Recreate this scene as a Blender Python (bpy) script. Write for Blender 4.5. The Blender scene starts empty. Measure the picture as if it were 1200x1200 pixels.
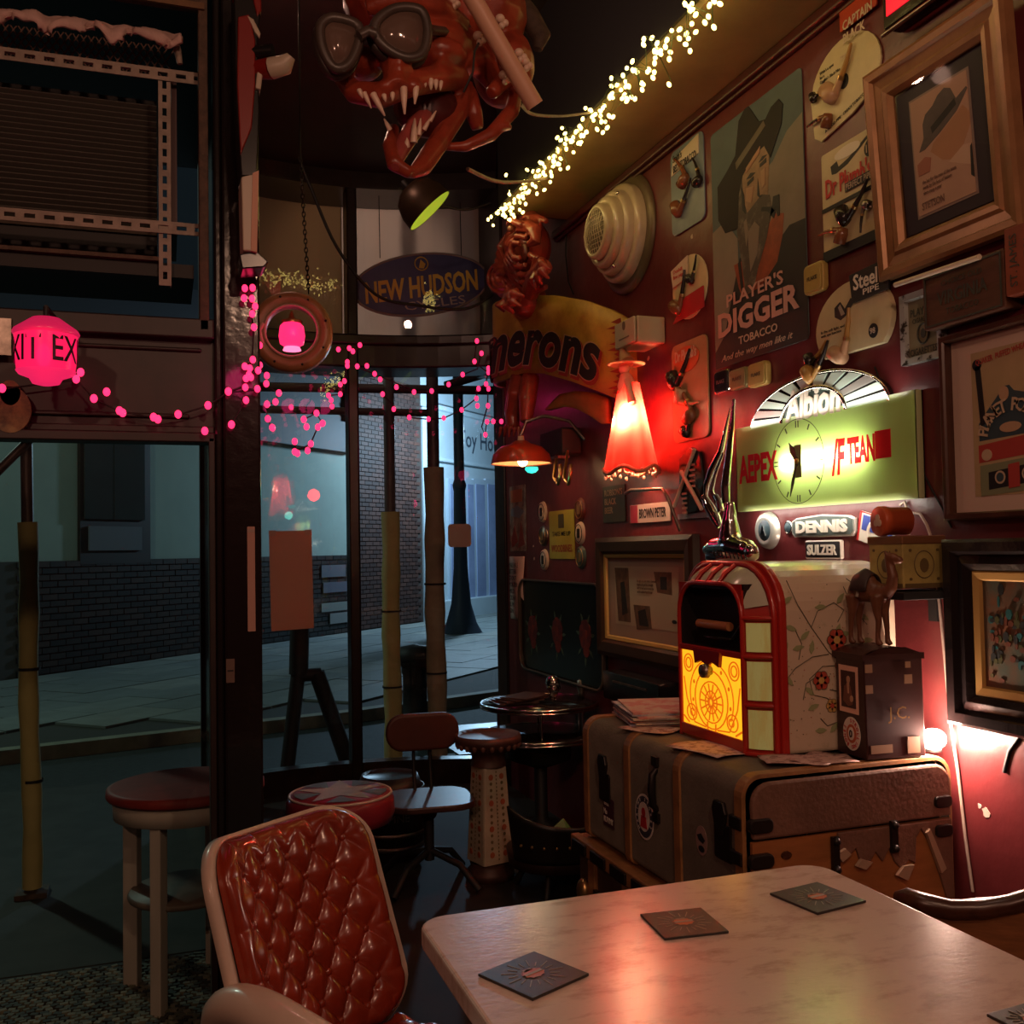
import bpy, math, random
from mathutils import Vector, Matrix, Euler
random.seed(7)
SC = bpy.context.scene
COL = SC.collection
R = math.radians
PI = math.pi

# ------------------------------------------------------------------ camera
F = 1170.0
YAW, PITCH, ROLL, CZ = R(19.2), R(2.2), R(1.0), 1.35
_f = Vector((math.sin(YAW)*math.cos(PITCH), math.cos(YAW)*math.cos(PITCH), math.sin(PITCH)))
_r = Vector((math.cos(YAW), -math.sin(YAW), 0)); _u = _r.cross(_f)
RT = _r*math.cos(ROLL) - _u*math.sin(ROLL); UP = _r*math.sin(ROLL) + _u*math.cos(ROLL)
cam = bpy.data.cameras.new('camera'); camo = bpy.data.objects.new('camera', cam); COL.objects.link(camo)
cam.sensor_width = 36; cam.lens = 36*F/1200.0; cam.clip_start = .02; cam.clip_end = 200
mw = Matrix.Identity(4)
for i in range(3):
    mw[i][0] = RT[i]; mw[i][1] = UP[i]; mw[i][2] = -_f[i]
mw[2][3] = CZ
camo.matrix_world = mw
SC.camera = camo
SC.view_settings.view_transform = 'Standard'; SC.view_settings.look = 'None'
SC.view_settings.gamma = 1; SC.view_settings.use_curve_mapping = False
SC.view_settings.exposure = 0.0

# ------------------------------------------------------------------ world and the lamps out of view
w = bpy.data.worlds.new('world'); SC.world = w; w.use_nodes = True
bg = w.node_tree.nodes['Background']; bg.inputs[0].default_value = (.25, .4, .5, 1); bg.inputs[1].default_value = .018

def lamp(name, kind, loc, energy, col, size=.1, rot=None, spot=None, blend=.5):
    l = bpy.data.lights.new(name, kind); l.energy = energy; l.color = col
    if kind == 'AREA': l.size = size
    else: l.shadow_soft_size = size
    if spot: l.spot_size = R(spot); l.spot_blend = blend
    o = bpy.data.objects.new(name, l); COL.objects.link(o); o.location = loc
    if rot: o.rotation_euler = rot
    return o
def aim(o, p):
    d = Vector(p)-o.location; o.rotation_euler = d.to_track_quat('-Z', 'Y').to_euler()
# ceiling lamps of the room behind and above the camera
lamp('room_lamp', 'POINT', (.55, -.1, 2.75), 34, (1, .56, .36), .05)
lamp('room_lamp', 'POINT', (-1.2, -.9, 2.6), 52, (1, .5, .33), .05)
lamp('room_lamp', 'POINT', (1.1, -1.6, 2.7), 24, (1, .5, .36), .05)
lamp('room_lamp', 'POINT', (.3, 3.6, 3.3), 8, (1, .55, .4), .04)  # added in front of the camera, near the bay, to brighten its blinds
lamp('table_spot', 'SPOT', (1.15, 1.55, 2.8), 7, (1, .66, .5), .05, None, 75, .9)
# street lamps, plus an added spot for the blinds
lamp('street_lamp', 'POINT', (5.6, 17.6, 3.6), 620, (.5, .74, 1), .2)
lamp('street_lamp', 'POINT', (-2.8, 8.6, 4.4), 130, (.75, 1, .86), .1)
lamp('street_lamp', 'POINT', (2.9, 11.6, 5.0), 15, (.7, .95, 1), .1)
lamp('street_lamp', 'POINT', (-.9, 4.6, 3.9), 12, (1, .95, .6), .05)
lamp('porch_lamp', 'POINT', (-.62, 3.0, 2.3), 4.5, (1, .66, .45), .05)
aim(lamp('blind_fill_spot', 'SPOT', (1.15, 8.2, 3.5), 330, (1, .84, .74), .1, None, 34, .5), (1.15, 5.9, 3.1))  # added unseen spotlight, there only to light the bay blinds from outside

# ------------------------------------------------------------------ pixel measuring (places read off the photograph)
def ray(px, py): return _f + RT*((px-600)/F) + UP*((600-py)/F)
def onX(px, py, X):
    d = ray(px, py); t = X/d.x; return Vector((X, d.y*t, CZ+d.z*t))
def onY(px, py, Y):
    d = ray(px, py); t = Y/d.y; return Vector((d.x*t, Y, CZ+d.z*t))
def onZ(px, py, Z):
    d = ray(px, py); t = (Z-CZ)/d.z; return Vector((d.x*t, d.y*t, Z))

# ------------------------------------------------------------------ materials
MATS = {}
def mat(name, col, rough=.6, metal=0, var=0, col2=None, scale=8, bump=0, bscale=None, emit=None, es=0, spec=.5,
        trans=0, kind='noise', thresh=None, coat=0, stretch=None, aniso=None):
    if name in MATS: return MATS[name]
    m = bpy.data.materials.new(name); m.use_nodes = True; MATS[name] = m
    nt = m.node_tree; N = nt.nodes; L = nt.links; b = N['Principled BSDF']
    b.inputs['Roughness'].default_value = rough; b.inputs['Metallic'].default_value = metal
    b.inputs['Specular IOR Level'].default_value = spec
    if coat: b.inputs['Coat Weight'].default_value = coat; b.inputs['Coat Roughness'].default_value = .12
    if trans: b.inputs['Transmission Weight'].default_value = trans
    c1 = (*col, 1); b.inputs['Base Color'].default_value = c1
    tc = N.new('ShaderNodeTexCoord'); mp = N.new('ShaderNodeMapping'); L.new(tc.outputs['Object'], mp.inputs[0])
    if stretch: mp.inputs['Scale'].default_value = stretch
    nz = N.new('ShaderNodeTexNoise'); nz.inputs['Scale'].default_value = scale; nz.inputs['Detail'].default_value = 6
    nz.inputs['Roughness'].default_value = .65
    L.new(mp.outputs[0], nz.inputs[0])
    if var or col2:
        if not col2: col2 = tuple(max(0, x*(1-var)) for x in col)
        rp = N.new('ShaderNodeValToRGB')
        a, c = thresh or (.35, .65)
        rp.color_ramp.elements[0].position = a; rp.color_ramp.elements[1].position = c
        rp.color_ramp.elements[0].color = (*col2, 1); rp.color_ramp.elements[1].color = c1
        L.new(nz.outputs[0], rp.inputs[0]); L.new(rp.outputs[0], b.inputs['Base Color'])
    if bump:
        n2 = nz
        if bscale:
            n2 = N.new('ShaderNodeTexNoise'); n2.inputs['Scale'].default_value = bscale; n2.inputs['Detail'].default_value = 4
            L.new(mp.outputs[0], n2.inputs[0])
        bp = N.new('ShaderNodeBump'); bp.inputs['Strength'].default_value = min(1, bump); bp.inputs['Distance'].default_value = .01
        L.new(n2.outputs[0], bp.inputs['Height']); L.new(bp.outputs[0], b.inputs['Normal'])
    if emit:
        b.inputs['Emission Color'].default_value = (*emit, 1); b.inputs['Emission Strength'].default_value = es
    return m
def glass(name, tint=(1, 1, 1), refl=1.0):
    if name in MATS: return MATS[name]
    m = bpy.data.materials.new(name); m.use_nodes = True; MATS[name] = m
    N = m.node_tree.nodes; L = m.node_tree.links; N.clear()
    o = N.new('ShaderNodeOutputMaterial'); mx = N.new('ShaderNodeMixShader'); t = N.new('ShaderNodeBsdfTransparent')
    g = N.new('ShaderNodeBsdfGlossy'); fr = N.new('ShaderNodeLayerWeight'); fr.inputs[0].default_value = .5
    pw = N.new('ShaderNodeMath'); pw.operation = 'POWER'; pw.inputs[1].default_value = 5; sc_ = N.new('ShaderNodeMath'); sc_.operation = 'MULTIPLY_ADD'; sc_.inputs[1].default_value = .93; sc_.inputs[2].default_value = .035
    ml = N.new('ShaderNodeMath'); ml.operation = 'MULTIPLY'; ml.inputs[1].default_value = refl
    t.inputs[0].default_value = (*tint, 1); g.inputs['Roughness'].default_value = .012
    L.new(fr.outputs['Facing'], pw.inputs[0]); L.new(pw.outputs[0], sc_.inputs[0]); L.new(sc_.outputs[0], ml.inputs[0]); L.new(ml.outputs[0], mx.inputs[0]); L.new(t.outputs[0], mx.inputs[1]); L.new(g.outputs[0], mx.inputs[2])
    L.new(mx.outputs[0], o.inputs[0]); return m
def translucent(name, col, mixd=.5, gloss=.06):
    if name in MATS: return MATS[name]
    m = bpy.data.materials.new(name); m.use_nodes = True; MATS[name] = m
    N = m.node_tree.nodes; L = m.node_tree.links; N.clear()
    o = N.new('ShaderNodeOutputMaterial'); mx = N.new('ShaderNodeMixShader'); t = N.new('ShaderNodeBsdfTranslucent'); d = N.new('ShaderNodeBsdfDiffuse')
    g = N.new('ShaderNodeBsdfGlossy'); g.inputs['Roughness'].default_value = .25; m2 = N.new('ShaderNodeMixShader')
    t.inputs[0].default_value = (*col, 1); d.inputs[0].default_value = (*col, 1); mx.inputs[0].default_value = mixd; m2.inputs[0].default_value = gloss
    L.new(t.outputs[0], mx.inputs[1]); L.new(d.outputs[0], mx.inputs[2]); L.new(mx.outputs[0], m2.inputs[1]); L.new(g.outputs[0], m2.inputs[2])
    L.new(m2.outputs[0], o.inputs[0]); return m
def glow(name, col, s): return mat(name, tuple(c*.6 for c in col), .4, emit=col, es=s)

wall_red = mat('wall_red', (.15, .022, .024), .36, var=.35, scale=3, bump=.25, bscale=14)
dark_red = mat('dark_red', (.075, .008, .008), .45, var=.4, scale=4)
ceil_m = mat('ceiling_dark', (.022, .007, .006), .6, var=.4)
floor_m = mat('floor_dark', (.014, .009, .008), .75, var=.5, scale=5)
black_gloss = mat('black_gloss_paint', (.012, .009, .009), .16, bump=.1, bscale=30)
black_matt = mat('black_matt', (.012, .011, .011), .6)
brown_frame = mat('brown_frame', (.022, .011, .009), .45, var=.5, scale=20)
rusty = mat('rusty_steel', (.12, .07, .045), .7, var=.6, scale=30, bump=.3)
galv = mat('galvanised', (.36, .29, .23), .55, var=.35, scale=25)
white_paint = mat('chipped_white_paint', (.62, .5, .45), .5, col2=(.2, .08, .04), scale=14, thresh=(.3, .36))
cream = mat('cream', (.62, .5, .38), .5, var=.12)
cream_card = mat('cream_card', (.62, .52, .3), .45, var=.15, scale=10)
paper = mat('paper', (.7, .55, .46), .8, var=.08)
chrome = mat('chrome', (.8, .78, .74), .12, 1)
silver = mat('badge_silver', (.62, .62, .58), .3, .55)
worn_metal = mat('worn_metal', (.35, .3, .25), .35, .9, var=.5, scale=30)
brass = mat('brass', (.62, .4, .16), .3, .9, var=.3)
red_seat = mat('red_seat_paint', (.34, .025, .02), .6, var=.3, scale=12)
black_ink = mat('black_ink', (.01, .01, .012), .6)
white_ink = mat('white_ink', (.75, .7, .6), .6)
red_ink = mat('red_ink', (.5, .02, .02), .6)
wood_dark = mat('dark_wood', (.075, .026, .014), .3, var=.5, scale=12, stretch=(1, 8, 1))
wood_mid = mat('mid_wood', (.26, .1, .035), .4, var=.4, scale=10, stretch=(1, 1, 8))

# ------------------------------------------------------------------ geometry kit
def T(x=0, y=0, z=0, rx=0, ry=0, rz=0, s=1):
    m = Matrix.Translation((x, y, z)) @ Euler((R(rx), R(ry), R(rz))).to_matrix().to_4x4()
    return m @ (Matrix.Scale(s, 4) if not isinstance(s, tuple) else Matrix.Diagonal((*s, 1)))
class G:
    def __init__(s): s.v = []; s.f = []; s.mi = []; s.X = Matrix.Identity(4); s.cur = 0; s.sm = []
    def add(s, vs, fs, smooth=True):
        o = len(s.v)
        s.v += [tuple(s.X @ Vector(v)) for v in vs]
        s.f += [tuple(o+i for i in f) for f in fs]; s.mi += [s.cur]*len(fs); s.sm += [smooth]*len(fs); return s
    def box(s, c, d, M=None):
        x, y, z = (k/2 for k in d); vs = [(a*x, b*y, e*z) for a in (-1, 1) for b in (-1, 1) for e in (-1, 1)]
        if M is not None: vs = [tuple(M @ Vector(v)) for v in vs]
        vs = [(v[0]+c[0], v[1]+c[1], v[2]+c[2]) for v in vs]
        return s.add(vs, [(0, 1, 3, 2), (4, 6, 7, 5), (0, 4, 5, 1), (2, 3, 7, 6), (0, 2, 6, 4), (1, 5, 7, 3)], False)
    def span(s, a, b):
        return s.box([(a[i]+b[i])/2 for i in range(3)], [abs(b[i]-a[i]) for i in range(3)])
    def tube(s, pts, r, n=8, closed=False, cap=True):
        pts = [Vector(p) for p in pts]; k = len(pts); rs = r if isinstance(r, (list, tuple)) else [r]*k
        vs = []; prev = None
        for i, p in enumerate(pts):
            if closed: d = pts[(i+1) % k]-pts[i-1]
            else: d = pts[min(i+1, k-1)]-pts[max(i-1, 0)]
            if d.length < 1e-9: d = Vector((0, 0, 1))
            d.normalize()
            if prev is None:
                a = Vector((0, 0, 1)) if abs(d.z) < .9 else Vector((1, 0, 0)); e1 = d.cross(a).normalized()
            else: e1 = (prev-d*prev.dot(d)).normalized()
            prev = e1; e2 = d.cross(e1)
            for j in range(n):
                t = 2*PI*j/n; vs.append(p+(e1*math.cos(t)+e2*math.sin(t))*rs[i])
        fs = []
        for i in range(k if closed else k-1):
            for j in range(n):
                a = i*n+j; b = i*n+(j+1) % n; c = ((i+1) % k)*n+(j+1) % n; d_ = ((i+1) % k)*n+j; fs.append((a, b, c, d_))
        s.add(vs, fs)
        if cap and not closed:
            s.add(vs[:n], [tuple(range(n))[::-1]], False); s.add(vs[-n:], [tuple(range(n))], False)
        return s
    def cyl(s, a, b, r, r2=None, n=14): return s.tube([a, b], [r, r if r2 is None else r2], n)
    def lathe(s, prof, n=24, axis='z', c=(0, 0, 0), flat=False):
        vs = []
        for r, h in prof:
            for j in range(n):
                t = 2*PI*j/n; x, y = r*math.cos(t), r*math.sin(t)
                v = (x, y, h) if axis == 'z' else ((x, h, y) if axis == 'y' else (h, x, y))
                vs.append((v[0]+c[0], v[1]+c[1], v[2]+c[2]))
        fs = [(i*n+j, i*n+(j+1) % n, (i+1)*n+(j+1) % n, (i+1)*n+j) for i in range(len(prof)-1) for j in range(n)]
        return s.add(vs, fs, not flat)
    def prism(s, poly, y0, y1):
        n = len(poly); vs = [(x, y0, z) for x, z in poly]+[(x, y1, z) for x, z in poly]
        fs = [tuple(range(n)), tuple(range(2*n-1, n-1, -1))]+[(i, i+n, (i+1) % n+n, (i+1) % n) for i in range(n)]
        return s.add(vs, fs, False)
    def ball(s, c, r, nu=14, nv=9, M=None):
        if not isinstance(r, (tuple, list)): r = (r, r, r)
        vs = []; 
        for i in range(nv+1):
            a = PI*i/nv-PI/2
            for j in range(nu):
                t = 2*PI*j/nu; v = Vector((r[0]*math.cos(a)*math.cos(t), r[1]*math.cos(a)*math.sin(t), r[2]*math.sin(a)))
                if M is not None: v = M @ v
                vs.append((v.x+c[0], v.y+c[1], v.z+c[2]))
        fs = [(i*nu+j, i*nu+(j+1) % nu, (i+1)*nu+(j+1) % nu, (i+1)*nu+j) for i in range(nv) for j in range(nu)]
        return s.add(vs, fs)
    def frame(s, w, h, prof, cz=0, cx=0):
        """mitred rectangular frame in xz; prof = [(inset, front), ...]"""
        vs = []; n = len(prof)
        for sx, sz in ((-1, -1), (1, -1), (1, 1), (-1, 1)):
            for o, p in prof: vs.append((cx+sx*(w/2-o), -p, cz+sz*(h/2-o)))
        fs = [(c*n+i, ((c+1) % 4)*n+i, ((c+1) % 4)*n+i+1, c*n+i+1) for c in range(4) for i in range(n-1)]
        return s.add(vs, fs, False)
    def grid(s, nu, nv, fn, smooth=True):
        vs = [fn(i/nu, j/nv) for i in range(nu+1) for j in range(nv+1)]
        fs = [(i*(nv+1)+j, (i+1)*(nv+1)+j, (i+1)*(nv+1)+j+1, i*(nv+1)+j+1) for i in range(nu) for j in range(nv)]
        return s.add(vs, fs, smooth)
    def mesh(s, name, ms):
        me = bpy.data.meshes.new(name); me.from_pydata(s.v, [], s.f)
        for m in (ms if isinstance(ms, (list, tuple)) else [ms]): me.materials.append(m)
        me.polygons.foreach_set('material_index', s.mi); me.polygons.foreach_set('use_smooth', s.sm); me.update(); return me
    def build(s, name, ms, parent=None, bevel=0, seg=2, remesh=0, loc=None, sub=0):
        o = bpy.data.objects.new(name, s.mesh(name, ms)); COL.objects.link(o)
        if parent: o.parent = parent
        if loc is not None: o.location = loc
        if remesh:
            r_ = o.modifiers.new('r', 'REMESH'); r_.mode = 'VOXEL'; r_.voxel_size = remesh; r_.use_smooth_shade = True
            q = o.modifiers.new('s', 'SMOOTH'); q.iterations = 3; q.factor = .5
        if bevel:
            b = o.modifiers.new('b', 'BEVEL'); b.width = bevel; b.segments = seg; b.limit_method = 'ANGLE'; b.angle_limit = R(40)
        if sub: o.modifiers.new('u', 'SUBSURF').render_levels = sub
        return o
def tag(o, label=None, cat=None, group=None, kind=None):
    if label: o['label'] = label
    if cat: o['category'] = cat
    if group: o['group'] = group
    if kind: o['kind'] = kind
    return o
def thing(name, label, cat, loc=(0, 0, 0), rz=0, group=None, rot=None):
    o = bpy.data.objects.new(name, None); COL.objects.link(o); o.location = loc; o.empty_display_size = .05
    o.rotation_euler = rot if rot else (0, 0, rz); return tag(o, label, cat, group)
def struct(name, g, ms, **k): return tag(g.build(name, ms, **k), kind='structure')
def copy_thing(o, parent=None):
    c = o.copy(); COL.objects.link(c)
    if parent: c.parent = parent
    for ch in list(o.children): copy_thing(ch, c)
    return c
def rebase(t, loc):
    "put a thing's empty at its base without moving its parts"
    d_ = Vector(loc)-Vector(t.location); t.location = loc
    for ch_ in t.children: ch_.location = Vector(ch_.location)-d_
_tc = {}
def text(s, h, m, parent, x=0, z=0, y=-.002, wid=None, off=0, shear=0, ex=.0008, rot=0, name='lettering', warp=None, sub=2, tilt=None, M=None):
    """lettering in the xz plane facing -y, centred on (x, z), capital height h, optional total width"""
    if not s.strip(): return None
    key = (s, off, shear, sub)
    if key not in _tc:
        cu = bpy.data.curves.new('t', 'FONT'); cu.body = s; cu.size = 1; cu.offset = off; cu.shear = shear; cu.resolution_u = sub
        cu.align_x = 'LEFT'; o = bpy.data.objects.new('t', cu); COL.objects.link(o)
        dg = bpy.context.evaluated_depsgraph_get(); me = bpy.data.meshes.new_from_object(o.evaluated_get(dg))
        vs = [(v.co.x, v.co.y) for v in me.vertices]; fs = [tuple(p.vertices) for p in me.polygons]
        bpy.data.objects.remove(o); bpy.data.curves.remove(cu); bpy.data.meshes.remove(me)
        _tc[key] = (vs, fs)
    vs, fs = _tc[key]
    x0 = min(v[0] for v in vs); x1 = max(v[0] for v in vs); z0 = min(v[1] for v in vs); z1 = max(v[1] for v in vs)
    sz = h/(z1-z0) if '\n' in s else h/.7
    sx = wid/(x1-x0) if wid else sz
    cz = (z0+z1)/2 if '\n' in s else .35
    g = G(); out = []
    c, n = math.cos(R(rot)), math.sin(R(rot))
    for a, b in vs:
        a = (a-(x0+x1)/2)*sx; b = (b-cz)*sz
        if warp: p = warp(a+x, b+z)
        else: p = (x+a*c-b*n, y, z+a*n+b*c)
        out.append(p)
    if M is not None: out = [tuple(M @ Vector(p)) for p in out]
    g.add(out, fs, False)
    o = g.build(name, m, parent)
    if ex and not warp:
        so = o.modifiers.new('so', 'SOLIDIFY'); so.thickness = ex; so.offset = 0
    return o
# wall items: local x runs right along the wall, local y into it, z up
WX = 1.87
WR = -PI/2
def wt(name, label, cat, x0, x1, y0, y1, X=WX, group=None, fw=None):
    ym = (y0+y1)/2; xm = (x0+x1)/2
    a = onX(x0, ym, X); b = onX(x1, ym, X); t = onX(xm, y0, X).z; q = onX(xm, y1, X).z
    o = thing(name, label, cat, (X-.0015, (a.y+b.y)/2, (t+q)/2), WR, group)
    return o, a.y-b.y, t-q
def rrect(w, h, r, n=5, cx=0, cz=0):
    out = []
    for sx, sz, a0 in ((1, 1, 0), (-1, 1, 90), (-1, -1, 180), (1, -1, 270)):
        for i in range(n+1):
            a = R(a0+90*i/n); out.append((cx+sx*(w/2-r)+r*math.cos(a), cz+sz*(h/2-r)+r*math.sin(a)))
    return out
def ell(rx, rz, cx=0, cz=0, n=28, a0=0, a1=360):
    return [(cx+rx*math.cos(R(a0+(a1-a0)*i/n)), cz+rz*math.sin(R(a0+(a1-a0)*i/n))) for i in range(n if a1-a0 == 360 else n+1)]

# ================================================================== ROOM SHELL
g = G(); g.span((-3, -3, -.1), (1.95, 2.7, 0)); g.span((.2, 2.7, -.1), (1.95, 5.9, 0)); struct('floor', g, floor_m)
g = G(); g.span((-3, -3, 3.6), (2.05, 6, 3.7)); struct('ceiling', g, ceil_m)
g = G(); g.span((1.87, -3, 0), (1.97, 5.55, 3.6)); struct('wall_right', g, wall_red)
g = G(); g.span((-3, -3.1, 0), (1.97, -3, 3.6)); struct('wall_back', g, dark_red)
g = G(); g.span((-3.1, -3, 0), (-3, 2.7, 3.6)); struct('wall_left', g, dark_red)
g = G(); g.span((-3, 2.6, 0), (-1.3, 2.72, 3.6)); g.span((-1.3, 2.6, 2.86), (.14, 2.72, 3.6)); struct('wall_front', g, black_gloss)
# boxed beam along the right wall, its edge carries the string of lights
beam_m = mat('beam_ochre', (.27, .19, .07), .5, var=.25, scale=5, bump=.2)
g = G(); g.span((1.5, -3, 2.94), (1.87, 4.4, 3.6)); struct('trim_1', g, beam_m)
g = G(); g.span((1.49, -3, 2.965), (1.4995, 4.41, 3.6)); g.span((1.49, 4.4005, 2.94), (1.87, 4.41, 3.6)); struct('trim_4', g, black_matt)
g = G(); g.span((1.835, -3, 2.905), (1.87, 4.6, 2.94)); g.span((1.85, -3, 2.89), (1.87, 4.6, 2.905)); struct('trim_2', g, dark_red, bevel=.006)
# door post between left window and bay, and the glazed return behind it
g = G(); g.span((.14, 2.6, 0), (.232, 2.7, 3.6)); g.span((.12, 2.61, 0), (.14, 2.69, 3.0)); struct('trim_3', g, black_gloss, bevel=.006)
g = G(); g.span((.2, 2.7, 0), (.225, 5.7, 3.6)); g.span((.19, 5.7, 2.44), (.225, 6.02, 3.6)); struct('wall_return', g, black_gloss)
# left window (window_1): transom bar, sign band, sash frame
w1 = tag(bpy.data.objects.new('window_1', None), kind='structure'); COL.objects.link(w1)
zt = onY(120, 512, 2.63).z
g = G(); g.span((-1.3, 2.6, zt-.012), (.12, 2.68, zt+.012)); g.span((-1.3, 2.62, zt+.012), (.12, 2.66, zt+.03)); g.build('transom', brown_frame, w1, bevel=.003)
z1 = onY(120, 384, 2.63).z
g = G(); g.span((-1.3, 2.635, zt+.03), (.12, 2.66, z1)); g.build('panel', brown_frame, w1)
g = G(); g.span((-1.3, 2.6, z1-.02), (.12, 2.68, z1+.03)); g.span((-.3, 2.625, zt+.05), (.06, 2.64, zt+.062)); g.span((-.3, 2.625, z1-.05), (.09, 2.64, z1-.04)); g.build('rail', brown_frame, w1, bevel=.004)
g = G(); g.span((.085, 2.6, z1), (.108, 2.66, 2.76)); g.span((-1.3, 2.6, 2.755), (.108, 2.66, 2.78)); g.build('sash_frame', rusty, w1, bevel=.003)
g = G(); g.span((.105, 2.6, 0), (.12, 2.68, zt)); g.build('jamb', brown_frame, w1, bevel=.002)
g = G(); g.span((-1.3, 2.645, .05), (.105, 2.65, zt)); g.build('pane', glass('pane_left', (.92, .97, .94), .8), w1)

# bay window (window_2): curved in plan
def bayY(x): return 5.55+.29*(1-((x-.95)/1.0)**2)
ZT, ZB0, ZB1 = 3.5, 2.44, 2.62
w2 = tag(bpy.data.objects.new('window_2', None), kind='structure'); COL.objects.link(w2)
def bay_strip(x0, x1, z0, z1, d0, d1, n=14):
    g = G()
    xs = [x0+(x1-x0)*i/n for i in range(n+1)]
    vs = [];
    for x in xs:
        for d, z in ((d0, z0), (d1, z0), (d1, z1), (d0, z1)): vs.append((x, bayY(x)+d, z))
    fs = [(i*4+k, i*4+(k+1) % 4, i*4+4+(k+1) % 4, i*4+4+k) for i in range(n) for k in range(4)]
    fs += [(0, 1, 2, 3), (n*4+3, n*4+2, n*4+1, n*4)]
    g.add(vs, fs, False); return g
frame_bk = mat('window_frame_black', (.022, .012, .01), .28, var=.4, scale=20)
bay_strip(.2, 1.9, ZB0, ZB1-.02, -.05, .3).build('transom', frame_bk, w2, bevel=.01)
bay_strip(.2, 1.9, ZB1-.05, ZB1+.01, -.08, .0).build('transom', frame_bk, w2, bevel=.01)
bay_strip(.2, 1.9, ZT, 3.6, -.06, .34).build('head', frame_bk, w2)
bay_strip(.2, 1.9, 0, .14, -.05, .05).build('sill', frame_bk, w2)
for mx, hw in ((1.045, .03), (.22, .04)):
    bay_strip(mx-hw, mx+hw, 0, 3.6, -.05, .05, 2).build('mullion', frame_bk, w2, bevel=.008)
g = G(); g.span((1.862, 5.48, 0), (1.98, 5.66, ZB0)); g.span((1.862, 5.48, ZB0), (1.98, 6.0, 3.6)); g.build('mullion', frame_bk, w2, bevel=.01)
g = G(); g.tube([(1.875, 5.47, 0), (1.875, 5.47, 3.6)], .012); g.tube([(1.91, 5.47, 0), (1.91, 5.47, 3.6)], .014); g.build('bead', frame_bk, w2)
gl = glass('pane_bay', (.93, .97, .97), 1.0)
for a, b in ((.25, 1.015), (1.075, 1.87)):
    bay_strip(a, b, .14, ZB0, -.003, .003, 5).build('pane', gl, w2)
    # the upper panes are canted so that they mirror the string of lights
    yw, pt = (R(-7.7), R(-6.5)) if a > 1 else (R(6), R(-8)); cx_ = (a+b)/2; cy_ = 5.725 if a > 1 else 5.755; nv_ = Vector((math.sin(yw)*math.cos(pt), -math.cos(yw)*math.cos(pt), math.sin(pt)))
    ex_v = Vector((math.cos(yw), math.sin(yw), 0)); ez_v = nv_.cross(ex_v)*-1
    if ez_v.z < 0: ez_v = -ez_v
    g = G(); hw_, hh_ = (b-a)/2, (ZT-ZB1)/2; c0_ = Vector((cx_, cy_, (ZT+ZB1)/2)); g.add([c0_+ex_v*sx*hw_+ez_v*sz*hh_ for sx, sz in ((-1, -1), (1, -1), (1, 1), (-1, 1))], [(0, 1, 2, 3)], False); g.build('pane', glass('pane_upper', (.96, .97, .96), 1.5), w2)
blind_m = translucent('blind', (.66, .56, .5), .6, 0); blind2 = translucent('blind_brown', (.36, .26, .17), .6, 0)
tag(bay_strip(1.04, 1.9, ZB1-.1, 3.58, .29, .295, 6).build('window_blind', blind_m), 'pale blind closing the upper right bay pane behind the oval sign', 'blind')
tag(bay_strip(.226, 1.045, ZB1-.1, 3.58, .29, .295, 6).build('window_blind', blind2), 'brownish blind closing the upper left bay pane behind the chain', 'blind')

# cracks and patches on the right wall
g = G()
def crack(pts, r):
    g.tube([onX(x, y, 1.8685) for x, y in pts], r, 5)
crack([(1025, 430), (1035, 455), (1046, 468)], .003)
crack([(1078, 545), (1090, 570), (1104, 595), (1115, 618)], .003)
crack([(1196, 862), (1183, 880), (1177, 905)], .005)
tag(g.build('wall_crack', black_ink), kind='structure')
g = G()
for x, y, s in ((1155, 952, .012), (1148, 944, .007), (888, 445, .009), (763, 395, .016), (760, 420, .01), (700, 660, .016), (705, 672, .02), (626, 655, .008), (625, 640, .007), (752, 800, .012), (1045, 460, .006), (1075, 800, .004), (1100, 700, .004), (730, 440, .006), (811, 277, .008), (1128, 20, .005)):
    p = onX(x, y, 1.8695); n = random.randint(6, 9)
    pl = [(s*random.uniform(.5, 1.3)*math.cos(2*PI*i/n), s*random.uniform(.5, 1.4)*math.sin(2*PI*i/n)) for i in range(n)]
    g.X = Matrix.Translation(p) @ Matrix.Rotation(WR, 4, 'Z'); g.prism(pl, -.001, .001)
g.X = Matrix.Identity(4)
tag(g.build('wall_patch', mat('bare_plaster', (.5, .38, .3), .8)), kind='structure')

# ================================================================== OUTSIDE
asph = mat('asphalt', (.035, .045, .045), .75, var=.4, scale=20, bump=.4, bscale=90)
nearp = mat('near_pavement', (.05, .055, .05), .7, var=.4, scale=6)
g = G(); g.span((-14, 2.7, -.25), (20, 30, -.14)); struct('road', g, asph)
g = G(); g.span((-6, 3.7, -.14), (.2, 5.6, -.02)); g.span((-6, 5.6, -.14), (6, 6.6, -.02)); g.span((2, 3, -.14), (6, 5.6, -.02)); struct('pavement_near', g, nearp)
g = G(); g.span((-6, 2.7, -.14), (.2, 3.66, -.01)); struct('threshold', g, black_matt)
# pebble mosaic
pebble = [mat('mosaic_%s' % n, c, .6, var=.3, scale=60) for n, c in (('grey', (.2, .19, .14)), ('dark', (.06, .055, .045)), ('pale', (.34, .3, .22)))]
g = G(); s = .026
y = 2.78; row = 0
while y < 3.62:
    x = -1.1+(row % 2)*s/2
    while x < .16:
        g.cur = random.choice((0, 0, 1, 1, 2)); a = random.uniform(.7, 1)*s*.92
        g.box((x+random.uniform(-.003, .003), y+random.uniform(-.003, .003), -.006), (a, s*.7*random.uniform(.7, 1), .014+random.random()*.006), Matrix.Rotation(random.uniform(-.4, .4), 3, 'Z'))
        x += s
    y += s*.8; row += 1
tag(g.build('mosaic_pebbles', pebble), 'small pebble mosaic paving of the doorstep', 'paving', kind='stuff')
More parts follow.
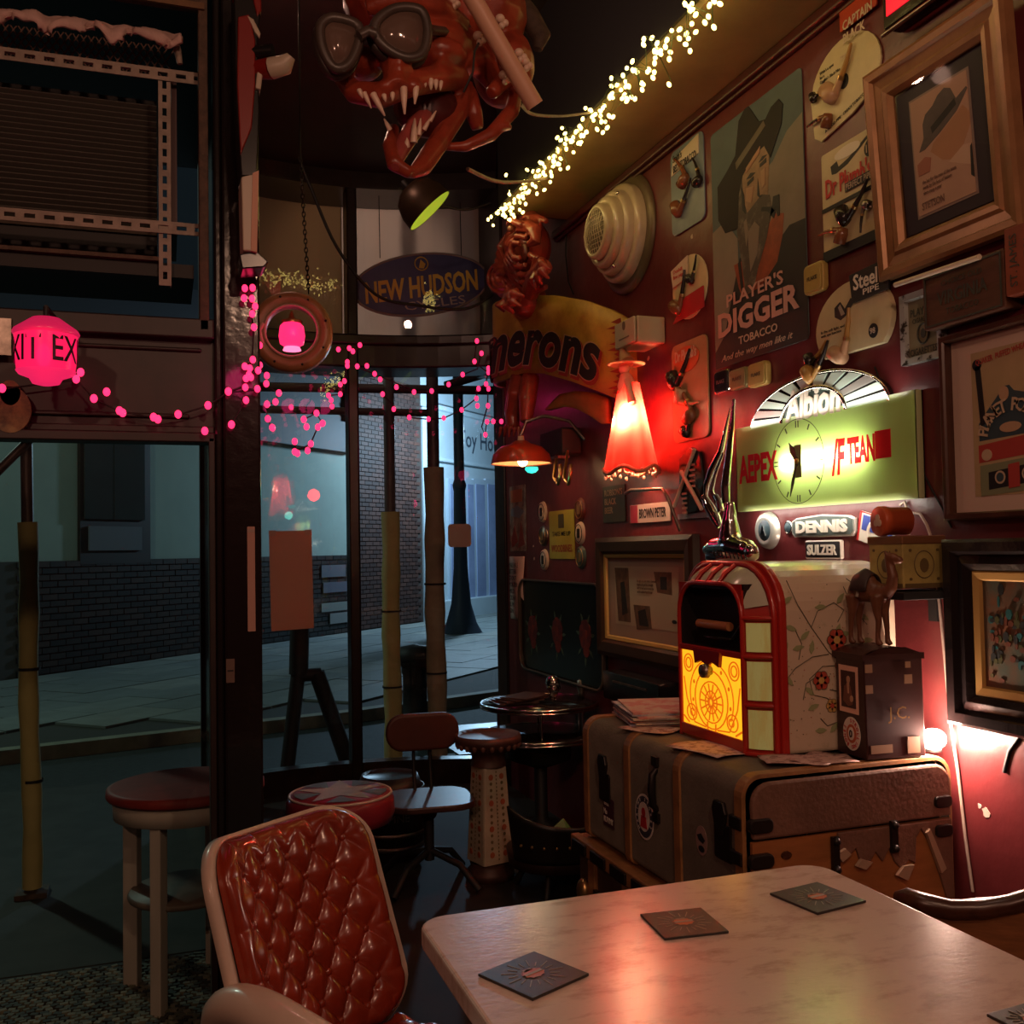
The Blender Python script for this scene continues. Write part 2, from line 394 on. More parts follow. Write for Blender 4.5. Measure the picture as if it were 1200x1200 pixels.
# far pavement with kerb; flagstones are parts
kerb = [(-6, 6.9), (-1.14, 8.1), (1.45, 8.75), (3.6, 9.6), (9, 13.5)]
def kerbY(x):
    for (a, b), (c, d) in zip(kerb, kerb[1:]):
        if x <= c: return b+(d-b)*(x-a)/(c-a)
    return 13.5+(x-9)*.8
g = G()
n = len(kerb); vs = [(x, y, z) for x, y in kerb for z in (-.14, -.035)]+[(x, y+.14, -.035) for x, y in kerb]
g.add(vs, [(2*i, 2*i+2, 2*i+3, 2*i+1) for i in range(n-1)]+[(2*i+1, 2*i+3, 2*n+i+1, 2*n+i) for i in range(n-1)], False)
struct('kerb', g, mat('kerb_stone', (.3, .3, .22), .7, var=.3))
pav = tag(G().add([(-6, 7.02, -.045), (-1.14, 8.22, -.045), (1.45, 8.87, -.045), (3.6, 9.7, -.045), (9, 13.6, -.045), (16, 19, -.045), (16, 32, -.045), (-10, 6.9, -.045)], [(0, 1, 2, 3, 4, 5, 6, 7)], False).build('pavement_far', mat('joint_dark', (.05, .05, .04), .8)), kind='structure')
flag_ms = [mat('flagstone_%s' % n, c, .6, var=.25, scale=3) for n, c in (('a', (.24, .27, .25)), ('b', (.2, .23, .22)), ('c', (.27, .29, .26)))]
ux, uy = math.cos(R(45)), math.sin(R(45))
fm = []
for m_ in flag_ms:
    g = G(); g.box((0, 0, 0), (.885, .585, .02)); fm.append(g.mesh('flagstone', m_))
cnt = 0
WA = Vector((-1.77, 12.67, 0))     # foot of the far wall
for j in range(0, 8):
    for i in range(-4, 15):
        s_ = i*.9+(j % 2)*.45; t_ = -.35-j*.6
        x = WA.x+ux*s_-ux*t_; y = WA.y+uy*s_+uy*t_
        if y < kerbY(x)+.62: continue
        o = bpy.data.objects.new('flagstone', random.choice(fm)); COL.objects.link(o); o.parent = pav
        o.location = (x, y, -.033+random.uniform(-.003, .003)); o.rotation_euler = (0, 0, R(45)); cnt += 1
# inclined far facade, local x along it, y into it
def fac(name, label, cat): return thing(name, label, cat, WA, R(45))
def S(px, py):
    d = ray(px, py); nrm = Vector((-ux, uy, 0)); t = (WA-Vector((0, 0, CZ))).dot(nrm)/d.dot(nrm); p = Vector((0, 0, CZ))+d*t
    return (p-WA).dot(Vector((ux, uy, 0))), p.z
green_wall = mat('render_green', (.34, .42, .36), .8, var=.12, scale=1.5)
brick_ms = [mat('brick_%s' % n, c, .45, var=.4, scale=12) for n, c in (('dark', (.035, .03, .028)), ('brown', (.055, .035, .028)), ('black', (.022, .022, .022)))]
mortar = mat('mortar', (.07, .065, .06), .9)
far = fac('rendered_building', 'low building across the road with dark brick base and pale green rendered panels', 'building')
zb = S(130, 656)[1]
sL, sR_ = -4, S(410, 600)[0]
g = G(); g.span((sL, 0, -.1), (sR_, .3, zb)); g.build('brick_base', mortar, far)
BZ = zb
g = G(); g.span((sL, .02, BZ), (sR_, .3, 3.3)); g.build('rendered_wall', green_wall, far)
g = G(); g.span((sL, -.15, 3.1), (sR_, .3, 3.62)); g.build('fascia', black_matt, far)
g = G(); g.span((sL, .1, 3.62), (sR_, .3, 5.2)); g.build('upper_wall', black_matt, far)
bm = []
for m_ in brick_ms:
    g = G(); g.box((0, 0, 0), (.213, .03, .064)); bm.append(g.mesh('brick', m_))
s0 = S(28, 700)[0]; rows = 17; rh = (zb+.02)/rows; nb = 0
sw0, sw1 = S(92, 600)[0], S(174, 600)[0]
for rI in range(rows):
    x = s0+(rI % 2)*.1125
    while x < S(262, 700)[0] and nb < 298:
        o = bpy.data.objects.new('brick', random.choice(bm)); COL.objects.link(o); o.parent = far
        o.location = (x, -.012+random.uniform(-.003, .003), zb-rh*(rI+.5)); x += .225; nb += 1
g = G()
for rI in range(rows):
    x = S(262, 700)[0]+.08+(rI % 2)*.1125
    while x < sR_:
        g.cur = random.randint(0, 2); g.box((x, -.012, zb-rh*(rI+.5)), (.213, .03, .064)); x += .225
tag(g.build('further_bricks', brick_ms, far), kind='stuff')
# the window between the green panels
(a, t1), (b, _) = S(92, 515), S(174, 515)
win = G(); cxw = (a+b)/2; ww = b-a
win.span((a, -.03, BZ-.05), (b, .05, 3.28)); wf = win.build('window', mat('far_frame', (.02, .018, .016), .5), far)
def rc(nm, m_, par, x0, y0, x1, y1, d=-.035, th=.02, lab=None):
    (a, c), (b, _) = S(x0, (y0+y1)/2), S(x1, (y0+y1)/2); zt_, zb_ = S((x0+x1)/2, y0)[1], S((x0+x1)/2, y1)[1]
    g = G(); g.span((a, d-th, zb_), (b, d, zt_)); o = g.build(nm, m_, par)
    if lab: o['label'] = lab
    return o
pane_dk = mat('far_pane', (.05, .065, .065), .12, var=.2, scale=1)
rc('pane', pane_dk, wf, 96, 400, 166, 609); rc('pane', mat('far_pane_pale', (.17, .18, .2), .3), wf, 101, 617, 163, 645)
g = G(); g.span((cxw-.06, -.06, S(130, 609)[1]), (cxw-.02, -.05, 3.2)); g.build('glazing_bar', pane_dk, wf)
# posters and bits behind the noticeboard on the brick base
for k, (x0, y0, x1, y1, c) in enumerate(((374, 662, 402, 676, (.12, .12, .14)), (376, 682, 404, 694, (.1, .1, .13)), (374, 706, 404, 716, (.18, .2, .18)), (384, 718, 406, 730, (.2, .2, .19)))):
    rc('notice', mat('far_notice_%s' % 'abcd'[k], c, .6), far, x0, y0, x1, y1)
# dark brick house to the right of it
bh = fac('brick_house', 'dark brown brick house seen through the right bay pane', 'building')
sa, sb = S(412, 600)[0], S(492, 600)[0]
g = G(); g.span((sa, -.05, -.1), (sb, .4, 6)); g.build('wall', mat('house_mortar', (.05, .035, .028), .9), bh)
g = G(); hb = [mat('house_brick_%s' % n, c, .7, var=.3) for n, c in (('red', (.075, .028, .018)), ('dark', (.045, .018, .013)))]
z = 0; rI = 0
while z < 4.6:
    x = sa+.1+(rI % 2)*.11
    while x < sb-.1: g.cur = random.randint(0, 1); g.box((x, -.06, z+.035), (.21, .03, .062)); x += .225
    z += .078; rI += 1
tag(g.build('bricks', hb, bh), kind='stuff')
# lit shopfront
shop = fac('blue_shopfront', 'pale shopfront with glazed doors lit blue by the street', 'building')
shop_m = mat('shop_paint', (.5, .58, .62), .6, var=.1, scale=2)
s1, s2 = sb, S(640, 600)[0]
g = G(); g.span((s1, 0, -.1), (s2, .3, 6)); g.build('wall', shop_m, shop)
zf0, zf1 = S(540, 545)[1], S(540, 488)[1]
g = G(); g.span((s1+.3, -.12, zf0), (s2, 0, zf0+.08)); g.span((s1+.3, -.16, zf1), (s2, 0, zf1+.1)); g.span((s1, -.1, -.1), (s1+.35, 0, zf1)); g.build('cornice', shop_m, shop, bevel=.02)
(tx, tz) = S(572, 519)
text('Toy House', .36, mat('shop_letters', (.07, .09, .12), .5), shop, x=S(566, 519)[0], z=tz, y=-.02, off=.01)
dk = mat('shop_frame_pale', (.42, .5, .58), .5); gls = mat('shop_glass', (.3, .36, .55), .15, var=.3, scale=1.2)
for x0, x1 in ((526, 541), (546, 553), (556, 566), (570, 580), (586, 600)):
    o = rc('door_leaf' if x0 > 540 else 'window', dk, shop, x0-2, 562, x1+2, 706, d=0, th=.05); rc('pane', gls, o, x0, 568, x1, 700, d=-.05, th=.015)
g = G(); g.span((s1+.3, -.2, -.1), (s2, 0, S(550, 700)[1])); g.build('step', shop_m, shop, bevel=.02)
# scaffold poles by the kerb
foam = mat('foam_wrap_yellow', (.62, .5, .2), .7, var=.2, scale=6); foam2 = mat('foam_wrap_buff', (.5, .36, .22), .7, var=.3, scale=6)
polem = mat('scaffold_tube', (.13, .09, .09), .45, .3, var=.3)
def pole(label, px, base, top, wrap_y, Y, r, wm, lean=0):
    a = onY(px, 900, Y); wz = onY(px, wrap_y, Y).z
    t = thing('scaffold_pole', label, 'scaffold pole', (a.x, Y, base), 0, None)
    g = G(); g.cyl((0, 0, 0), (lean, 0, top-base), r*.62, n=12); g.build('tube', polem, t)
    g = G(); pts = []
    H = wz-base
    for i in range(13):
        k = i/12; pts.append((lean*k*H/(top-base)+.004*math.sin(k*9), 0, .03+k*(H-.03)))
    g.tube(pts, [r*(1+.08*math.sin(i*2.3)) for i in range(13)], 12); g.build('foam_sleeve', wm, t)
    g = G(); g.lathe([(r*1.1, .0), (r*1.12, .012)], 12, c=(lean*.6*H/(top-base), 0, H*.6)); g.lathe([(r*1.1, .0), (r*1.1, .012)], 12, c=(0, 0, H*.3)); g.build('tie', black_matt, t)
    g = G(); g.box((0, 0, .01), (.12, .12, .02)); g.build('base_plate', rusty, t)
    return t
pole('left scaffold pole in a yellow foam sleeve on the pavement outside the left window', 38, -.02, 2.25, 612, 4.55, .038, foam, -.03)
pole('scaffold pole in a torn buff foam sleeve outside the right bay pane', 513, -.02, 4.6, 548, 6.35, .066, foam2)
pole('scaffold pole in a yellowish foam sleeve just right of the bay mullion', 461, -.02, 4.6, 600, 6.45, .06, foam)
g = G(); a = onY(38, 512, 4.5); b = onY(-30, 580, 4.5); g.cyl(a, b, .018)
tag(g.build('scaffold_brace', polem), 'slanting scaffold tube meeting the left pole at its top', 'scaffold tube')
for lab, p, q, r in (('long horizontal scaffold tube crossing the bay just under its transom', (230, 452), (600, 458), .03),
                     ('lower horizontal scaffold tube behind the pink lights', (230, 478), (500, 484), .025),
                     ('sloping scaffold tube rising to the right behind the right bay pane', (522, 452), (595, 430), .03)):
    g = G(); g.cyl(onY(*p, 6.46), onY(*q, 6.46), r); tag(g.build('scaffold_tube', mat('scaffold_board', (.07, .04, .035), .6)), lab, 'scaffold tube')
# bollard
p = onZ(487, 875, -.02)
t = thing('bollard', 'black cast iron bollard with a square cap beyond the bay', 'bollard', p, R(20))
g = G(); g.lathe([(.0, 0), (.12, 0), (.12, .08), (.09, .1), (.085, .5), (.095, .52), (.095, .56)], 8); g.build('shaft', black_matt, t)
g = G(); g.lathe([(.095, .56), (.13, .6), (.14, .64), (.11, .7), (.0, .72)], 8); g.build('cap', black_matt, t)
# flared trunk
p = onZ(541, 742, -.03)
g = G(); g.X = Matrix.Translation(p); g.lathe([(.36, 0), (.26, .18), (.17, .5), (.12, 1.1), (.1, 2.4), (.12, 2.5), (.09, 2.6), (.085, 6)], 14)
tag(g.build('lamp_post', mat('iron_blue_black', (.03, .04, .06), .5)), 'dark lamp post with a flared foot beside the blue shopfront', 'lamp post')
# trestle outside the left bay pane
t = t_trestle = thing('trestle', 'dark wooden forked prop standing outside the left bay pane', 'wooden trestle', (0, 0, 0))
yq = 6.35; tm = mat('trestle_wood', (.03, .022, .02), .6)
for nm, p, q, r in (('post', (352, 700), (350, 790), .06), ('leg', (350, 785), (330, 960), .045), ('leg', (371, 788), (415, 915), .05), ('crossbar', (345, 792), (376, 790), .04)):
    g = G(); g.cyl(onY(*p, yq), onY(*q, yq), r, n=8); g.build(nm, tm, t)
g = G(); g.span((1.86, 6.5, -.14), (3.2, 7.6, -.012)); tag(g.build('drain_grating', mat('grate', (.05, .06, .07), .35, .4)), 'dark ribbed drain grating in the pavement beyond the bay', 'grating')

# ================================================================== TABLE, COASTERS
marble = mat('marble_top', (.64, .5, .42), .2, col2=(.44, .31, .24), scale=15, thresh=(.3, .5), bump=.04, bscale=60, spec=.6, stretch=(1, 2.2, 1))
t = thing('table', 'pale marble-topped square table with rounded corners in the foreground', 'table', (.775, 1.16, 0))
g = G(); X0, X1, Y0, Y1 = .385-.775, 1.165-.775, .70-1.16, 1.625-1.16
pl = rrect(X1-X0, Y1-Y0, .05, 6, (X0+X1)/2, (Y0+Y1)/2)
n = len(pl); g.add([(x, y, .715) for x, y in pl]+[(x, y, .75) for x, y in pl], [tuple(range(n))[::-1], tuple(range(n, 2*n))]+[(i, (i+1) % n, (i+1) % n+n, i+n) for i in range(n)], False)
g.build('tabletop', marble, t, bevel=.006, seg=3)
g = G(); g.lathe([(.26, 0), (.26, .02), (.08, .05), (.035, .12), (.035, .64), (.14, .7), (.14, .714)], 20); g.build('pedestal', black_matt, t)
coaster_m = mat('coaster_black', (.03, .027, .025), .5); ray_m = mat('coaster_rays', (.35, .3, .25), .6); cog_m = mat('coaster_emblem', (.5, .13, .05), .5)
def coaster(c, ang, lab, s=.1):
    t = thing('coaster', lab, 'coaster', (c[0], c[1], .7505), R(ang), 'starburst coasters on the marble table')
    g = G(); g.box((0, 0, .002), (s, s, .004)); g.build('card', coaster_m, t, bevel=.0008)
    g = G()
    for k in range(18):
        a = 2*PI*k/18; l = (.4 if k % 2 else .33)*s
        g.box((math.cos(a)*(.2*s+l)/2*1.05, math.sin(a)*(.2*s+l)/2*1.05, .0043), (l-.2*s, .0013, .0004), Matrix.Rotation(a, 3, 'Z'))
    g.build('starburst', ray_m, t)
    g = G(); pl = [((.17 if k % 2 else .145)*s*math.cos(2*PI*k/20), (.17 if k % 2 else .145)*s*math.sin(2*PI*k/20)*.8) for k in range(20)]
    g.add([(x, y, .0048) for x, y in pl], [tuple(range(20))], False); g.build('emblem', cog_m, t)
    g = G(); g.box((0, .012, .0045), (.05*s*3, .1*s*.6, .0006)); g.box((0, -.0, .005), (.42*s*.7, .08*s*.6, .0006)); g.build('wordmark', ray_m, t); return t
for qa, qb, qc, lab in (((560, 1143), (622, 1118), (690, 1139), 'black starburst coaster nearest the red armchair on the marble table'), ((748, 1073), (824, 1065), (856, 1089), 'middle black starburst coaster of the three on the marble table'),
                         ((902, 1047), (957, 1034), (1015, 1055), 'black starburst coaster near the far corner of the marble table'), ((1157, 1191), (1203, 1178), (1262, 1200), 'black coaster cut off at the bottom right corner of the picture')):
    a_, b_, c_ = onZ(*qa, .754), onZ(*qb, .754), onZ(*qc, .754); coaster((a_+c_)/2, math.degrees(math.atan2(b_.y-a_.y, b_.x-a_.x)), lab, (a_-c_).length/1.414)

# ================================================================== TUFTED ARMCHAIR
leather = mat('tufted_leather', (.3, .034, .012), .27, var=.35, scale=7, spec=.6, coat=.3)
shell_m = mat('shell_white', (.66, .52, .42), .35, var=.12, coat=.3)
fd = Vector((.62, -.785, 0)).normalized()
BW, BH = .40, .45
MB = T(0, .19, .37) @ Matrix.Rotation(R(-19), 4, 'X')
_rz = math.atan2(fd.y, fd.x)+PI/2
_tp = onZ(322, 972, .79); _of = Matrix.Rotation(_rz, 3, 'Z') @ (MB @ Vector((0, -.02, BH)))
ch = thing('tufted_armchair', 'red button-tufted swivel armchair with a cream shell left of the table', 'armchair', (_tp.x-_of.x, _tp.y-_of.y, 0), _rz)
# local: x right (seen from the front), front = -y
def lat(x, z, a=.07, b=.095): return x/a+z/b, x/a-z/b
def backsurf(u, v):
    x = (u-.5)*BW; z = v*BH
    p, q = lat(x, z)
    h = (abs(math.sin(PI*p)*math.sin(PI*q)))**.45
    e = min(u, 1-u)*BW; ez = min(v, 1-v)*BH; ed = min(e, ez)
    bord = min(1, max(0, ed-.02)/.04)
    h = h*bord+(1-bord)*(.45+.35*abs(math.sin(PI*x/.07))**.5 if z > BH*.9 else .45+.35*abs(math.sin(PI*z/.095))**.5)
    roll = math.sqrt(max(0, 1-(1-min(1, ed/.035))**2))
    # round corners
    r = .085; cx = BW/2-r; 
    if abs(x) > cx and z < r:
        dx, dz = abs(x)-cx, r-z; m_ = max(dx, dz); L_ = math.hypot(dx, dz)
        if L_ > 1e-6: k = m_/L_; x = math.copysign(cx+dx*k, x); z = r-dz*k
    if abs(x) > cx and z > BH-r:
        dx, dz = abs(x)-cx, z-(BH-r); m_ = max(dx, dz); L_ = math.hypot(dx, dz)
        if L_ > 1e-6: k = m_/L_; x = math.copysign(cx+dx*k, x); z = BH-r+dz*k
    wrap = -.06*(abs(x)/(BW/2))**2.5
    return tuple(MB @ Vector((x, wrap-.028*roll-.019*h*roll, z)))
g = G(); g.grid(120, 130, backsurf); g.build('backrest', leather, ch)
# shell behind
def shellsurf(dy, ex):
    def fn(u, v):
        x = (u-.5)*(BW+ex); z = v*(BH+ex/2); r = .1; cx = (BW+ex)/2-r; hh = BH+ex/2
        if abs(x) > cx and z < r:
            dx, dz = abs(x)-cx, r-z; m_ = max(dx, dz); L_ = math.hypot(dx, dz)
            if L_ > 1e-6: k = m_/L_; x = math.copysign(cx+dx*k, x); z = r-dz*k
        if abs(x) > cx and z > hh-r:
            dx, dz = abs(x)-cx, z-(hh-r); m_ = max(dx, dz); L_ = math.hypot(dx, dz)
            if L_ > 1e-6: k = m_/L_; x = math.copysign(cx+dx*k, x); z = hh-r+dz*k
        return tuple(MB @ Vector((x, dy-.06*(abs(x)/(BW/2))**2.5, z-.01)))
    return fn
g = G(); g.grid(24, 24, shellsurf(.004, .034)); g.build('shell', shell_m, ch).modifiers.new('s', 'SOLIDIFY').thickness = .022
g = G()
bt = G(); bt.ball((0, 0, 0), (.008, .006, .008), 10, 6); bme = bt.mesh('button', leather); k = 0
for i in range(-6, 7):
    for j in range(0, 14):
        x = i*.035; z = j*.0475
        for ox, oz in ((0, 0),):
            xx, zz = x+ox, z+oz
            if (i+j) % 2: continue
            if abs(xx) < BW/2-.05 and .03 < zz < BH-.05:
                o = bpy.data.objects.new('button', bme); COL.objects.link(o); o.parent = ch
                o.location = MB @ Vector((xx, -.06*(abs(xx)/(BW/2))**2.5-.031, zz)); k += 1
g = G()
def cushion(u, v):
    x = (u-.5)*.46; y = .2-v*.46; p, q = lat(x, y, .1, .1)
    h = abs(math.sin(PI*p)*math.sin(PI*q))**.45; e = min(u, 1-u, v, 1-v)/.12; rr = math.sqrt(max(0, 1-(1-min(1, e))**2))
    return (x*.9, y*.9, .31+.075*rr+.018*h*rr)
g.grid(50, 50, cushion); g.build('seat', leather, ch)
g = G(); g.add([(x, y, z) for z, s_ in ((.24, .8), (.27, 1), (.33, 1)) for x, y in rrect(.44*s_, .46*s_, .1*s_, 5, 0, -.03)], [tuple((k*24+i, k*24+(i+1) % 24, (k+1)*24+(i+1) % 24, (k+1)*24+i)) for k in range(2) for i in range(24)]+[tuple(range(24))[::-1]]); g.build('seat_pan', shell_m, ch)
for sx in (-1,):
    g = G(); x = sx*.222
    path = [(x*.9, .25, .40), (x*1.0, .24, .5), (x*1.06, .2, .55), (x*1.1, .12, .57), (x*1.13, .0, .555), (x*1.13, -.14, .52), (x*1.1, -.24, .46), (x*1.02, -.26, .38), (x*.92, -.24, .28)]
    # smooth
    pp = []
    for i in range(len(path)-1):
        for kk in range(4):
            t_ = kk/4; p0 = Vector(path[max(i-1, 0)]); p1 = Vector(path[i]); p2 = Vector(path[i+1]); p3 = Vector(path[min(i+2, len(path)-1)])
            pp.append(.5*((2*p1)+(-p0+p2)*t_+(2*p0-5*p1+4*p2-p3)*t_*t_+(-p0+3*p1-3*p2+p3)*t_**3))
    rs = [.018+.022*math.sin(PI*min(1, i/len(pp))) for i in range(len(pp))]
    g.tube(pp, rs, 12); g.build('arm', shell_m, ch)
    g = G(); g.prism([(-.2, .28), (.22, .3), (.2, .52), (.06, .55), (-.2, .5)], -.008, .008); g.v = [(x*1.0+v[1], v[0], v[2]) for v in g.v]; g.build('arm_panel', shell_m, ch, bevel=.004)
g = G(); g.cyl((0, -.03, .06), (0, -.03, .26), .028); g.build('post', chrome, ch)
g = G()
for k in range(5):
    a = 2*PI*k/5+.3; g.tube([(0, -.03, .08), (.14*math.cos(a), -.03+.14*math.sin(a), .06), (.26*math.cos(a), -.03+.26*math.sin(a), .015)], [.022, .018, .014], 8)
g.build('foot', chrome, ch)

# ================================================================== STOOLS
sc_ = onY(219, 940, 3.36)
st = thing('round_stool', 'chipped white wooden stool with a dark red round seat outside the left window', 'stool', (sc_.x, 3.36, 0), R(18))
g = G(); g.lathe([(0, .605), (.236, .605), (.24, .612), (.238, .632), (.225, .636), (0, .637)], 40); g.build('seat', red_seat, st)
g = G(); g.lathe([(.2, .545), (.218, .545), (.222, .604), (.2, .604), (.2, .545)], 40); g.build('apron', white_paint, st)
for k in range(4):
    a = PI/4+k*PI/2; g = G(); x, y = .185*math.cos(a), .185*math.sin(a)
    g.box((x, y, .29), (.048, .034, .6), Matrix.Rotation(a, 3, 'Z')); g.build('leg', white_paint, st, bevel=.004)
g = G(); g.lathe([(0, .29), (.175, .29), (.178, .3), (.172, .31), (0, .311)], 32); g.build('shelf', mat('stool_shelf', (.25, .18, .14), .5, var=.4), st)

vinyl = mat('star_vinyl', (.33, .03, .05), .3, var=.15, spec=.6); pale_v = mat('vinyl_pale', (.4, .34, .26), .4); piping = mat('piping_white', (.65, .55, .48), .4)
c0 = onY(399, 927, 3.6)
st = thing('star_stool', 'round stool with a red vinyl cushion bearing a pale star and white piping', 'stool', (c0.x, 3.6, 0), R(-8))
zs = c0.z
g = G(); g.lathe([(0, zs-.0), (.16, zs), (.182, zs-.012), (.19, zs-.03), (.192, zs-.075), (.18, zs-.105), (.15, zs-.115), (0, zs-.115)], 40); g.build('cushion', vinyl, st)
g = G(); g.tube([(.179*math.cos(2*PI*i/48), .179*math.sin(2*PI*i/48), zs-.008) for i in range(48)], .0045, 6, closed=True); g.build('piping', piping, st)
g = G(); pl = []
for k in range(10):
    a = 2*PI*k/10+PI/2; r = .168 if k % 2 == 0 else .07; pl.append((r*math.cos(a), r*math.sin(a)))
g.add([(x, y, zs+.0015) for x, y in pl], [tuple(range(10))], False); g.build('star', pale_v, st)
for k in range(5):
    a = 2*PI*k/5+PI/2+PI/5; g = G()
    g.add([(.07*math.cos(a), .07*math.sin(a), zs+.001)]+[(.165*math.cos(a+d), .165*math.sin(a+d), zs+.001) for d in (-.33, 0, .33)], [(0, 1, 2, 3)], False); g.build('star_gusset', mat('vinyl_green', (.1, .1, .07), .4), st)
for k in range(4):
    a = PI/4+k*PI/2; g = G(); g.cyl((.12*math.cos(a), .12*math.sin(a), zs-.11), (.17*math.cos(a), .17*math.sin(a), 0), .014, n=8); g.build('leg', black_matt, st)
g = G(); g.tube([(.15*math.cos(2*PI*i/24), .15*math.sin(2*PI*i/24), .16) for i in range(24)], .008, 6, closed=True); g.build('foot_ring', black_matt, st)

# typist chair
a = onY(491, 857, 4.15)
tc = thing('typist_chair', 'dark old typist chair with an oval red-brown back and wooden seat behind the star stool', 'chair', (a.x, 4.0, 0), R(-5))
zb_ = a.z
upv = mat('typist_back', (.085, .022, .012), .5, var=.2); seatw = mat('typist_seat', (.09, .04, .028), .4, var=.4)
g = G(); pl = rrect(.31, .155, .07, 6)
g.prism(pl, .12, .155); o = g.build('backrest', upv, tc, bevel=.012, seg=3, loc=(0, 0, zb_))
for sx in (-.035, .035):
    g = G(); g.tube([(sx, .165, zb_), (sx, .17, zb_-.15), (sx, .13, zb_-.27), (sx, .05, zb_-.3)], .008, 6); g.build('back_support', black_matt, tc)
zs2 = onY(490, 935, 4.0).z
g = G(); g.add([(x, y, z) for z in (zs2-.025, zs2) for x, y in rrect(.36, .34, .1, 5)], [tuple(range(24))[::-1], tuple(range(24, 48))]+[(i, (i+1) % 24, (i+1) % 24+24, i+24) for i in range(24)], False); g.build('seat', seatw, tc, bevel=.006)
g = G(); g.cyl((0, 0, .1), (0, 0, zs2-.02), .02); g.ball((.0, 0, zs2-.06), .035); g.build('post', black_matt, tc)
for k in range(4):
    a_ = PI/4+k*PI/2; g = G(); g.tube([(0, 0, .14), (.15*math.cos(a_), .15*math.sin(a_), .1), (.24*math.cos(a_), .24*math.sin(a_), .015)], .014, 8); g.build('foot', black_matt, tc)

# barrel with stencilled letters
a = onY(503, 1000, 3.75)
kb = thing('barrel', 'dark stencilled barrel on the floor below the typist chair', 'barrel', (a.x, 4.45, 0))
g = G(); g.lathe([(.12, 0), (.15, .06), (.165, .18), (.15, .3), (.125, .36), (.115, .35), (0, .35)], 24); g.build('body', mat('barrel_dark', (.02, .016, .014), .4, var=.3), kb)
g = G()
for z, r in ((.06, .152), (.12, .163), (.24, .163), (.3, .152)): g.lathe([(r, z-.01), (r+.003, z-.01), (r+.003, z+.01), (r, z+.01)], 24)
g.build('hoop', worn_metal, kb)
text('OMNE', .034, worn_metal, kb, 0, .2, 0, warp=lambda x, z: (.17*math.sin(x/.17-.1), -.17*math.cos(x/.17-.1), z))

# white floral pedestal stand
a = onY(572, 870, 4.0)
ps = thing('pedestal_stand', 'tapering square white pedestal painted with rows of red flowers', 'plant stand', (a.x, 4.0, 0), R(14))
white_fl = mat('pedestal_white', (.55, .47, .34), .5, var=.25, scale=9); ped_dk = mat('pedestal_brown', (.09, .04, .03), .5, var=.4, scale=20)
zt_ = onY(565, 860, 4.0).z; zw1 = onY(562, 897, 4).z; zw0 = .07
g = G(); g.lathe([(.0, zt_-.01), (.12, zt_-.01), (.135, zt_), (.14, zt_-.03), (.12, zt_-.05), (.07, zt_-.08), (.07, zw1+.02), (.075, zw1)], 24); g.build('capital', ped_dk, ps)
g = G()
for k in range(22):
    a_ = 2*PI*k/22; g.ball((.128*math.cos(a_), .128*math.sin(a_), zt_-.04), (.012, .012, .018), 6, 4)
g.build('beading', mat('pedestal_beads', (.16, .07, .05), .5), ps)
def pside(x0, x1): return [(-x0, -x0, zw0), (x0, -x0, zw0), (x0, x0, zw0), (-x0, x0, zw0), (-x1, -x1, zw1), (x1, -x1, zw1), (x1, x1, zw1), (-x1, x1, zw1)]
g = G(); g.add(pside(.072, .055), [(0, 1, 5, 4), (1, 2, 6, 5), (2, 3, 7, 6), (3, 0, 4, 7), (4, 5, 6, 7)], False); g.build('shaft', white_fl, ps, bevel=.01)
fl = [mat('flower_red', (.4, .1, .04), .6), mat('leaf_brown', (.16, .12, .05), .6)]
for face in range(4):
    g = G(); M_ = Matrix.Rotation(face*PI/2, 4, 'Z')
    for col_ in (-.5, .5):
        for r_ in range(13):
            z = zw0+.04+(zw1-zw0-.08)*r_/12; hw = .072+(.055-.072)*(z-zw0)/(zw1-zw0)
            g.cur = 0 if r_ % 4 == 0 else 1; s_ = .011 if r_ % 4 == 0 else .006
            g.X = M_ @ T(col_*hw*.9, -hw-.0025, z); g.prism(ell(s_, s_*1.15, n=8), 0, .002)
    g.X = M_; g.cur = 1
    for r_ in range(24):
        z = zw0+.02+(zw1-zw0-.04)*r_/23; hw = .072+(.055-.072)*(z-zw0)/(zw1-zw0); g.box((0, -hw-.002, z), (.004, .002, .007))
    g.build('flower_pattern', fl, ps)
g = G(); g.lathe([(.085, .07), (.08, .05), (.1, .03), (.1, 0), (0, 0)], 24); g.build('base', ped_dk, ps)

# ================================================================== DRUM TABLE with chrome rims
dc = onY(632, 822, 4.35); DR = .27
dt = thing('round_bar_table', 'round two-tier table with shiny chrome rims in the dark corner', 'table', (dc.x, 4.35, 0))
zt_ = dc.z; z2 = onY(632, 858, 4.35).z
for nm, z in (('tabletop', zt_), ('shelf', z2)):
    g = G(); g.lathe([(0, z-.02), (DR, z-.02), (DR, z), (0, z)], 48); g.build(nm, black_gloss, dt)
    g = G(); g.tube([(DR*math.cos(2*PI*i/64), DR*math.sin(2*PI*i/64), z-.004) for i in range(64)], .006, 8, closed=True)
    g.tube([(DR*math.cos(2*PI*i/64), DR*math.sin(2*PI*i/64), z-.018) for i in range(64)], .005, 8, closed=True); g.build('chrome_rim', chrome, dt)
g = G()
for k in range(6):
    a_ = k*PI/3+.2; g.cyl((.22*math.cos(a_), .22*math.sin(a_), z2), (.22*math.cos(a_), .22*math.sin(a_), zt_-.02), .006, n=8)
g.build('spacer', chrome, dt)
g = G(); g.lathe([(.03, z2), (.03, .12), (.16, .03), (.2, 0), (0, 0)], 20); g.lathe([(.15, z2-.02), (.14, z2-.12), (.03, z2-.16)], 20); g.build('pedestal', black_matt, dt)
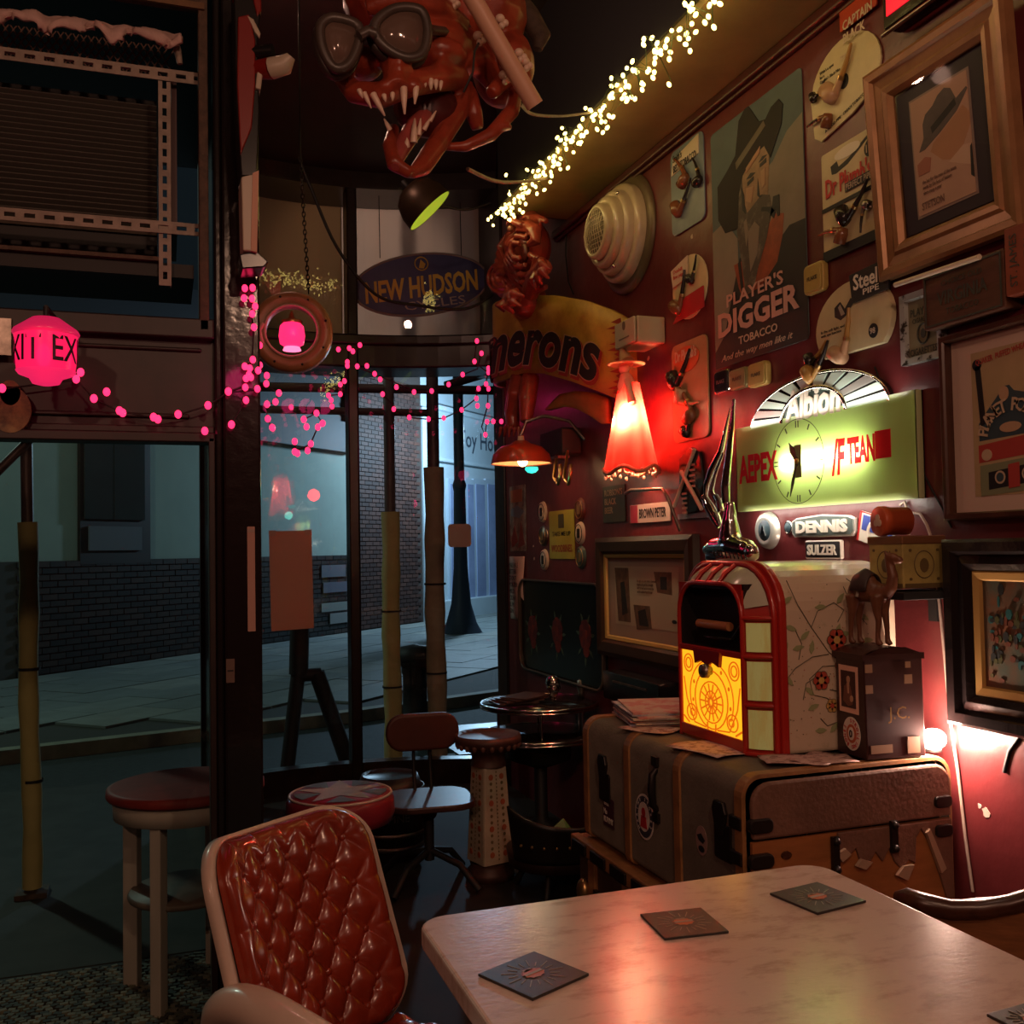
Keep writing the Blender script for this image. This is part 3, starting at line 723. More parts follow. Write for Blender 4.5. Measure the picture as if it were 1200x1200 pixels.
# chrome skull
pk = onY(648, 815, 4.22)
sk = thing('skull_ornament', 'chrome skull ornament on the rim of the round table', 'ornament', (pk.x, 4.22, zt_), R(-10))
g = G(); g.lathe([(.022, 0), (.022, .01), (.012, .015), (.012, .03)], 16); g.ball((0, 0, .1), (.034, .04, .036)); g.box((0, -.014, .062), (.038, .035, .03)); g.ball((0, -.02, .075), (.026, .026, .02)); g.ball((-.022, -.02, .08), (.012, .012, .01)); g.ball((.022, -.02, .08), (.012, .012, .01)); g.cyl((0, 0, .02), (0, 0, .06), .016); g.build('skull', chrome, sk, remesh=.004)
for sx in (-.013, .013):
    g = G(); g.ball((sx, -.036, .094), (.009, .006, .009)); g.build('eye_socket', black_ink, sk)
g = G(); g.box((0, -.04, .066), (.026, .004, .004)); g.ball((0, -.041, .083), (.004, .003, .006)); g.build('teeth_gap', black_ink, sk)
pk = onY(682, 798, 4.4)
g = G(); g.X = Matrix.Translation((pk.x, 4.4, zt_)); g.lathe([(0, 0), (.022, 0), (.018, .02), (.026, .045), (.024, .075), (.012, .085), (0, .086)], 14); tag(g.build('salt_shaker', worn_metal), 'small silvery shaker beside the chrome skull on the round table', 'shaker')
pk = onY(600, 812, 4.4)
g = G()
for k in range(4): g.X = Matrix.Translation((pk.x+.02*k, 4.38, zt_+.004+.007*k)) @ Matrix.Rotation(.2*k, 4, 'Z'); g.box((0, 0, 0), (.2, .15, .006))
tag(g.build('menu_pile', mat('menu_dark', (.06, .03, .025), .5)), 'loose dark menus lying on the left of the round table', 'menu')
# dark tub stand in front, with green cloth
a = onY(632, 950, 3.75)
a = onY(640, 950, 3.75)
tb = thing('tub_chair', 'dark tub seat with a studded rim in front of the round table', 'seat', (a.x+.05, 3.78, 0), R(10))
zr = a.z-.03
g = G()
g.grid(30, 8, lambda u, v: ((.2+.03*v)*math.cos(PI*(1.02+1.0*u)+PI*0), (.2+.03*v)*math.sin(PI*(1.02+1.0*u)), (zr-.14)+(.14+.07*abs(2*u-1)**2)*v)); g.build('rim', mat('tub_black', (.015, .013, .012), .4), tb).modifiers.new('s', 'SOLIDIFY').thickness = .012
st_ = G(); st_.ball((0, 0, 0), .007, 8, 5); sme = st_.mesh('stud', brass)
for k in range(12):
    a_ = PI*(1.12+.78*k/11); o = bpy.data.objects.new('stud', sme); COL.objects.link(o); o.parent = tb; o.location = (.221*math.cos(a_), .221*math.sin(a_), zr-.07)
g = G(); g.lathe([(0, zr-.12), (.2, zr-.12), (.19, zr-.18), (.12, zr-.2), (0, zr-.2)], 28); g.build('seat', mat('tub_seat', (.03, .012, .01), .5), tb)
for k in range(4):
    a_ = PI/4+k*PI/2; g = G(); g.cyl((.12*math.cos(a_), .12*math.sin(a_), zr-.19), (.17*math.cos(a_), .17*math.sin(a_), 0), .013, n=8); g.build('leg', black_matt, tb)
g = G(); g.X = T(a.x+.06, 3.76, zr-.108); g.add([(-.09, -.03, 0), (.02, -.06, .01), (.09, 0, 0), (.03, .03, .09), (-.02, .02, .06), (-.06, .05, 0)], [(0, 1, 4), (1, 3, 4), (1, 2, 3), (0, 4, 5), (4, 3, 5), (3, 2, 5), (0, 5, 2, 1)], False)
tag(g.build('green_cloth', mat('cloth_green', (.07, .12, .03), .6)), 'crumpled green cloth on the dark tub seat', 'cloth')

# dark wooden chair at right
rc_ = thing('wooden_chair', 'dark bentwood chair with an orange-brown back panel behind the table at right', 'chair', (1.52, 1.36, 0), R(-16))
def q(px, py, Y): p = onY(px, py, Y); M_ = rc_.matrix_basis.inverted() @ p; return tuple(M_)
ry = 1.62
tops = [q(1052, 1052, 1.72), q(1062, 1052, 1.70), q(1085, 1060, 1.67), q(1115, 1066, 1.64), q(1150, 1066, 1.61), q(1185, 1060, 1.58), q(1225, 1048, 1.54), q(1260, 1040, 1.5)]
g = G(); g.tube(tops, [.014, .02, .022, .02, .02, .02, .02, .016], 10); g.build('top_rail', wood_dark, rc_)
x0, y0_, z0_ = tops[2]; x1, y1_, z1_ = tops[6]
g = G(); g.add([(x0, y0_, z0_), (x1, y1_, z1_), (x1, y1_-.02, .45), (x0, y0_-.02, .45), (x0, y0_+.012, z0_), (x1, y1_+.012, z1_), (x1, y1_-.008, .45), (x0, y0_-.008, .45)], [(0, 1, 2, 3), (4, 7, 6, 5), (0, 4, 5, 1), (3, 2, 6, 7), (0, 3, 7, 4), (1, 5, 6, 2)], False); g.build('back_panel', wood_mid, rc_)
for (x, y, z) in (tops[1], tops[7]):
    g = G(); g.tube([(x, y, z), (x, y-.03, .42), (x, y+.02, 0)], [.014, .018, .014], 8); g.build('leg', wood_dark, rc_)
g = G(); xm = (x0+x1)/2; g.box((xm, y0_-.19, .43), (.4, .38, .03)); g.build('seat', wood_mid, rc_, bevel=.01)
for sx in (-.17, .17):
    g = G(); g.cyl((xm+sx, y0_-.35, .42), (xm+sx, y0_-.36, 0), .015, n=8); g.build('leg', wood_dark, rc_)

# ================================================================== TRUNKS
canvas = mat('trunk_canvas', (.15, .125, .095), .65, var=.25, scale=12, bump=.15, bscale=120); canvas_b = mat('trunk_brown_canvas', (.2, .1, .065), .6, var=.3, scale=9, bump=.2, bscale=90)
hoop = mat('trunk_hoop', (.4, .19, .07), .45, var=.45, scale=14); ply = mat('trunk_bare_wood', (.42, .16, .05), .55, var=.35, scale=5, stretch=(1, 1, 5)); black_iron = mat('trunk_iron', (.025, .02, .018), .4, .5)
TL, TD, TH, TZ0 = .92, .585, .36, .46     # along the wall, depth, height
tr = thing('steamer_trunk', 'large grey canvas steamer trunk with wooden hoops under the jukebox', 'trunk', (1.245, 2.46, TZ0), WR)
rr = .045
def trunk_sec(e=0, n=6):   # closed section in (y, z)
    y0, y1, z0, z1 = -e, TD+e, 0-e, TH+e; r = rr+e; out = []
    for cy, cz, a0 in ((y1-r, z1-r, 0), (y0+r, z1-r, 90), (y0+r*.5, z0+r*.5, 180), (y1-r*.5, z0+r*.5, 270)):
        rad = r if a0 < 180 else r*.5
        for i in range(n+1): a_ = R(a0+90*i/n); out.append((cy+rad*math.cos(a_), cz+rad*math.sin(a_)))
    return out
sec = trunk_sec(); ns = len(sec)
g = G(); g.add([(x, y, z) for x in (-TL/2, TL/2-.004) for y, z in sec], [(i, (i+1) % ns, (i+1) % ns+ns, i+ns) for i in range(ns)]+[tuple(range(ns))], True); g.build('body', canvas, tr)
def hoop_at(x, wd=.034, cap=False):
    s1_ = trunk_sec(.006); g = G()
    g.add([(xx, y, z) for xx in (x-wd/2, x+wd/2) for y, z in s1_]+[(xx, y, z) for xx in (x-wd/2, x+wd/2) for y, z in trunk_sec(-.004)], [(i, (i+1) % ns, (i+1) % ns+ns, i+ns) for i in range(ns)]+[(i+ns, (i+1) % ns+ns, (i+1) % ns+3*ns, i+3*ns) for i in range(ns)]+[(i, i+2*ns, (i+1) % ns+2*ns, (i+1) % ns) for i in range(ns)], False)
    return g.build('hoop', hoop, tr, bevel=.002)
for x in (-TL/2+.017, -TL/2+.31, TL/2-.315, TL/2-.02): hoop_at(x)
# right end (faces the camera side): upper brown canvas, lower bare wood with torn cover
ex = TL/2
zs_ = TH-.14
g = G(); g.X = T(ex-.001, 0, 0, rz=90)
top = [p for p in rrect(TD-.02, 2*(TH-zs_)-.02, .05, 6, TD/2, zs_) if p[1] > zs_]
g.prism([(TD-.012, zs_+.002)]+top+[(.012, zs_+.002)], -.016, 0)
g.build('end_canvas', canvas_b, tr, bevel=.006)
g = G(); g.X = T(ex-.001, 0, 0, rz=90); g.prism([(.012, .012), (TD-.012, .012), (TD-.012, zs_-.004), (.012, zs_-.004)], -.01, 0); g.build('end_board', ply, tr)
torn = [(.24, zs_-.004), (.24, zs_-.05), (.27, zs_-.06), (.29, zs_-.045), (.3, zs_-.075), (.33, zs_-.08), (.345, zs_-.06), (.365, zs_-.085), (.385, zs_-.055), (.4, zs_-.09), (.42, zs_-.11), (.44, zs_-.09), (.46, zs_-.1), (.465, zs_-.04), (.48, zs_-.02), (.5, zs_-.05), (.52, zs_-.1), (.54, zs_-.16), (.56, zs_-.22), (.573, zs_-.24), (.573, zs_-.004)]
g = G(); g.X = T(ex-.001, 0, 0, rz=90); g.prism(torn, -.016, -.008); g.build('torn_canvas', canvas_b, tr, bevel=.002)
g = G(); g.X = T(ex-.001, 0, 0, rz=90)
for pl in ([(.23, zs_-.05), (.245, zs_-.07), (.27, zs_-.055), (.255, zs_-.04)], [(.285, zs_-.085), (.31, zs_-.095), (.33, zs_-.08), (.3, zs_-.07)], [(.4, zs_-.12), (.43, zs_-.135), (.45, zs_-.1), (.42, zs_-.1)], [(.49, zs_-.03), (.5, zs_-.02), (.545, zs_-.12), (.53, zs_-.13)]):
    g = G(); g.X = T(ex-.001, 0, 0, rz=90); g.prism(pl, -.024, -.014); g.build('torn_flap', mat('torn_edge', (.4, .27, .18), .8), tr)
for z in (zs_+.035, zs_-.045):
    g = G(); g.X = T(ex-.001, 0, 0, rz=90); g.prism(rrect(.062, .032, .012, 4, .03, z), -.024, -.006); g.X = T(ex-.031, -.001, z); g.box((0, -.004, 0), (.05, .012, .03)); g.build('corner_cleat', black_iron, tr, bevel=.003)
for x_, z in ((.545, zs_+.04), (.545, zs_-.03)):
    g = G(); g.X = T(ex-.001, 0, 0, rz=90); g.prism(rrect(.05, .028, .01, 4, x_, z), -.024, -.006); g.build('corner_cleat', black_iron, tr, bevel=.003)
for x_, zz in ((.228, (-.02, -.085)), (.395, (0, -.055))):
    g = G(); g.X = T(ex-.001, 0, 0, rz=90); g.box((x_, -.02, zs_+sum(zz)/2), (.018, .01, abs(zz[0]-zz[1])+.02)); g.ball((x_, -.026, zs_+zz[0]), .01, 8, 5); g.ball((x_, -.026, zs_+zz[1]), .01, 8, 5); g.build('strap_stub', black_iron, tr)
g = G(); g.X = T(ex-.001, 0, 0, rz=90); g.prism(ell(.014, .009, .1, zs_-.04, 10), -.014, -.008); g.build('knot', wood_dark, tr)
# latches, handle, stickers on the long side
def fx(px, py): p = onX(px, py, 1.245); return -(p.y-2.46), p.z-TZ0
for px, py in ((708, 908), (846, 968)):
    x, z = fx(px, py); g = G(); g.prism(rrect(.075, .085, .006, 3, x+.008, z-.035), -.006, 0); g.prism([(x-.03, z+.04), (x-.02, z+.06), (x+.02, z+.06), (x+.03, z+.035), (x+.015, z-.02), (x-.015, z-.02)], -.011, 0); g.build('latch', black_iron, tr, bevel=.003)
x, z = fx(770, 925)
g = G(); g.tube([(x, 0, z+.055), (x, -.014, z+.04), (x+.002, -.018, z), (x, -.014, z-.04), (x, 0, z-.055)], [.008, .01, .012, .01, .008], 8); g.box((x, -.004, z+.075), (.03, .01, .025)); g.box((x, -.004, z-.075), (.03, .01, .025)); g.build('handle', black_iron, tr)
def sticker(nm, px, py, build):
    x, z = fx(px, py); e = bpy.data.objects.new(nm, None); COL.objects.link(e); e.parent = tr; e.location = (x, -.0015, z); build(e)
def disc(par, rx, rz, m_, y=0, nm='disc', th=.001): g = G(); g.prism(ell(rx, rz), y-th, y); return g.build(nm, m_, par)
def st1(e):
    g = G(); g.prism(rrect(.075, .085, .003, 2), -.001, 0); g.build('backing', mat('sticker_plum', (.07, .02, .03), .5), e)
    text("Get", .016, white_ink, e, -.012, .026, -.0016, shear=.3); text("Me\nRUMMY", .04, white_ink, e, 0, -.012, -.0016, wid=.066, off=.012)
sticker('sticker', 714, 952, st1)
def st2(e):
    disc(e, .056, .062, white_ink, 0, 'backing'); disc(e, .05, .056, mat('sticker_navy', (.05, .05, .07), .5), -.001, 'ring'); disc(e, .034, .04, white_ink, -.002, 'centre')
    g = G()
    g.prism(ell(.011, .013, 0, .012), -.004, -.003); g.prism([(-.02, -.03), (.02, -.03), (.014, .002), (-.014, .002)], -.004, -.003); g.build('figure', red_ink, e)
    for k, c in enumerate('MARINE STORES '):
        a_ = PI*(1.25-1.5*k/13); text(c, .009, white_ink, e, .043*math.cos(a_), .049*math.sin(a_), -.0022, rot=math.degrees(a_)-90)
sticker('sticker', 756, 957, st2)
def st3(e):
    disc(e, .028, .036, mat('sticker_pinkish', (.32, .2, .17), .6), 0, 'backing'); g = G(); g.prism([(-.02, .01), (.0, .018), (.018, .004), (.008, -.006), (-.012, .0)], -.002, -.001); g.prism(ell(.014, .008, 0, -.02), -.002, -.001); g.build('figure', black_ink, e)
sticker('sticker', 823, 985, st3)

# lower trunk / crates
lt = thing('slatted_trunk', 'worn brown trunk with ribbed edging underneath the grey steamer trunk', 'trunk', (1.22, 2.47, 0), WR)
g = G(); g.box((0, .31, .215), (.96, .6, .43)); g.build('body', mat('slat_trunk_body', (.1, .055, .03), .6, var=.4, scale=9), lt, bevel=.01)
for z in (.43, .02):
    g = G(); g.box((0, .005, z), (.99, .03, .045)); g.box((0, .31, z), (.985, .62, .04)); g.build('edging', hoop, lt, bevel=.004)
for k in range(7):
    g = G(); g.box((-.42+.14*k, -.012, .43), (.1, .012, .032)); g.build('edge_plate', black_iron, lt, bevel=.003)
for k in range(4):
    g = G(); g.box((-.36+.24*k, .006, .22), (.05, .014, .36)); g.build('rib', hoop, lt, bevel=.003)
g = G(); g.box((-.26, 0, .3), (.15, .012, .05)); g.box((.02, 0, .3), (.15, .012, .05)); g.build('label_plate', black_iron, lt)
g = G(); g.ball((-.4, -.01, .3), (.03, .02, .04)); g.build('lock', brass, lt)

# ================================================================== JUKEBOX
jz = .828
jb = thing('mini_jukebox', 'cream flower-painted tabletop jukebox with red arches and a glowing yellow front', 'jukebox', (1.385, 2.375, jz), WR)
jcream = mat('jukebox_cream', (.62, .5, .36), .3, col2=(.5, .4, .26), scale=30, thresh=(.3, .42), coat=.4)
jred = mat('jukebox_red', (.42, .02, .012), .3, coat=.3)
def arch(hw, h, r, n=8): return [(-hw, 0)]+[(-hw+r-r*math.cos(R(90*i/n)), h-r+r*math.sin(R(90*i/n))) for i in range(n+1)]+[(hw-r+r*math.sin(R(90*i/n)), h-r+r*math.cos(R(90*i/n))) for i in range(n+1)]+[(hw, 0)]
bo = arch(.232, .478, .12); g = G(); g.prism(bo, .075, .42); o = g.build('case', jcream, jb, bevel=.01, seg=3)
g = G(); g.prism(arch(.24, .484, .124), .058, .08); g.build('outer_arch', jred, jb, bevel=.005)
path = [(x, z) for x, z in arch(.163, .425, .085, 6)]
def norm(i):
    a = path[max(i-1, 0)]; b = path[min(i+1, len(path)-1)]; dx, dz = b[0]-a[0], b[1]-a[1]; L_ = math.hypot(dx, dz); return (-dz/L_, dx/L_)
pts = []
for i, (x, z) in enumerate(path):
    nx, nz = norm(i)
    if i in (0, len(path)-1): nz = 0; nx = -1 if i == 0 else 1
    pts.append(((x, 0, z), (x+nx*.058, .056, z+nz*.05)))
# subdivide straights
dense = []
for i in range(len(pts)-1):
    (a, b), (c, d) = pts[i], pts[i+1]; L_ = (Vector(c)-Vector(a)).length; k = max(1, int(L_/.012))
    for j in range(k): t_ = j/k; dense.append((Vector(a).lerp(Vector(c), t_), Vector(b).lerp(Vector(d), t_)))
dense.append((Vector(pts[-1][0]), Vector(pts[-1][1])))
pearl = mat('pearl_pane', (.55, .55, .3), .2, col2=(.5, .3, .12), scale=9, thresh=(.4, .6), stretch=(3, 3, .6), emit=(.35, .33, .08), es=.25, coat=.4); pearl2 = mat('pearl_top', (.5, .5, .38), .2, coat=.5)
tot = len(dense)-1
cuts = [0, int(tot*.12), int(tot*.24), int(tot*.345), int(tot*.44), int(tot*.5), int(tot*.56), int(tot*.655), int(tot*.76), int(tot*.88), tot]
g = G(); vs = []; 
for a, b in dense: vs += [a+Vector((0, .004, 0)), b+Vector((0, .006, 0))]
g.add(vs, [(2*i, 2*i+2, 2*i+3, 2*i+1) for i in range(tot)]); g.build('band_backing', jred, jb)
for k in range(len(cuts)-1):
    i0, i1 = cuts[k]+1, cuts[k+1]-0
    vs = []
    for a, b in dense[i0:i1]:
        m_ = (b-a); vs += [a+m_*.12+Vector((0, -.002, 0)), a+m_*.5+Vector((-0, -.007, 0)), b-m_*.12+Vector((0, -.002, 0))]
    n = (i1-i0)
    if n < 2: continue
    g = G(); g.add(vs, [(3*i+j, 3*i+3+j, 3*i+4+j, 3*i+1+j) for i in range(n-1) for j in (0, 1)]); g.build('light_pane', pearl if (k < 3 or k > 6) else pearl2, jb)
g = G()
for k in cuts:
    a, b = dense[min(k, tot)]; g.tube([a+Vector((0, -.004, 0)), (a+b)/2+Vector((-.0, -.012, 0)), b+Vector((0, -.002, 0))], .006, 6)
g.tube([a+Vector((0, -.002, 0)) for a, b in dense], .007, 6); g.tube([b+Vector((0, -.001, 0)) for a, b in dense], .009, 6)
g.build('red_trim', jred, jb)
g = G(); g.span((-.163, -.006, 0), (.163, .01, .03)); g.span((-.163, -.006, .235), (.163, .01, .252)); g.span((-.22, .05, 0), (.22, .08, .02)); g.build('red_bar', jred, jb, bevel=.003)
g = G(); g.span((-.16, .05, .25), (.16, .055, .42)); g.span((-.16, .0, .25), (-.155, .05, .41)); g.span((-.16, 0, .248), (.16, .05, .252)); g.span((.155, 0, .25), (.16, .05, .41)); g.prism([(-.163, .425), (.163, .425), (.163, .41), (-.163, .41)], 0, .05); g.build('window_recess', mat('recess_black', (.015, .01, .01), .4), jb)
for sx in (-1, 1): g = G(); g.prism([(sx*.163, .425), (sx*.163, .36), (sx*.15, .39), (sx*.12, .415), (sx*.08, .425)], -.002, .004); g.build('window_corner', jred, jb)
g = G(); g.cyl((-.1, .025, .31), (.06, .025, .31), .012); g.build('roller', mat('roller_orange', (.5, .2, .08), .35), jb)
g = G(); g.X = T(0, .026, 0, s=(1, .32, 1)); g.lathe([(0, .275), (.07, .275), (.07, .28), (0, .281)], 24); g.X = Matrix.Identity(4); g.cyl((.07, .03, .28), (.12, .035, .33), .006); g.build('turntable', black_gloss, jb)
g = G(); g.span((-.155, .0, .03), (.155, .008, .235)); g.build('glowing_panel', mat('jukebox_yellow', (.8, .5, .08), .3, emit=(1, .45, .012), es=1.15, var=.2, scale=6), jb)
oj = mat('panel_tracery', (.45, .14, .01), .5, emit=(1, .2, .005), es=.6)
g = G()
def ring(cx, cz, rx, rz, r=.0022, a0=0, a1=360): g.tube([(cx+rx*math.cos(R(a0+(a1-a0)*i/24)), -.001, cz+rz*math.sin(R(a0+(a1-a0)*i/24))) for i in range(25)], r, 5)
ring(0, .105, .03, .03); ring(0, .105, .06, .055); ring(0, .112, .085, .078); ring(0, .118, .112, .098, .0022, -30, 210); ring(0, .105, .012, .012, .004)
for k in range(14):
    a_ = 2*PI*k/14; g.tube([(.014*math.cos(a_), -.001, .105+.014*math.sin(a_)), (.055*math.cos(a_), -.001, .105+.05*math.sin(a_))], .0026, 4)
for sx in (-1, 1):
    ring(sx*.105, .065, .026, .022); ring(sx*.118, .2, .024, .024); ring(sx*.118, .2, .014, .014); ring(sx*.1, .065, .012, .01)
    g.tube([(sx*.145, -.001, .16), (sx*.13, -.001, .1), (sx*.09, -.001, .04), (sx*.03, -.001, .035)], .0024, 5); g.tube([(sx*.02, -.001, .03), (sx*.022, -.001, .05)], .003, 4); g.tube([(sx*.15, -.001, .05), (sx*.12, -.001, .035)], .003, 4)
for k in range(7): a_ = R(-10+200*k/6); g.ball((.098*math.cos(a_), -.001, .116+.088*math.sin(a_)), (.006, .002, .006), 6, 4)
g.build('tracery', oj, jb)
g = G(); g.prism([(-.07, .245), (.07, .245), (.062, .205), (.03, .215), (0, .205), (-.03, .215), (-.062, .205)], -.014, -.004); g.build('crest', mat('crest_red', (.25, .01, .015), .4), jb)
g = G(); g.lathe([(0, -.03), (.018, -.028), (.02, -.012), (.012, -.004), (.012, 0)], 16, 'y', (0, 0, .19)); g.build('knob', worn_metal, jb)
# painted vines on the side facing the camera (local +x side)
ink = [mat('vine_ink', (.1, .09, .05), .5), mat('vine_leaf', (.3, .33, .16), .5), mat('vine_red', (.45, .07, .04), .5), mat('vine_gold', (.55, .33, .1), .5)]
g = G(); g.X = Matrix.Translation((.2335, -.045, .015)) @ Matrix.Rotation(PI/2, 4, 'Z')     # x->depth, z up, front -y -> +x
def vine(pts_, r=.0012, mi=0):
    g.cur = mi; g.tube([(x, 0, z) for x, z in pts_], r, 4)
vine([(.13, .42), (.16, .36), (.2, .3), (.25, .235), (.27, .22)]); vine([(.12, .17), (.15, .2), (.2, .225), (.25, .23)]); vine([(.15, .3), (.17, .26), (.16, .22)]); vine([(.2, .3), (.22, .34), (.27, .36), (.3, .34), (.28, .31)]); vine([(.27, .2), (.23, .2), (.19, .17), (.2, .13), (.24, .12), (.27, .1), (.28, .06), (.24, .05), (.22, .07)])
vine([(.3, .4), (.33, .34), (.37, .3)]); vine([(.31, .42), (.34, .4), (.37, .39)]); vine([(.25, .14), (.3, .13), (.33, .16), (.36, .14)]); vine([(.17, .12), (.18, .16), (.22, .18)])
for (x, z, a_) in ((.13, .37, 30), (.14, .3, -20), (.12, .25, 60), (.16, .25, 10), (.2, .25, 80), (.13, .17, -50), (.18, .28, 40), (.23, .35, 0), (.29, .37, 50), (.33, .36, 20), (.36, .32, -30), (.2, .1, 20), (.19, .14, -40), (.3, .28, 0), (.28, .29, 70), (.22, .04, 0), (.26, .045, 45), (.35, .2, 30), (.37, .26, 0)):
    g.cur = 1; c, s_ = math.cos(R(a_)), math.sin(R(a_)); g.prism([(x+c*.018*u-s_*.007*v, z+s_*.018*u+c*.007*v) for u, v in ((-1, 0), (-.3, 1), (.4, .8), (1, 0), (.4, -.8), (-.3, -1))], -.0008, 0)
for (x, z, r_) in ((.275, .265, .026), (.225, .165, .022), (.29, .2, .02), (.255, .1, .016), (.36, .1, .028)):
    for k in range(6): g.cur = 0; a_ = k*PI/3; g.prism(ell(r_*.55, r_*.55, x+r_*.62*math.cos(a_), z+r_*.62*math.sin(a_), 10), -.0008, 0)
    for k in range(6): g.cur = 3 if r_ < .02 else 2; a_ = k*PI/3; g.prism(ell(r_*.47, r_*.47, x+r_*.62*math.cos(a_), z+r_*.62*math.sin(a_), 10), -.0012, 0)
    g.cur = 2 if r_ < .02 else 3; g.prism(ell(r_*.4, r_*.4, x, z, 10), -.0016, 0)
for k in range(120): g.cur = random.choice((0, 0, 2, 3)); g.prism(ell(.0014, .0014, random.uniform(.1, .4), abs(random.gauss(0, .2)) % .4+.02, 5), -.0008, 0)
g.build('painted_vines', ink, jb)

# ================================================================== ON THE TRUNK
pm = [mat('magazine_%s' % n, c, .6, col2=d, scale=14, thresh=(.45, .55)) for n, c, d in (('pink', (.55, .2, .2), (.6, .45, .4)), ('blue', (.25, .28, .4), (.55, .5, .5)), ('buff', (.6, .5, .42), (.3, .25, .25)))]
for k in range(9):
    t_ = G(); t_.box((0, 0, 0), (.21, .28, .0045)); o = t_.build('magazine', pm[k % 3 if k < 8 else 0])
    o.location = (1.42+random.uniform(-.01, .01), 2.76+random.uniform(-.012, .012), .8285+.0047*k); o.rotation_euler = (0, 0, R(-14+random.uniform(-3, 3)))
    tag(o, ['lowest magazine of the pile beside the jukebox, lying on the trunk', 'second magazine from the bottom of the pile beside the jukebox', 'third magazine from the bottom of the pile beside the jukebox', 'fourth magazine from the bottom of the pile beside the jukebox', 'magazine exactly in the middle of the pile beside the jukebox', 'fourth magazine from the top of the pile beside the jukebox', 'third magazine from the top of the pile beside the jukebox', 'magazine just under the top one of the pile beside the jukebox', 'topmost magazine with a pink cover on the pile beside the jukebox'][k], 'magazine', 'magazines in the pile on the trunk')
for k, (x, y, a_, lab) in enumerate(((1.34, 2.3, 12, 'open newspaper sheet sticking out in front of the jukebox'), (1.47, 2.075, -20, 'printed sheet lying between the jukebox and the trunk edge'), (1.33, 2.62, 25, 'flyer near the far hoop in front of the magazines'), (1.50, 2.07, 30, 'folded leaflet near the dark lettered box'))):
    g = G(); sx, sy = ((.15, .2), (.22, .1), (.12, .16), (.14, .09))[k]
    g.grid(6, 6, lambda u, v: ((u-.5)*sx, (v-.5)*sy, .002*math.sin(u*7+v*5+k)+.001)); o = g.build('paper_sheet', mat('newsprint', (.62, .42, .36), .7, col2=(.3, .16, .14), scale=35, thresh=(.42, .5)))
    o.location = (x, y, .8285+.0035*(k % 2)); o.rotation_euler = (0, 0, R(a_)); o.modifiers.new('s', 'SOLIDIFY').thickness = .001; tag(o, lab, 'paper')
# dark box with portrait
bx = thing('lettered_box', 'tall dark box with a small portrait print and gold J.C. letters beside the jukebox', 'box', (1.6, 2.075, .829), WR+R(-4))
dbm = mat('box_maroon', (.05, .016, .014), .35, var=.3, scale=12)
bw, bd, bh_ = .125, .165, .25
g = G(); g.prism([(-bw/2, 0), (bw/2, 0), (bw/2-.003, bh_-.03), (bw/2-.003, bh_), (-bw/2+.003, bh_), (-bw/2+.003, bh_-.03)], 0, bd); g.build('case', dbm, bx, bevel=.003)
g = G(); g.grid(8, 1, lambda u, v: ((v-.5)*bw*1.02, -.006+u*(bd+.008), bh_+.02*math.sin(PI*min(1, u*1.05))**.7)); g.prism([(-bw/2-.003, bh_-.012), (bw/2+.003, bh_-.012), (bw/2+.003, bh_+.003), (-bw/2-.003, bh_+.003)], -.006, bd+.002); g.build('lid', dbm, bx)
g = G(); 
for sx in (-1, 1):
    q_ = G(); q_.X = T(sx*bw/2, 0, 0, rz=90); q_.prism([(-.004, bh_), (bd*.25, bh_+.016), (bd*.7, bh_+.018), (bd, bh_)], -.001, .001); q_.build('lid_end', dbm, bx)
pr = bpy.data.objects.new('portrait_print', None); COL.objects.link(pr); pr.parent = bx; pr.location = (-.004, -.001, .163)
g = G(); g.span((-.04, -.001, -.058), (.04, 0, .058)); g.build('border', mat('print_border', (.9, .55, .4), .6), pr)
g = G(); g.span((-.03, -.002, -.045), (.03, -.001, .045)); g.build('backdrop', mat('print_dark', (.06, .025, .018), .6), pr)
g = G(); g.prism(ell(.007, .009, .002, .024), -.003, -.002); g.prism([(-.004, .016), (.006, .016), (.004, -.01), (-.002, -.01)], -.003, -.002); g.prism(ell(.006, .008, .014, -.022), -.0035, -.002); g.build('face', mat('print_skin', (.55, .32, .2), .6), pr)
g = G(); g.prism([(-.004, .014), (-.016, .006), (-.022, -.03), (.0, -.042), (.018, -.036), (.016, -.01), (.009, .01)], -.0024, -.0018); g.build('coat', mat('print_coat', (.2, .08, .05), .6), pr)
lb = bpy.data.objects.new('round_label', None); COL.objects.link(lb); lb.parent = bx; lb.location = (.004, -.001, .055)
disc(lb, .036, .041, white_ink, 0, 'backing'); disc(lb, .02, .023, mat('label_orange', (.5, .12, .05), .6), -.001, 'ring'); disc(lb, .012, .016, white_ink, -.002, 'centre')
for k, c in enumerate('STROLLING BONES  '): a_ = PI/2-2*PI*k/17; text(c, .009, red_ink, lb, .028*math.cos(a_), .032*math.sin(a_), -.0022, rot=math.degrees(a_)-90, off=.01)
text('0', .018, black_ink, lb, 0, 0, -.004, off=.02)
MS = Matrix.Translation((bw/2+.0015, 0, 0)) @ Matrix.Rotation(PI/2, 4, 'Z')
text('J.C.', .03, brass, bx, bd*.55, .11, 0, M=MS)
g = G(); g.X = MS
for x, z, w_, h_ in ((.04, .025, .06, .02), (.13, .03, .035, .04), (.12, .19, .022, .022), (.01, .22, .02, .02), (.01, .17, .02, .02), (.12, .225, .015, .015)): g = G(); g.X = MS; g.box((x, 0, z), (w_, .002, h_)); g.build('tape_patch', mat('tape_buff', (.3, .17, .09), .6), bx)
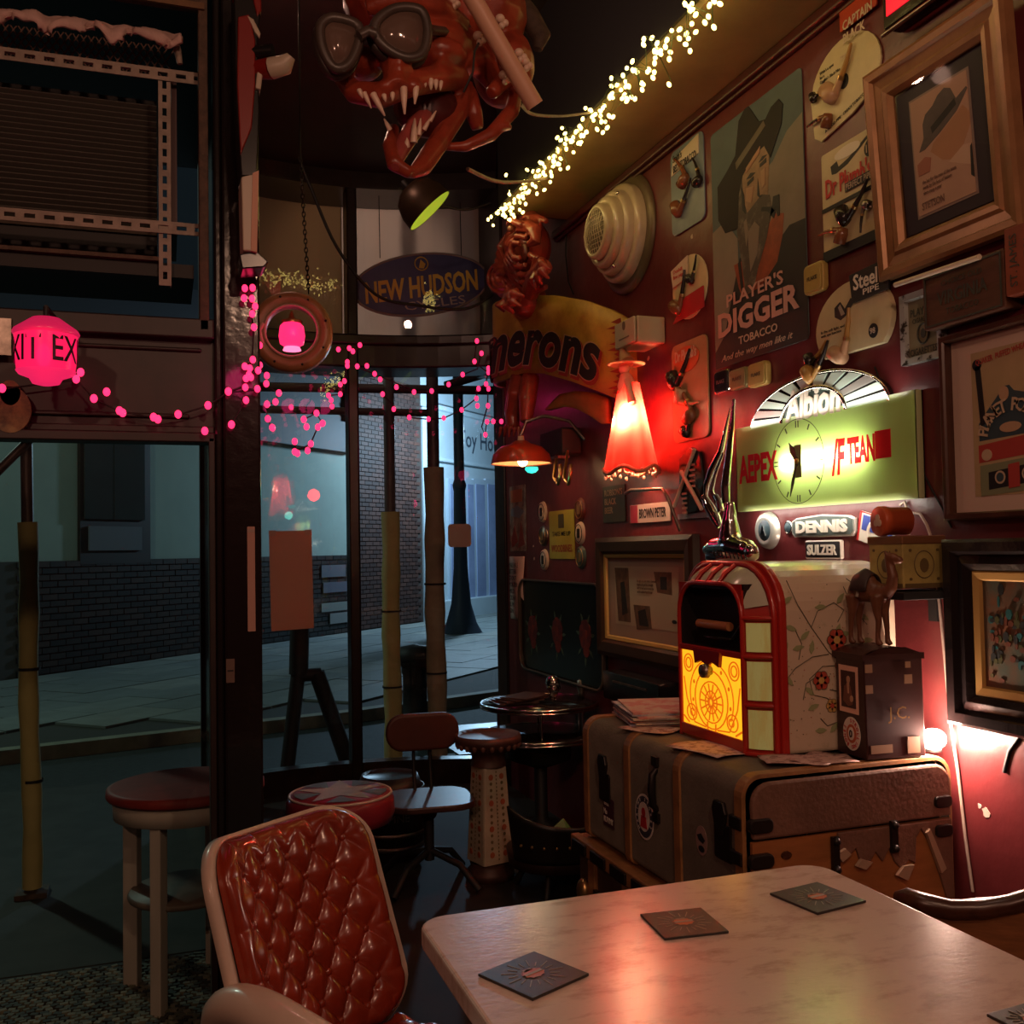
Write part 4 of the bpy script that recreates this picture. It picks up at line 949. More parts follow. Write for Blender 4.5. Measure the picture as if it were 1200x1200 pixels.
# camel
cm = thing('camel_figurine', 'carved wooden camel figurine standing on the dark lettered box', 'figurine', (1.665, 2.075, .829+bh_+.02), WR+R(18))
cw = mat('camel_wood', (.16, .06, .028), .4, var=.3, scale=30)
g = G()
g.ball((0, 0, .135), (.042, .028, .03)); g.ball((-.005, 0, .155), (.026, .02, .026)); g.ball((.03, 0, .128), (.024, .022, .026)); g.ball((-.035, 0, .13), (.022, .022, .03))
for x, y, lx in ((.034, .013, .04), (.03, -.013, .03), (-.036, .013, -.038), (-.04, -.013, -.046)):
    g.tube([(x, y, .125), (x*1.0, y, .085), (x+(.004 if x > 0 else -.004), y, .06), (lx, y, .03), (lx, y, .008)], [.018, .011, .008, .0065, .007], 10); g.ball((lx+.004, y, .006), (.011, .008, .007), 8, 5)
g.tube([(.045, 0, .13), (.062, 0, .145), (.068, 0, .17), (.062, 0, .195), (.06, 0, .212)], [.02, .016, .013, .012, .012], 10)
g.ball((.066, 0, .216), (.02, .013, .013)); g.ball((.084, 0, .211), (.013, .01, .01)); g.ball((.055, .009, .229), (.004, .004, .008), 6, 4); g.ball((.055, -.009, .229), (.004, .004, .008), 6, 4)
g.tube([(-.055, 0, .135), (-.062, 0, .11), (-.06, 0, .09)], [.005, .004, .005], 6)
g.build('body', cw, cm, remesh=.0035)
g = G(); g.grid(10, 10, lambda u, v: (-.03+.045*u+.0, .034*math.cos(PI*(.02+.96*v)), .132+.055*math.sin(PI*(.02+.96*v))*(1-.25*abs(2*u-1)))); g.build('saddle_blanket', mat('saddle', (.035, .02, .018), .6), cm).modifiers.new('s', 'SOLIDIFY').thickness = .004
g = G(); g.tube([(-.015, .03, .12), (-.012, .0, .186), (-.015, -.03, .12)], .004, 6); g.tube([(.0, .025, .14), (0, 0, .182), (0, -.025, .14)], .005, 6); g.build('saddle_tassels', mat('saddle_pale', (.3, .26, .2), .6), cm)
# glaring bulb behind the box
bp = onX(1094, 866, 1.80)
bp = Vector((1.818, 2.04, .83))
bl = thing('bare_bulb_lamp', 'glaring bare white bulb lamp low behind the dark lettered box', 'lamp', (1.818, bp.y, .829))
g = G(); g.cyl((0, 0, 0), (0, 0, .006), .02); g.build('base', black_matt, bl)
g = G(); g.ball((0, 0, .03), (.034, .03, .026)); o = g.build('bulb', glow('bulb_white', (1, .8, .62), 60), bl)
lamp('bulb_light', 'POINT', (1.80, bp.y-.045, .87), 11, (1, .66, .52), .02)

# gold tin on a bracket and the red round tin
p = onX(1058, 690, 1.72); ptop = onX(1058, 640, 1.72).z
sh = thing('wall_bracket', 'small black bracket shelf on the wall holding the yellow tin', 'shelf', (1.87, p.y+.06, p.z-.004), WR)
g = G(); g.box((0, -.08, -.014), (.15, .16, .02)); g.build('board', black_matt, sh, bevel=.002)
g = G(); g.box((0, -.004, -.05), (.03, .008, .07)); g.build('plate', black_matt, sh)
tn = thing('yellow_tin', 'square pale yellow tin with oval line drawings on the wall bracket', 'tin', (1.79, p.y+.065, p.z), WR)
tinm = mat('tin_yellow', (.5, .4, .13), .35, .2, var=.3, scale=18); th_ = ptop-p.z+.02
g = G(); g.span((-.062, -.066, 0), (.062, .066, th_)); g.build('body', tinm, tn, bevel=.004)
g = G(); g.span((-.065, -.069, th_-.016), (.065, .069, th_+.006)); g.build('lid', mat('tin_lid', (.2, .09, .04), .4, .3), tn, bevel=.004)
g = G()
for M_ in (T(0, -.0665, 0), T(.0625, 0, 0, rz=90)):
    g.X = M_; zc = th_*.47
    g.tube([(.03*math.cos(2*PI*i/24), 0, zc+.034*math.sin(2*PI*i/24)) for i in range(24)], .0015, 4, closed=True)
    for sx in (-1, 1):
        for sz in (-1, 1): g.prism(ell(.005, .004, sx*.042, zc+sz*.036, 6), -.001, 0)
    g.box((0, 0, .006), (.12, .001, .012)); g.prism(ell(.014, .018, 0, zc-.002, 12), -.0006, 0); 
g.build('printing', [mat('tin_ink', (.12, .08, .03), .5)], tn)
r2 = onX(1052, 607, 1.78)
rt = thing('red_round_tin', 'orange-red round tin lying on its side on top of the yellow tin', 'tin', (1.76, p.y+.065, p.z+th_+.006+.038), WR+R(-8))
orm = mat('tin_orange', (.5, .09, .03), .35)
g = G(); g.lathe([(0, -.05), (.036, -.05), (.038, -.047), (.038, -.028), (.0355, -.027), (.0355, .03), (0, .03)], 28, 'y'); g.build('body', orm, rt)
g = G()
for k in range(3): a_ = PI/2+k*2*PI/3; g.prism(ell(.009, .009, .009*math.cos(a_), .009*math.sin(a_), 10), -.052, -.05)
g.build('emblem', cream, rt)

# ================================================================== WALL ITEMS
def card(o, w_, h_, m_, pl=None, th=.004, nm='board', y=0, bevel=.0008):
    g = G(); g.prism(pl or rrect(w_, h_, min(w_, h_)*.03, 2), y-th, y); return g.build(nm, m_, o, bevel=bevel)
def art(o, w_, h_, layers, y=-.004, nm='artwork'):
    """layers: (material, [polygon in fractions of the sheet, y down]), each a hair proud of the last"""
    for k, (m_, *pls) in enumerate(layers):
        for pl in pls:
            if isinstance(pl[0], tuple) is False: continue
            g = G(); g.prism([((a-.5)*w_, (.5-b)*h_) for a, b in pl], y-.0005-.0003*k, y+.0001); g.build(nm, m_, o)
def pipe(o, x, z, s, ang, stem, bowl, y=-.02, tip=None):
    s *= .68; y *= .8
    e = bpy.data.objects.new('tobacco_pipe', None); COL.objects.link(e); e.parent = o; e.location = (x, y, z); e.rotation_euler = (0, R(-ang), 0)
    g = G(); g.lathe([(.0, -.022*s), (.016*s, -.02*s), (.022*s, 0), (.021*s, .03*s), (.015*s, .032*s), (.013*s, .01*s), (0, .005*s)], 16); g.tube([(.01*s, 0, -.012*s), (.05*s, 0, -.006*s)], [.011*s, .008*s], 8); g.build('bowl', bowl, e)
    g = G(); g.tube([(.048*s, 0, -.006*s), (.09*s, 0, .006*s), (.125*s, 0, .022*s)], [.0075*s, .006*s, .004*s], 8); g.build('stem', stem, e)
    g = G(); g.cyl((.045*s, 0, -.007*s), (.054*s, 0, -.005*s), .0095*s); g.build('ferrule', brass, e)
    return e
ebon = mat('pipe_black', (.02, .015, .013), .25); briar = mat('pipe_briar', (.2, .07, .03), .25); amber = mat('pipe_amber', (.4, .22, .06), .3); bone = mat('pipe_bone', (.5, .3, .17), .35)
sky = mat('poster_sky', (.1, .14, .14), .75, var=.25, scale=3); cloud = mat('poster_cloud', (.24, .21, .16), .75, var=.2, scale=4); hatm = mat('poster_hat', (.012, .01, .008), .75); skin = mat('poster_skin', (.3, .17, .09), .5, var=.45, scale=16); beard = mat('poster_beard', (.06, .045, .035), .6, col2=(.16, .13, .1), scale=14, thresh=(.35, .5)); scarf = mat('poster_scarf', (.33, .06, .02), .5, var=.4, scale=18); pink_l = mat('poster_letters', (.55, .3, .25), .5)

# poster
c = (onX(833, 155, WX), onX(948, 400, WX))
w_ = .545; pt = onX(888, 118, WX).z; pb = onX(896, 415, WX).z; h_ = pt-pb
po = thing('tobacco_poster', 'tall tobacco poster of a bearded man in a slouch hat smoking a pipe', 'poster', (WX-.002, (3.11+2.56)/2, (pt+pb)/2), WR)
card(po, w_, h_, sky, th=.003)
art(po, w_, h_, [
 (cloud, [(.0, .42), (.16, .4), (.3, .5), (.3, .72), (.12, .92), (0, .93)], [(.55, .3), (.7, .28), (.85, .2), (1, .17), (1, .62), (.6, .62)]),
 (black_ink, [(0, .93), (.12, .87), (.22, .72), (.32, .58), (.5, .7), (.72, .6), (.85, .555), (1, .56), (1, 1), (0, 1)]),
 (scarf, [(.25, .6), (.3, .7), (.34, .745), (.55, .735), (.72, .67), (.78, .58), (.8, .5), (.7, .48), (.5, .6)]),
 (skin, [(.36, .22), (.62, .13), (.67, .22), (.66, .3), (.64, .42), (.58, .5), (.42, .55), (.34, .45)]),
 (beard, [(.3, .28), (.37, .26), (.38, .36), (.42, .42), (.5, .4), (.58, .38), (.66, .4), (.68, .46), (.62, .56), (.52, .66), (.46, .74), (.38, .74), (.34, .6), (.29, .45)]),
 (hatm, [(.08, .24), (.2, .2), (.3, .16), (.35, .03), (.42, 0.0), (.46, -.0), (.5, .03), (.57, .09), (.64, .1), (.7, .07), (.78, .06), (.82, .09), (.8, .16), (.68, .26), (.62, .2), (.5, .21), (.38, .26), (.33, .33), (.31, .46), (.16, .45), (.08, .38)]),
 (mat('poster_hatband', (.08, .05, .03), .5), [(.3, .19), (.62, .1), (.64, .125), (.31, .22)]),
 (black_ink, [(.43, .3), (.5, .29), (.5, .305), (.43, .315)], [(.57, .26), (.64, .25), (.64, .268), (.57, .272)], [(.66, .485), (.72, .47), (.74, .5), (.76, .5), (.76, .42), (.7, .415), (.69, .44)], [(.58, .43), (.68, .45), (.72, .48), (.7, .5), (.64, .46), (.57, .445)], [(.545, .31), (.56, .38), (.59, .385), (.56, .39), (.535, .375)], [(.42, .285), (.47, .27), (.52, .28), (.47, .29)], [(.56, .25), (.6, .235), (.65, .24), (.6, .25)], [(.36, .3), (.39, .34), (.4, .42), (.37, .4)], [(.3, .6), (.33, .72), (.36, .73), (.33, .6)]),
 (mat('poster_grey_beard', (.2, .16, .12), .7), [(.42, .5), (.5, .47), (.55, .5), (.52, .6), (.44, .66)], [(.38, .45), (.41, .44), (.43, .5), (.4, .55)]), (mat('poster_cheek', (.36, .22, .13), .7), [(.42, .32), (.5, .33), (.47, .39), (.41, .37)], [(.58, .29), (.63, .285), (.62, .35), (.59, .36)], [(.42, .24), (.58, .19), (.57, .215), (.42, .26)]),
])
pm_ = lambda fx_, fz: ((fx_-.5)*w_, (.5-fz)*h_)
text("PLAYER'S", .042, pink_l, po, *pm_(.47, .735), -.0075, wid=w_*.62, off=.018)
text("DIGGER", .078, pink_l, po, *pm_(.49, .825), -.0075, wid=w_*.88, off=.035)
text("TOBACCO", .026, mat('poster_letters_pale', (.5, .4, .3), .5), po, *pm_(.5, .915), -.0075, wid=w_*.42, off=.015)
text("And the way men like it", .022, mat('poster_letters_pale', (.5, .4, .3), .5), po, *pm_(.47, .965), -.0075, wid=w_*.78, shear=.35)
# Captain card
o, w_, h_ = wt('pipe_card', 'cream rounded pipe display card with a red Captain Black tab at the top', 'advertising card', 952, 1036, 42, 146)
cc = cream_card
card(o, w_, h_, cc, pl=ell(w_/2, h_/2, 0, 0, 30)[:14]+[(-w_*.5, -.0), (-w_*.46, -h_*.44), (-w_*.36, -h_*.52), (w_*.1, -h_*.42), (w_*.36, -h_*.3), (w_*.48, -h_*.1)], th=.006)
g = G(); g.prism(rrect(w_*.5, h_*.46, .004, 2, w_*.24, h_*.52), -.014, -.008); tab = g.build('tab', mat('tab_red', (.45, .05, .02), .4), o, bevel=.001)
text('CAPTAIN\nBLACK', h_*.26, cream, o, w_*.24, h_*.52, -.016, wid=w_*.4, off=.02)
disc(o, .02, .022, black_ink, -.0065, 'price_spot'); tl = o.children[-1]; tl.location = (.0, 0, h_*.27)
text('98', .018, cream, o, 0, h_*.27, -.0085, off=.01)
text("Wide's a spot\nfor a\nCaptain's Black Man", .04, black_ink, o, -w_*.2, h_*.22, -.0072, wid=w_*.3)
text('A GOOD PIPE · CREAM TOBACCO', .009, black_ink, o, .0, -h_*.36, -.0072, wid=w_*.6, rot=12)
pipe(o, -w_*.16, -h_*.08, 1.7, 38, amber, bone); pipe(o, -w_*.22, -h_*.33, 1.15, 160, ebon, briar); pipe(o, -w_*.42, h_*.02, .8, 20, ebon, ebon)
# Dr Plumb card (upper)
o, w_, h_ = wt('pipe_card', 'pale yellow rectangular pipe card with red Dr Plumb lettering and a pipe fixed below', 'advertising card', 966, 1031, 162, 293)
card(o, w_, h_*.98, cc, th=.006)
g = G(); g.box((0, -.0075, -h_*.04), (w_, .003, .012)); g.box((0, -.0075, -h_*.47), (w_, .003, .03)); g.build('band', black_ink, o)
art(o, w_, h_, [(black_ink, [(.18, .16), (.3, .14), (.33, .2), (.52, .17), (.88, .06), (.92, .075), (.5, .22), (.28, .25), (.2, .24)]), (white_ink, ell(.24, .055, .5, .1, 20)), (red_ink, [(.5, .3), (.52, .3), (.52, .31), (.5, .31)])], y=-.0065)
text("Dr Plumb's", .052, red_ink, o, 0, h_*.15, -.0085, wid=w_*.84, off=.03); text('PERFECT PIPE', .018, cream, o, w_*.2, h_*.07, -.0105, wid=w_*.45)
g = G(); g.box((w_*.2, -.0085, h_*.07), (w_*.5, .002, .026)); g.build('strip', black_ink, o)
g = G(); g.prism(ell(.022, .024, w_*.4, h_*.31), -.009, -.006); g.build('price_spot', black_ink, o); text('15', .022, cream, o, w_*.4, h_*.31, -.0105, off=.01)
pipe(o, -w_*.05, -h_*.2, 1.5, 25, ebon, ebon); pipe(o, w_*.35, -h_*.18, .9, 240, ebon, worn_metal); pipe(o, -w_*.1, -h_*.34, 1.3, 155, briar, briar)
# Steel's card
o, w_, h_ = wt('pipe_card', "round cream pipe card with a black Steel's pipe tab at its top right", 'advertising card', 962, 1052, 328, 430)
thick = ell(w_*.5, h_*.5, 0, 0, 36)
card(o, w_, h_, cc, pl=[p_ for p_ in thick if p_[1] > -h_*.38]+[], th=.018, bevel=.002)
g = G(); g.prism([(w_*.05, h_*.22), (w_*.5, h_*.24), (w_*.54, h_*.58), (w_*.02, h_*.55)], -.027, -.021); g.build('tab', black_ink, o); g = G(); g.frame(.001, .001, [(0, 0), (0, .001)])
text("Steel's", .042, white_ink, o, w_*.28, h_*.44, -.029, wid=w_*.4, off=.02); text('PIPE', .016, white_ink, o, w_*.3, h_*.3, -.029, wid=w_*.2, off=.01)
g = G(); g.prism(ell(.018, .02, w_*.28, -h_*.16), -.021, -.018); g.build('price_spot', black_ink, o); text('98', .016, cream, o, w_*.28, -h_*.16, -.0225, off=.01)
text('In the soft light, and not\nwith eye function', .022, black_ink, o, -w_*.22, -h_*.02, -.0195, wid=w_*.4)
art(o, w_, h_, [(black_ink, [(.28, .25), (.36, .2), (.42, .3), (.5, .2), (.56, .24), (.44, .38), (.36, .42), (.28, .36)]), (mat('card_grey', (.35, .3, .25), .6), [(.33, .26), (.36, .23), (.42, .36), (.37, .37)])], y=-.0185)
pipe(o, -w_*.12, -h_*.35, 1.6, 60, amber, bone, y=-.04); pipe(o, -w_*.58, -h_*.48, 1.5, 35, ebon, amber, y=-.03)
# pipe cards left of the poster
bluec = mat('card_blue', (.17, .22, .27), .4, var=.3, scale=7)
o, w_, h_ = wt('pipe_card', 'blue-grey pipe card left of the poster with a slanting white label', 'advertising card', 788, 827, 165, 268)
card(o, w_, h_, bluec, pl=rrect(w_, h_, .03, 4), th=.005)
g = G(); g.prism([(-w_*.46, h_*.22), (w_*.38, h_*.26), (w_*.38, h_*.48), (-w_*.4, h_*.4)], -.008, -.005); g.build('label', cream, o)
text("Smith's\nBEST TOBACCO", .07, black_ink, o, -w_*.04, h_*.34, -.0095, wid=w_*.7, off=.015)
pipe(o, .0, .02, 1.5, 115, briar, briar); pipe(o, -.06, -h_*.24, 1.6, 30, ebon, briar); pipe(o, .1, -.02, 1.2, 100, ebon, ebon)
o, w_, h_ = wt('pipe_card', 'cream oval pipe card with a white slip and red foot left of the poster', 'advertising card', 790, 831, 300, 372)
card(o, w_, h_, cc, pl=ell(w_*.5, h_*.52, 0, 0, 30), th=.006)
g = G(); g.prism([(-w_*.48, -h_*.5), (w_*.42, -h_*.44), (w_*.42, -h_*.1), (-w_*.1, -h_*.14)], -.011, -.007); g.build('red_label', mat('card_red', (.42, .02, .03), .4), o)
g = G(); g.prism([(-w_*.45, h_*.1), (w_*.0, h_*.18), (w_*.0, h_*.52), (-w_*.5, h_*.4)], -.012, -.008); g.build('paper_slip', cream, o); text('Dunhill\nfine pipes', .04, red_ink, o, -w_*.24, h_*.3, -.0135, wid=w_*.36)
pipe(o, -w_*.3, -h_*.28, 1.7, 55, ebon, briar); pipe(o, w_*.1, h_*.08, 1.1, 50, ebon, ebon)
o, w_, h_ = wt('pipe_card', "tall buff Dr Plumb's pipe card lit red by the skirt lamp", 'advertising card', 790, 832, 398, 516)
card(o, w_, h_, mat('card_buff', (.4, .27, .13), .45, var=.25, scale=6), pl=rrect(w_, h_, .03, 4), th=.006)
g = G(); g.prism(ell(w_*.36, h_*.13, -w_*.06, h_*.32), -.01, -.006); g.build('red_label', mat('card_orange', (.5, .12, .04), .4), o); text("Dr Plumb's", .04, cream, o, -w_*.06, h_*.37, -.012, wid=w_*.6, off=.02)
pipe(o, -.1, h_*.12, 1.9, 30, ebon, ebon); pipe(o, -.06, -h_*.05, 1.7, -25, bone, bone); pipe(o, .02, -h_*.26, 1.7, 115, briar, briar); pipe(o, -.02, -h_*.42, 1.3, 60, ebon, ebon)
# tins
for x0, x1, y0, y1, m_, lab in ((949, 972, 309, 344, mat('tin_gold', (.5, .36, .1), .4, .2, var=.2), 'small yellow tin lid to the right of the tobacco poster'), (843, 861, 434, 461, black_gloss, 'little black tin with a silver rim, leftmost below the poster'),
        (861, 882, 432, 456, mat('tin_olive', (.3, .25, .1), .4, .3, var=.3), 'olive tobacco tin in the middle of three below the poster'), (883, 905, 425, 453, mat('tin_gold', (.5, .36, .1), .4), 'yellow square tin, rightmost of three below the poster')):
    o, w_, h_ = wt('tobacco_tin', lab, 'tin', x0, x1, y0, y1, group='tobacco tins on the wall')
    g = G(); g.prism(rrect(w_, h_, .016, 4), -.022, 0); g.build('box', m_ if m_ is not black_gloss else chrome, o, bevel=.004)
    g = G(); g.prism(rrect(w_*.86, h_*.86, .012, 4), -.025, -.022); g.build('lid_print', m_, o, bevel=.002)
    text('FLAKE', .012, black_ink if m_ is not black_gloss else worn_metal, o, 0, 0, -.0262, wid=w_*.5)
g = G(); p_ = onX(955, 424, WX)
o = thing('tobacco_pipe', 'loose dark pipe hooked on the wall below the poster corner', 'pipe', (WX-.02, p_.y, p_.z), WR); pipe(o, 0, 0, 1.1, 20, amber, ebon, y=0)
# picture frames
gilt = mat('gilt_frame', (.38, .19, .08), .35, .3, var=.3, scale=10, stretch=(1, 1, 1))
def picture(nm, lab, cat, x0, x1, y0, y1, prof, fm_, tilt=0, mats_=(), Y=None, Z=None, deep=0):
    o, w_, h_ = wt(nm, lab, cat, x0, x1, y0, y1)
    if Y: w_ = Y[0]-Y[1]; o.location.y = (Y[0]+Y[1])/2
    if Z: h_ = Z[1]-Z[0]; o.location.z = (Z[0]+Z[1])/2
    if tilt: o.rotation_euler = Euler((R(tilt), 0, WR)); o.location.x -= h_/2*math.sin(R(abs(tilt)))+.01
    # four mitred rails
    n = len(prof)
    cs = [(-1, -1), (1, -1), (1, 1), (-1, 1)]
    for c_ in range(4):
        g = G(); vs = []
        for sx, sz in (cs[c_], cs[(c_+1) % 4]):
            for a_, b_ in prof: vs.append((sx*(w_/2-a_), -b_, sz*(h_/2-a_)))
        g.add(vs, [(i, i+n, i+n+1, i+1) for i in range(n-1)], False); g.build('frame_rail', fm_, o)
    return o, w_, h_
pr_w = [(0, 0), (0, .028), (.01, .034), (.026, .032), (.032, .022), (.055, .018), (.064, .024), (.078, .022), (.09, .01), (.09, .004)]
o, w_, h_ = picture('picture_frame', 'large gilt frame with a dark mount around a sketch of a hatted man', 'picture', 1034, 1190, 0, 330, pr_w, gilt, 3.5, Y=(2.2, 1.72), Z=(2.06, 2.62))
mw_, mh_ = w_-.19, h_-.19
g = G(); g.span((-mw_/2, -.004, -mh_/2), (mw_/2, 0, mh_/2)); g.build('mount', mat('mount_navy', (.03, .02, .03), .6), o)
iw, ih = mw_*.66, mh_*.8
e = bpy.data.objects.new('print', None); COL.objects.link(e); e.parent = o
g = G(); g.span((-iw/2-.006, -.0055, -ih/2-.006), (iw/2+.006, -.004, ih/2+.006)); g.build('mount_slip', mat('mount_slip', (.3, .23, .19), .6), e)
g = G(); g.span((-iw/2, -.007, -ih/2), (iw/2, -.0055, ih/2)); g.build('sheet', mat('stetson_paper', (.55, .36, .26), .7, var=.1), e)
art(e, iw, ih, [(mat('sketch_face', (.5, .27, .15), .7, var=.12), [(.36, .44), (.9, .26), (1, .34), (1, .44), (.86, .58), (.7, .66), (.5, .62), (.3, .5)]), (mat('sketch_coat', (.62, .44, .32), .7), [(.6, .66), (.86, .58), (1, .6), (1, .78), (.8, .72)]), (mat('sketch_hat', (.14, .12, .11), .7, var=.3, scale=20), [(.1, .46), (.2, .36), (.2, .24), (.26, .17), (.4, .13), (.5, .07), (.62, .04), (.72, .07), (.8, .18), (.98, .13), (1, .15), (.8, .28), (.5, .38), (.2, .46)]), (black_ink, [(.34, .3), (.78, .17), (.8, .23), (.36, .36)], [(.97, .62), (1, .6), (1, .88), (.95, .85)]), (mat('sketch_blush', (.42, .18, .12), .7), [(.05, .56), (.2, .52), (.3, .55), (.26, .66), (.06, .66)])], y=-.0068)
text('STETSON', .018, mat('stetson_ink', (.2, .12, .09), .6), e, -iw*.22, -ih*.43, -.009, wid=iw*.4, off=.01)
text('the hat for the man of the town\nmade by the best of hatters\nsince many a year', .04, mat('stetson_ink', (.2, .12, .09), .6), e, -iw*.08, -ih*.28, -.009, wid=iw*.6)
g = G(); g.add([(-w_/2+.07, -.012, -h_/2+.07), (w_/2-.07, -.012, -h_/2+.07), (w_/2-.07, -.012, h_/2-.07), (-w_/2+.07, -.012, h_/2-.07)], [(0, 1, 2, 3)], False); g.build('glazing', glass('picture_glass', refl=.8), o)
# pale rod under the frame
pa, pb_ = onX(1049, 334, 1.80), onX(1148, 301, 1.80)
lf = mat('ledge_pale', (.7, .6, .45), .4)
g = G(); g.tube([pa, pb_], .007, 8); tag(g.build('brass_rail', lf), 'pale rod running along the foot of the gilt frame', 'rod')
# planet police print
blk_w = [(0, 0), (0, .03), (.004, .033), (.014, .033), (.018, .028), (.018, .004)]
o, w_, h_ = picture('picture_frame', 'thin dark frame with a white-mounted comic print of a blue dome', 'picture', 1108, 1300, 350, 640, blk_w, wood_dark, 0, Y=(2.0, 1.56), Z=(onX(1128, 604, WX).z-.012, onX(1112, 402, WX).z+.012))
g = G(); g.span((-w_/2+.012, -.006, -h_/2+.012), (w_/2-.012, 0, h_/2-.012)); g.build('mount', mat('mount_white', (.62, .47, .38), .7), o)
iw, ih = w_*.72, h_*.76
e = bpy.data.objects.new('print', None); COL.objects.link(e); e.parent = o; e.location = (.02, -.006, .0)
g = G(); g.span((-iw/2, -.001, -ih/2), (iw/2, 0, ih/2)); g.build('sheet', mat('comic_paper', (.5, .37, .2), .7, var=.15), e)
navy = mat('comic_navy', (.035, .07, .09), .6); cred = mat('comic_red', (.42, .05, .04), .6)
art(e, iw, ih, [(navy, [(.06, .62), (.06, .5), (.12, .44), (.2, .37), (.27, .31), (.3, .27), (.36, .27), (.4, .31), (.52, .34), (.62, .42), (.7, .52), (.72, .6)]), (cred, [(.05, .65), (.95, .58), (.95, .72), (.05, .77)]), (mat('comic_green', (.22, .25, .14), .6), [(.06, .79), (.95, .74), (.95, .96), (.06, 1.0)]), (black_ink, [(.14, .84), (.6, .8), (.64, .92), (.14, .96)], [(.04, .1), (.09, .1), (.13, .5), (.08, .52)], ell(.045, .04, .06, .09, 14)), (mat('comic_moon', (.5, .33, .2), .6), ell(.045, .05, .31, .32, 16), ell(.1, .035, .36, .55, 16)), (mat('comic_buff', (.55, .42, .28), .6), ell(.05, .04, .13, .72, 12), ell(.05, .045, .25, .88, 14), ell(.05, .045, .5, .87, 14)), (navy, ell(.035, .032, .25, .88, 14), ell(.035, .032, .5, .87, 14)), (cred, [(.33, .8), (.43, .79), (.43, .95), (.33, .96)])], y=-.001)
for k, c_ in enumerate('PLANET POLICE'):
    a_ = R(168-150*k/12); text(c_, .03, mat('comic_buff', (.55, .42, .28), .6), e, (.37-.5)*iw+.27*iw*math.cos(a_), (.5-.6)*ih+.2*ih*math.sin(a_), -.004, rot=math.degrees(a_)-90, off=.02)
text('QUAKER  PUFFED WHEAT', .014, cred, e, -iw*.2, ih*.45, -.0025, wid=iw*.5, rot=6, off=.01)
g = G(); g.add([(-w_/2+.012, -.02, -h_/2+.012), (w_/2-.012, -.02, -h_/2+.012), (w_/2-.012, -.02, h_/2-.012), (-w_/2+.012, -.02, h_/2-.012)], [(0, 1, 2, 3)], False); g.build('glazing', glass('picture_glass'), o)
# black frame with a painting
blk_b = [(0, 0), (0, .04), (.008, .048), (.03, .045), (.04, .03), (.06, .036), (.075, .026), (.08, .02)]
o, w_, h_ = picture('picture_frame', 'black moulded frame with a gold slip around a dark floral painting at the right edge', 'picture', 1118, 1300, 600, 880, blk_b, black_gloss, 0, Y=(2.0, 1.5), Z=(onX(1128, 846, WX).z, onX(1118, 632, WX).z))
g = G(); g.frame(w_-.15, h_-.15, [(0, .02), (.006, .026), (.022, .022), (.026, .014)]); g.build('gold_slip', mat('gold_slip', (.45, .27, .08), .4, .3), o)
g = G(); g.span((-w_/2+.1, -.014, -h_/2+.1), (w_/2-.1, -.006, h_/2-.1)); g.build('painting', mat('painting_green', (.06, .08, .06), .3, col2=(.14, .06, .03), scale=9, thresh=(.4, .6), bump=.3), o)
g = G()
fm2 = [mat('paint_dab_%s' % n, c_, .4) for n, c_ in (('teal', (.015, .09, .09)), ('rust', (.1, .03, .015)), ('olive', (.05, .055, .018)), ('dark', (.015, .02, .02)))]
rg = random.Random(3)
for k in range(130): g.cur = rg.randint(0, 3); a_, b_ = rg.uniform(-.5, .5)*(w_-.23), rg.gauss(-.05, .25)*(h_-.24); b_ = max(-.5*(h_-.24), min(.5*(h_-.24), b_)); g.prism(ell(rg.uniform(.003, .01), rg.uniform(.004, .014), a_, b_, 7), -.0152-.00002*k, -.0139)
g.build('flowers', fm2, o)
# Player's cigarettes mirror
o, w_, h_ = picture('picture_frame', "small cigarettes card in a flaking silver mirror frame under the gilt frame", 'picture', 1062, 1110, 340, 424, [(0, 0), (0, .02), (.016, .018), (.02, .008)], mat('flaky_silver', (.55, .6, .58), .3, .5, col2=(.05, .04, .03), scale=22, thresh=(.4, .46)), 0)
g = G(); g.span((-w_/2+.018, -.008, -h_/2+.018), (w_/2-.018, 0, h_/2-.018)); g.build('card', mat('card_olive', (.28, .26, .16), .3, var=.3), o)
ik = mat('card_ink', (.05, .06, .045), .5)
text("PLAYER'S", .02, ik, o, 0, h_*.22, -.0095, wid=w_*.6, off=.015); text('CIGARETTES', .013, ik, o, 0, h_*.1, -.0095, wid=w_*.5); text('CIGARETTES', .018, ik, o, 0, -h_*.34, -.0095, wid=w_*.66, off=.015)
g = G(); g.tube([(.02*math.cos(2*PI*i/20), -.009, -h_*.1+.026*math.sin(2*PI*i/20)) for i in range(20)], .003, 4, closed=True); g.prism(ell(.009, .013, 0, -h_*.1, 8), -.0095, -.008); g.build('emblem', ik, o)
# Virginia box
o, w_, h_ = wt('tobacco_box', 'dark brown wooden tobacco box with faint Virginia lettering under the gilt frame', 'box', 1114, 1182, 314, 372)
w_ = .26; wb = mat('virginia_wood', (.13, .055, .03), .5, var=.4, scale=9, stretch=(1, 1, 5))
g = G(); g.prism(rrect(w_, h_*1.15, .004, 2), -.05, 0); g.build('case', wb, o, bevel=.003)
text('CHOICE OLD', .014, ik, o, 0, h_*.3, -.0515, wid=w_*.5); text('VIRGINIA', .032, ik, o, 0, 0, -.0515, wid=w_*.62, off=.02); text('TOBACCO', .016, ik, o, 0, -h_*.3, -.0515, wid=w_*.4)
g = G(); g.frame(w_*.94, h_*1.06, [(0, .0505), (0, .053), (.004, .053), (.004, .0505)]); g.build('border', ik, o)
o2 = thing('tobacco_box', 'reddish box end with upright lettering right of the Virginia box', 'box', (WX-.0015, o.location.y-w_/2-.05, o.location.z+.03), WR)
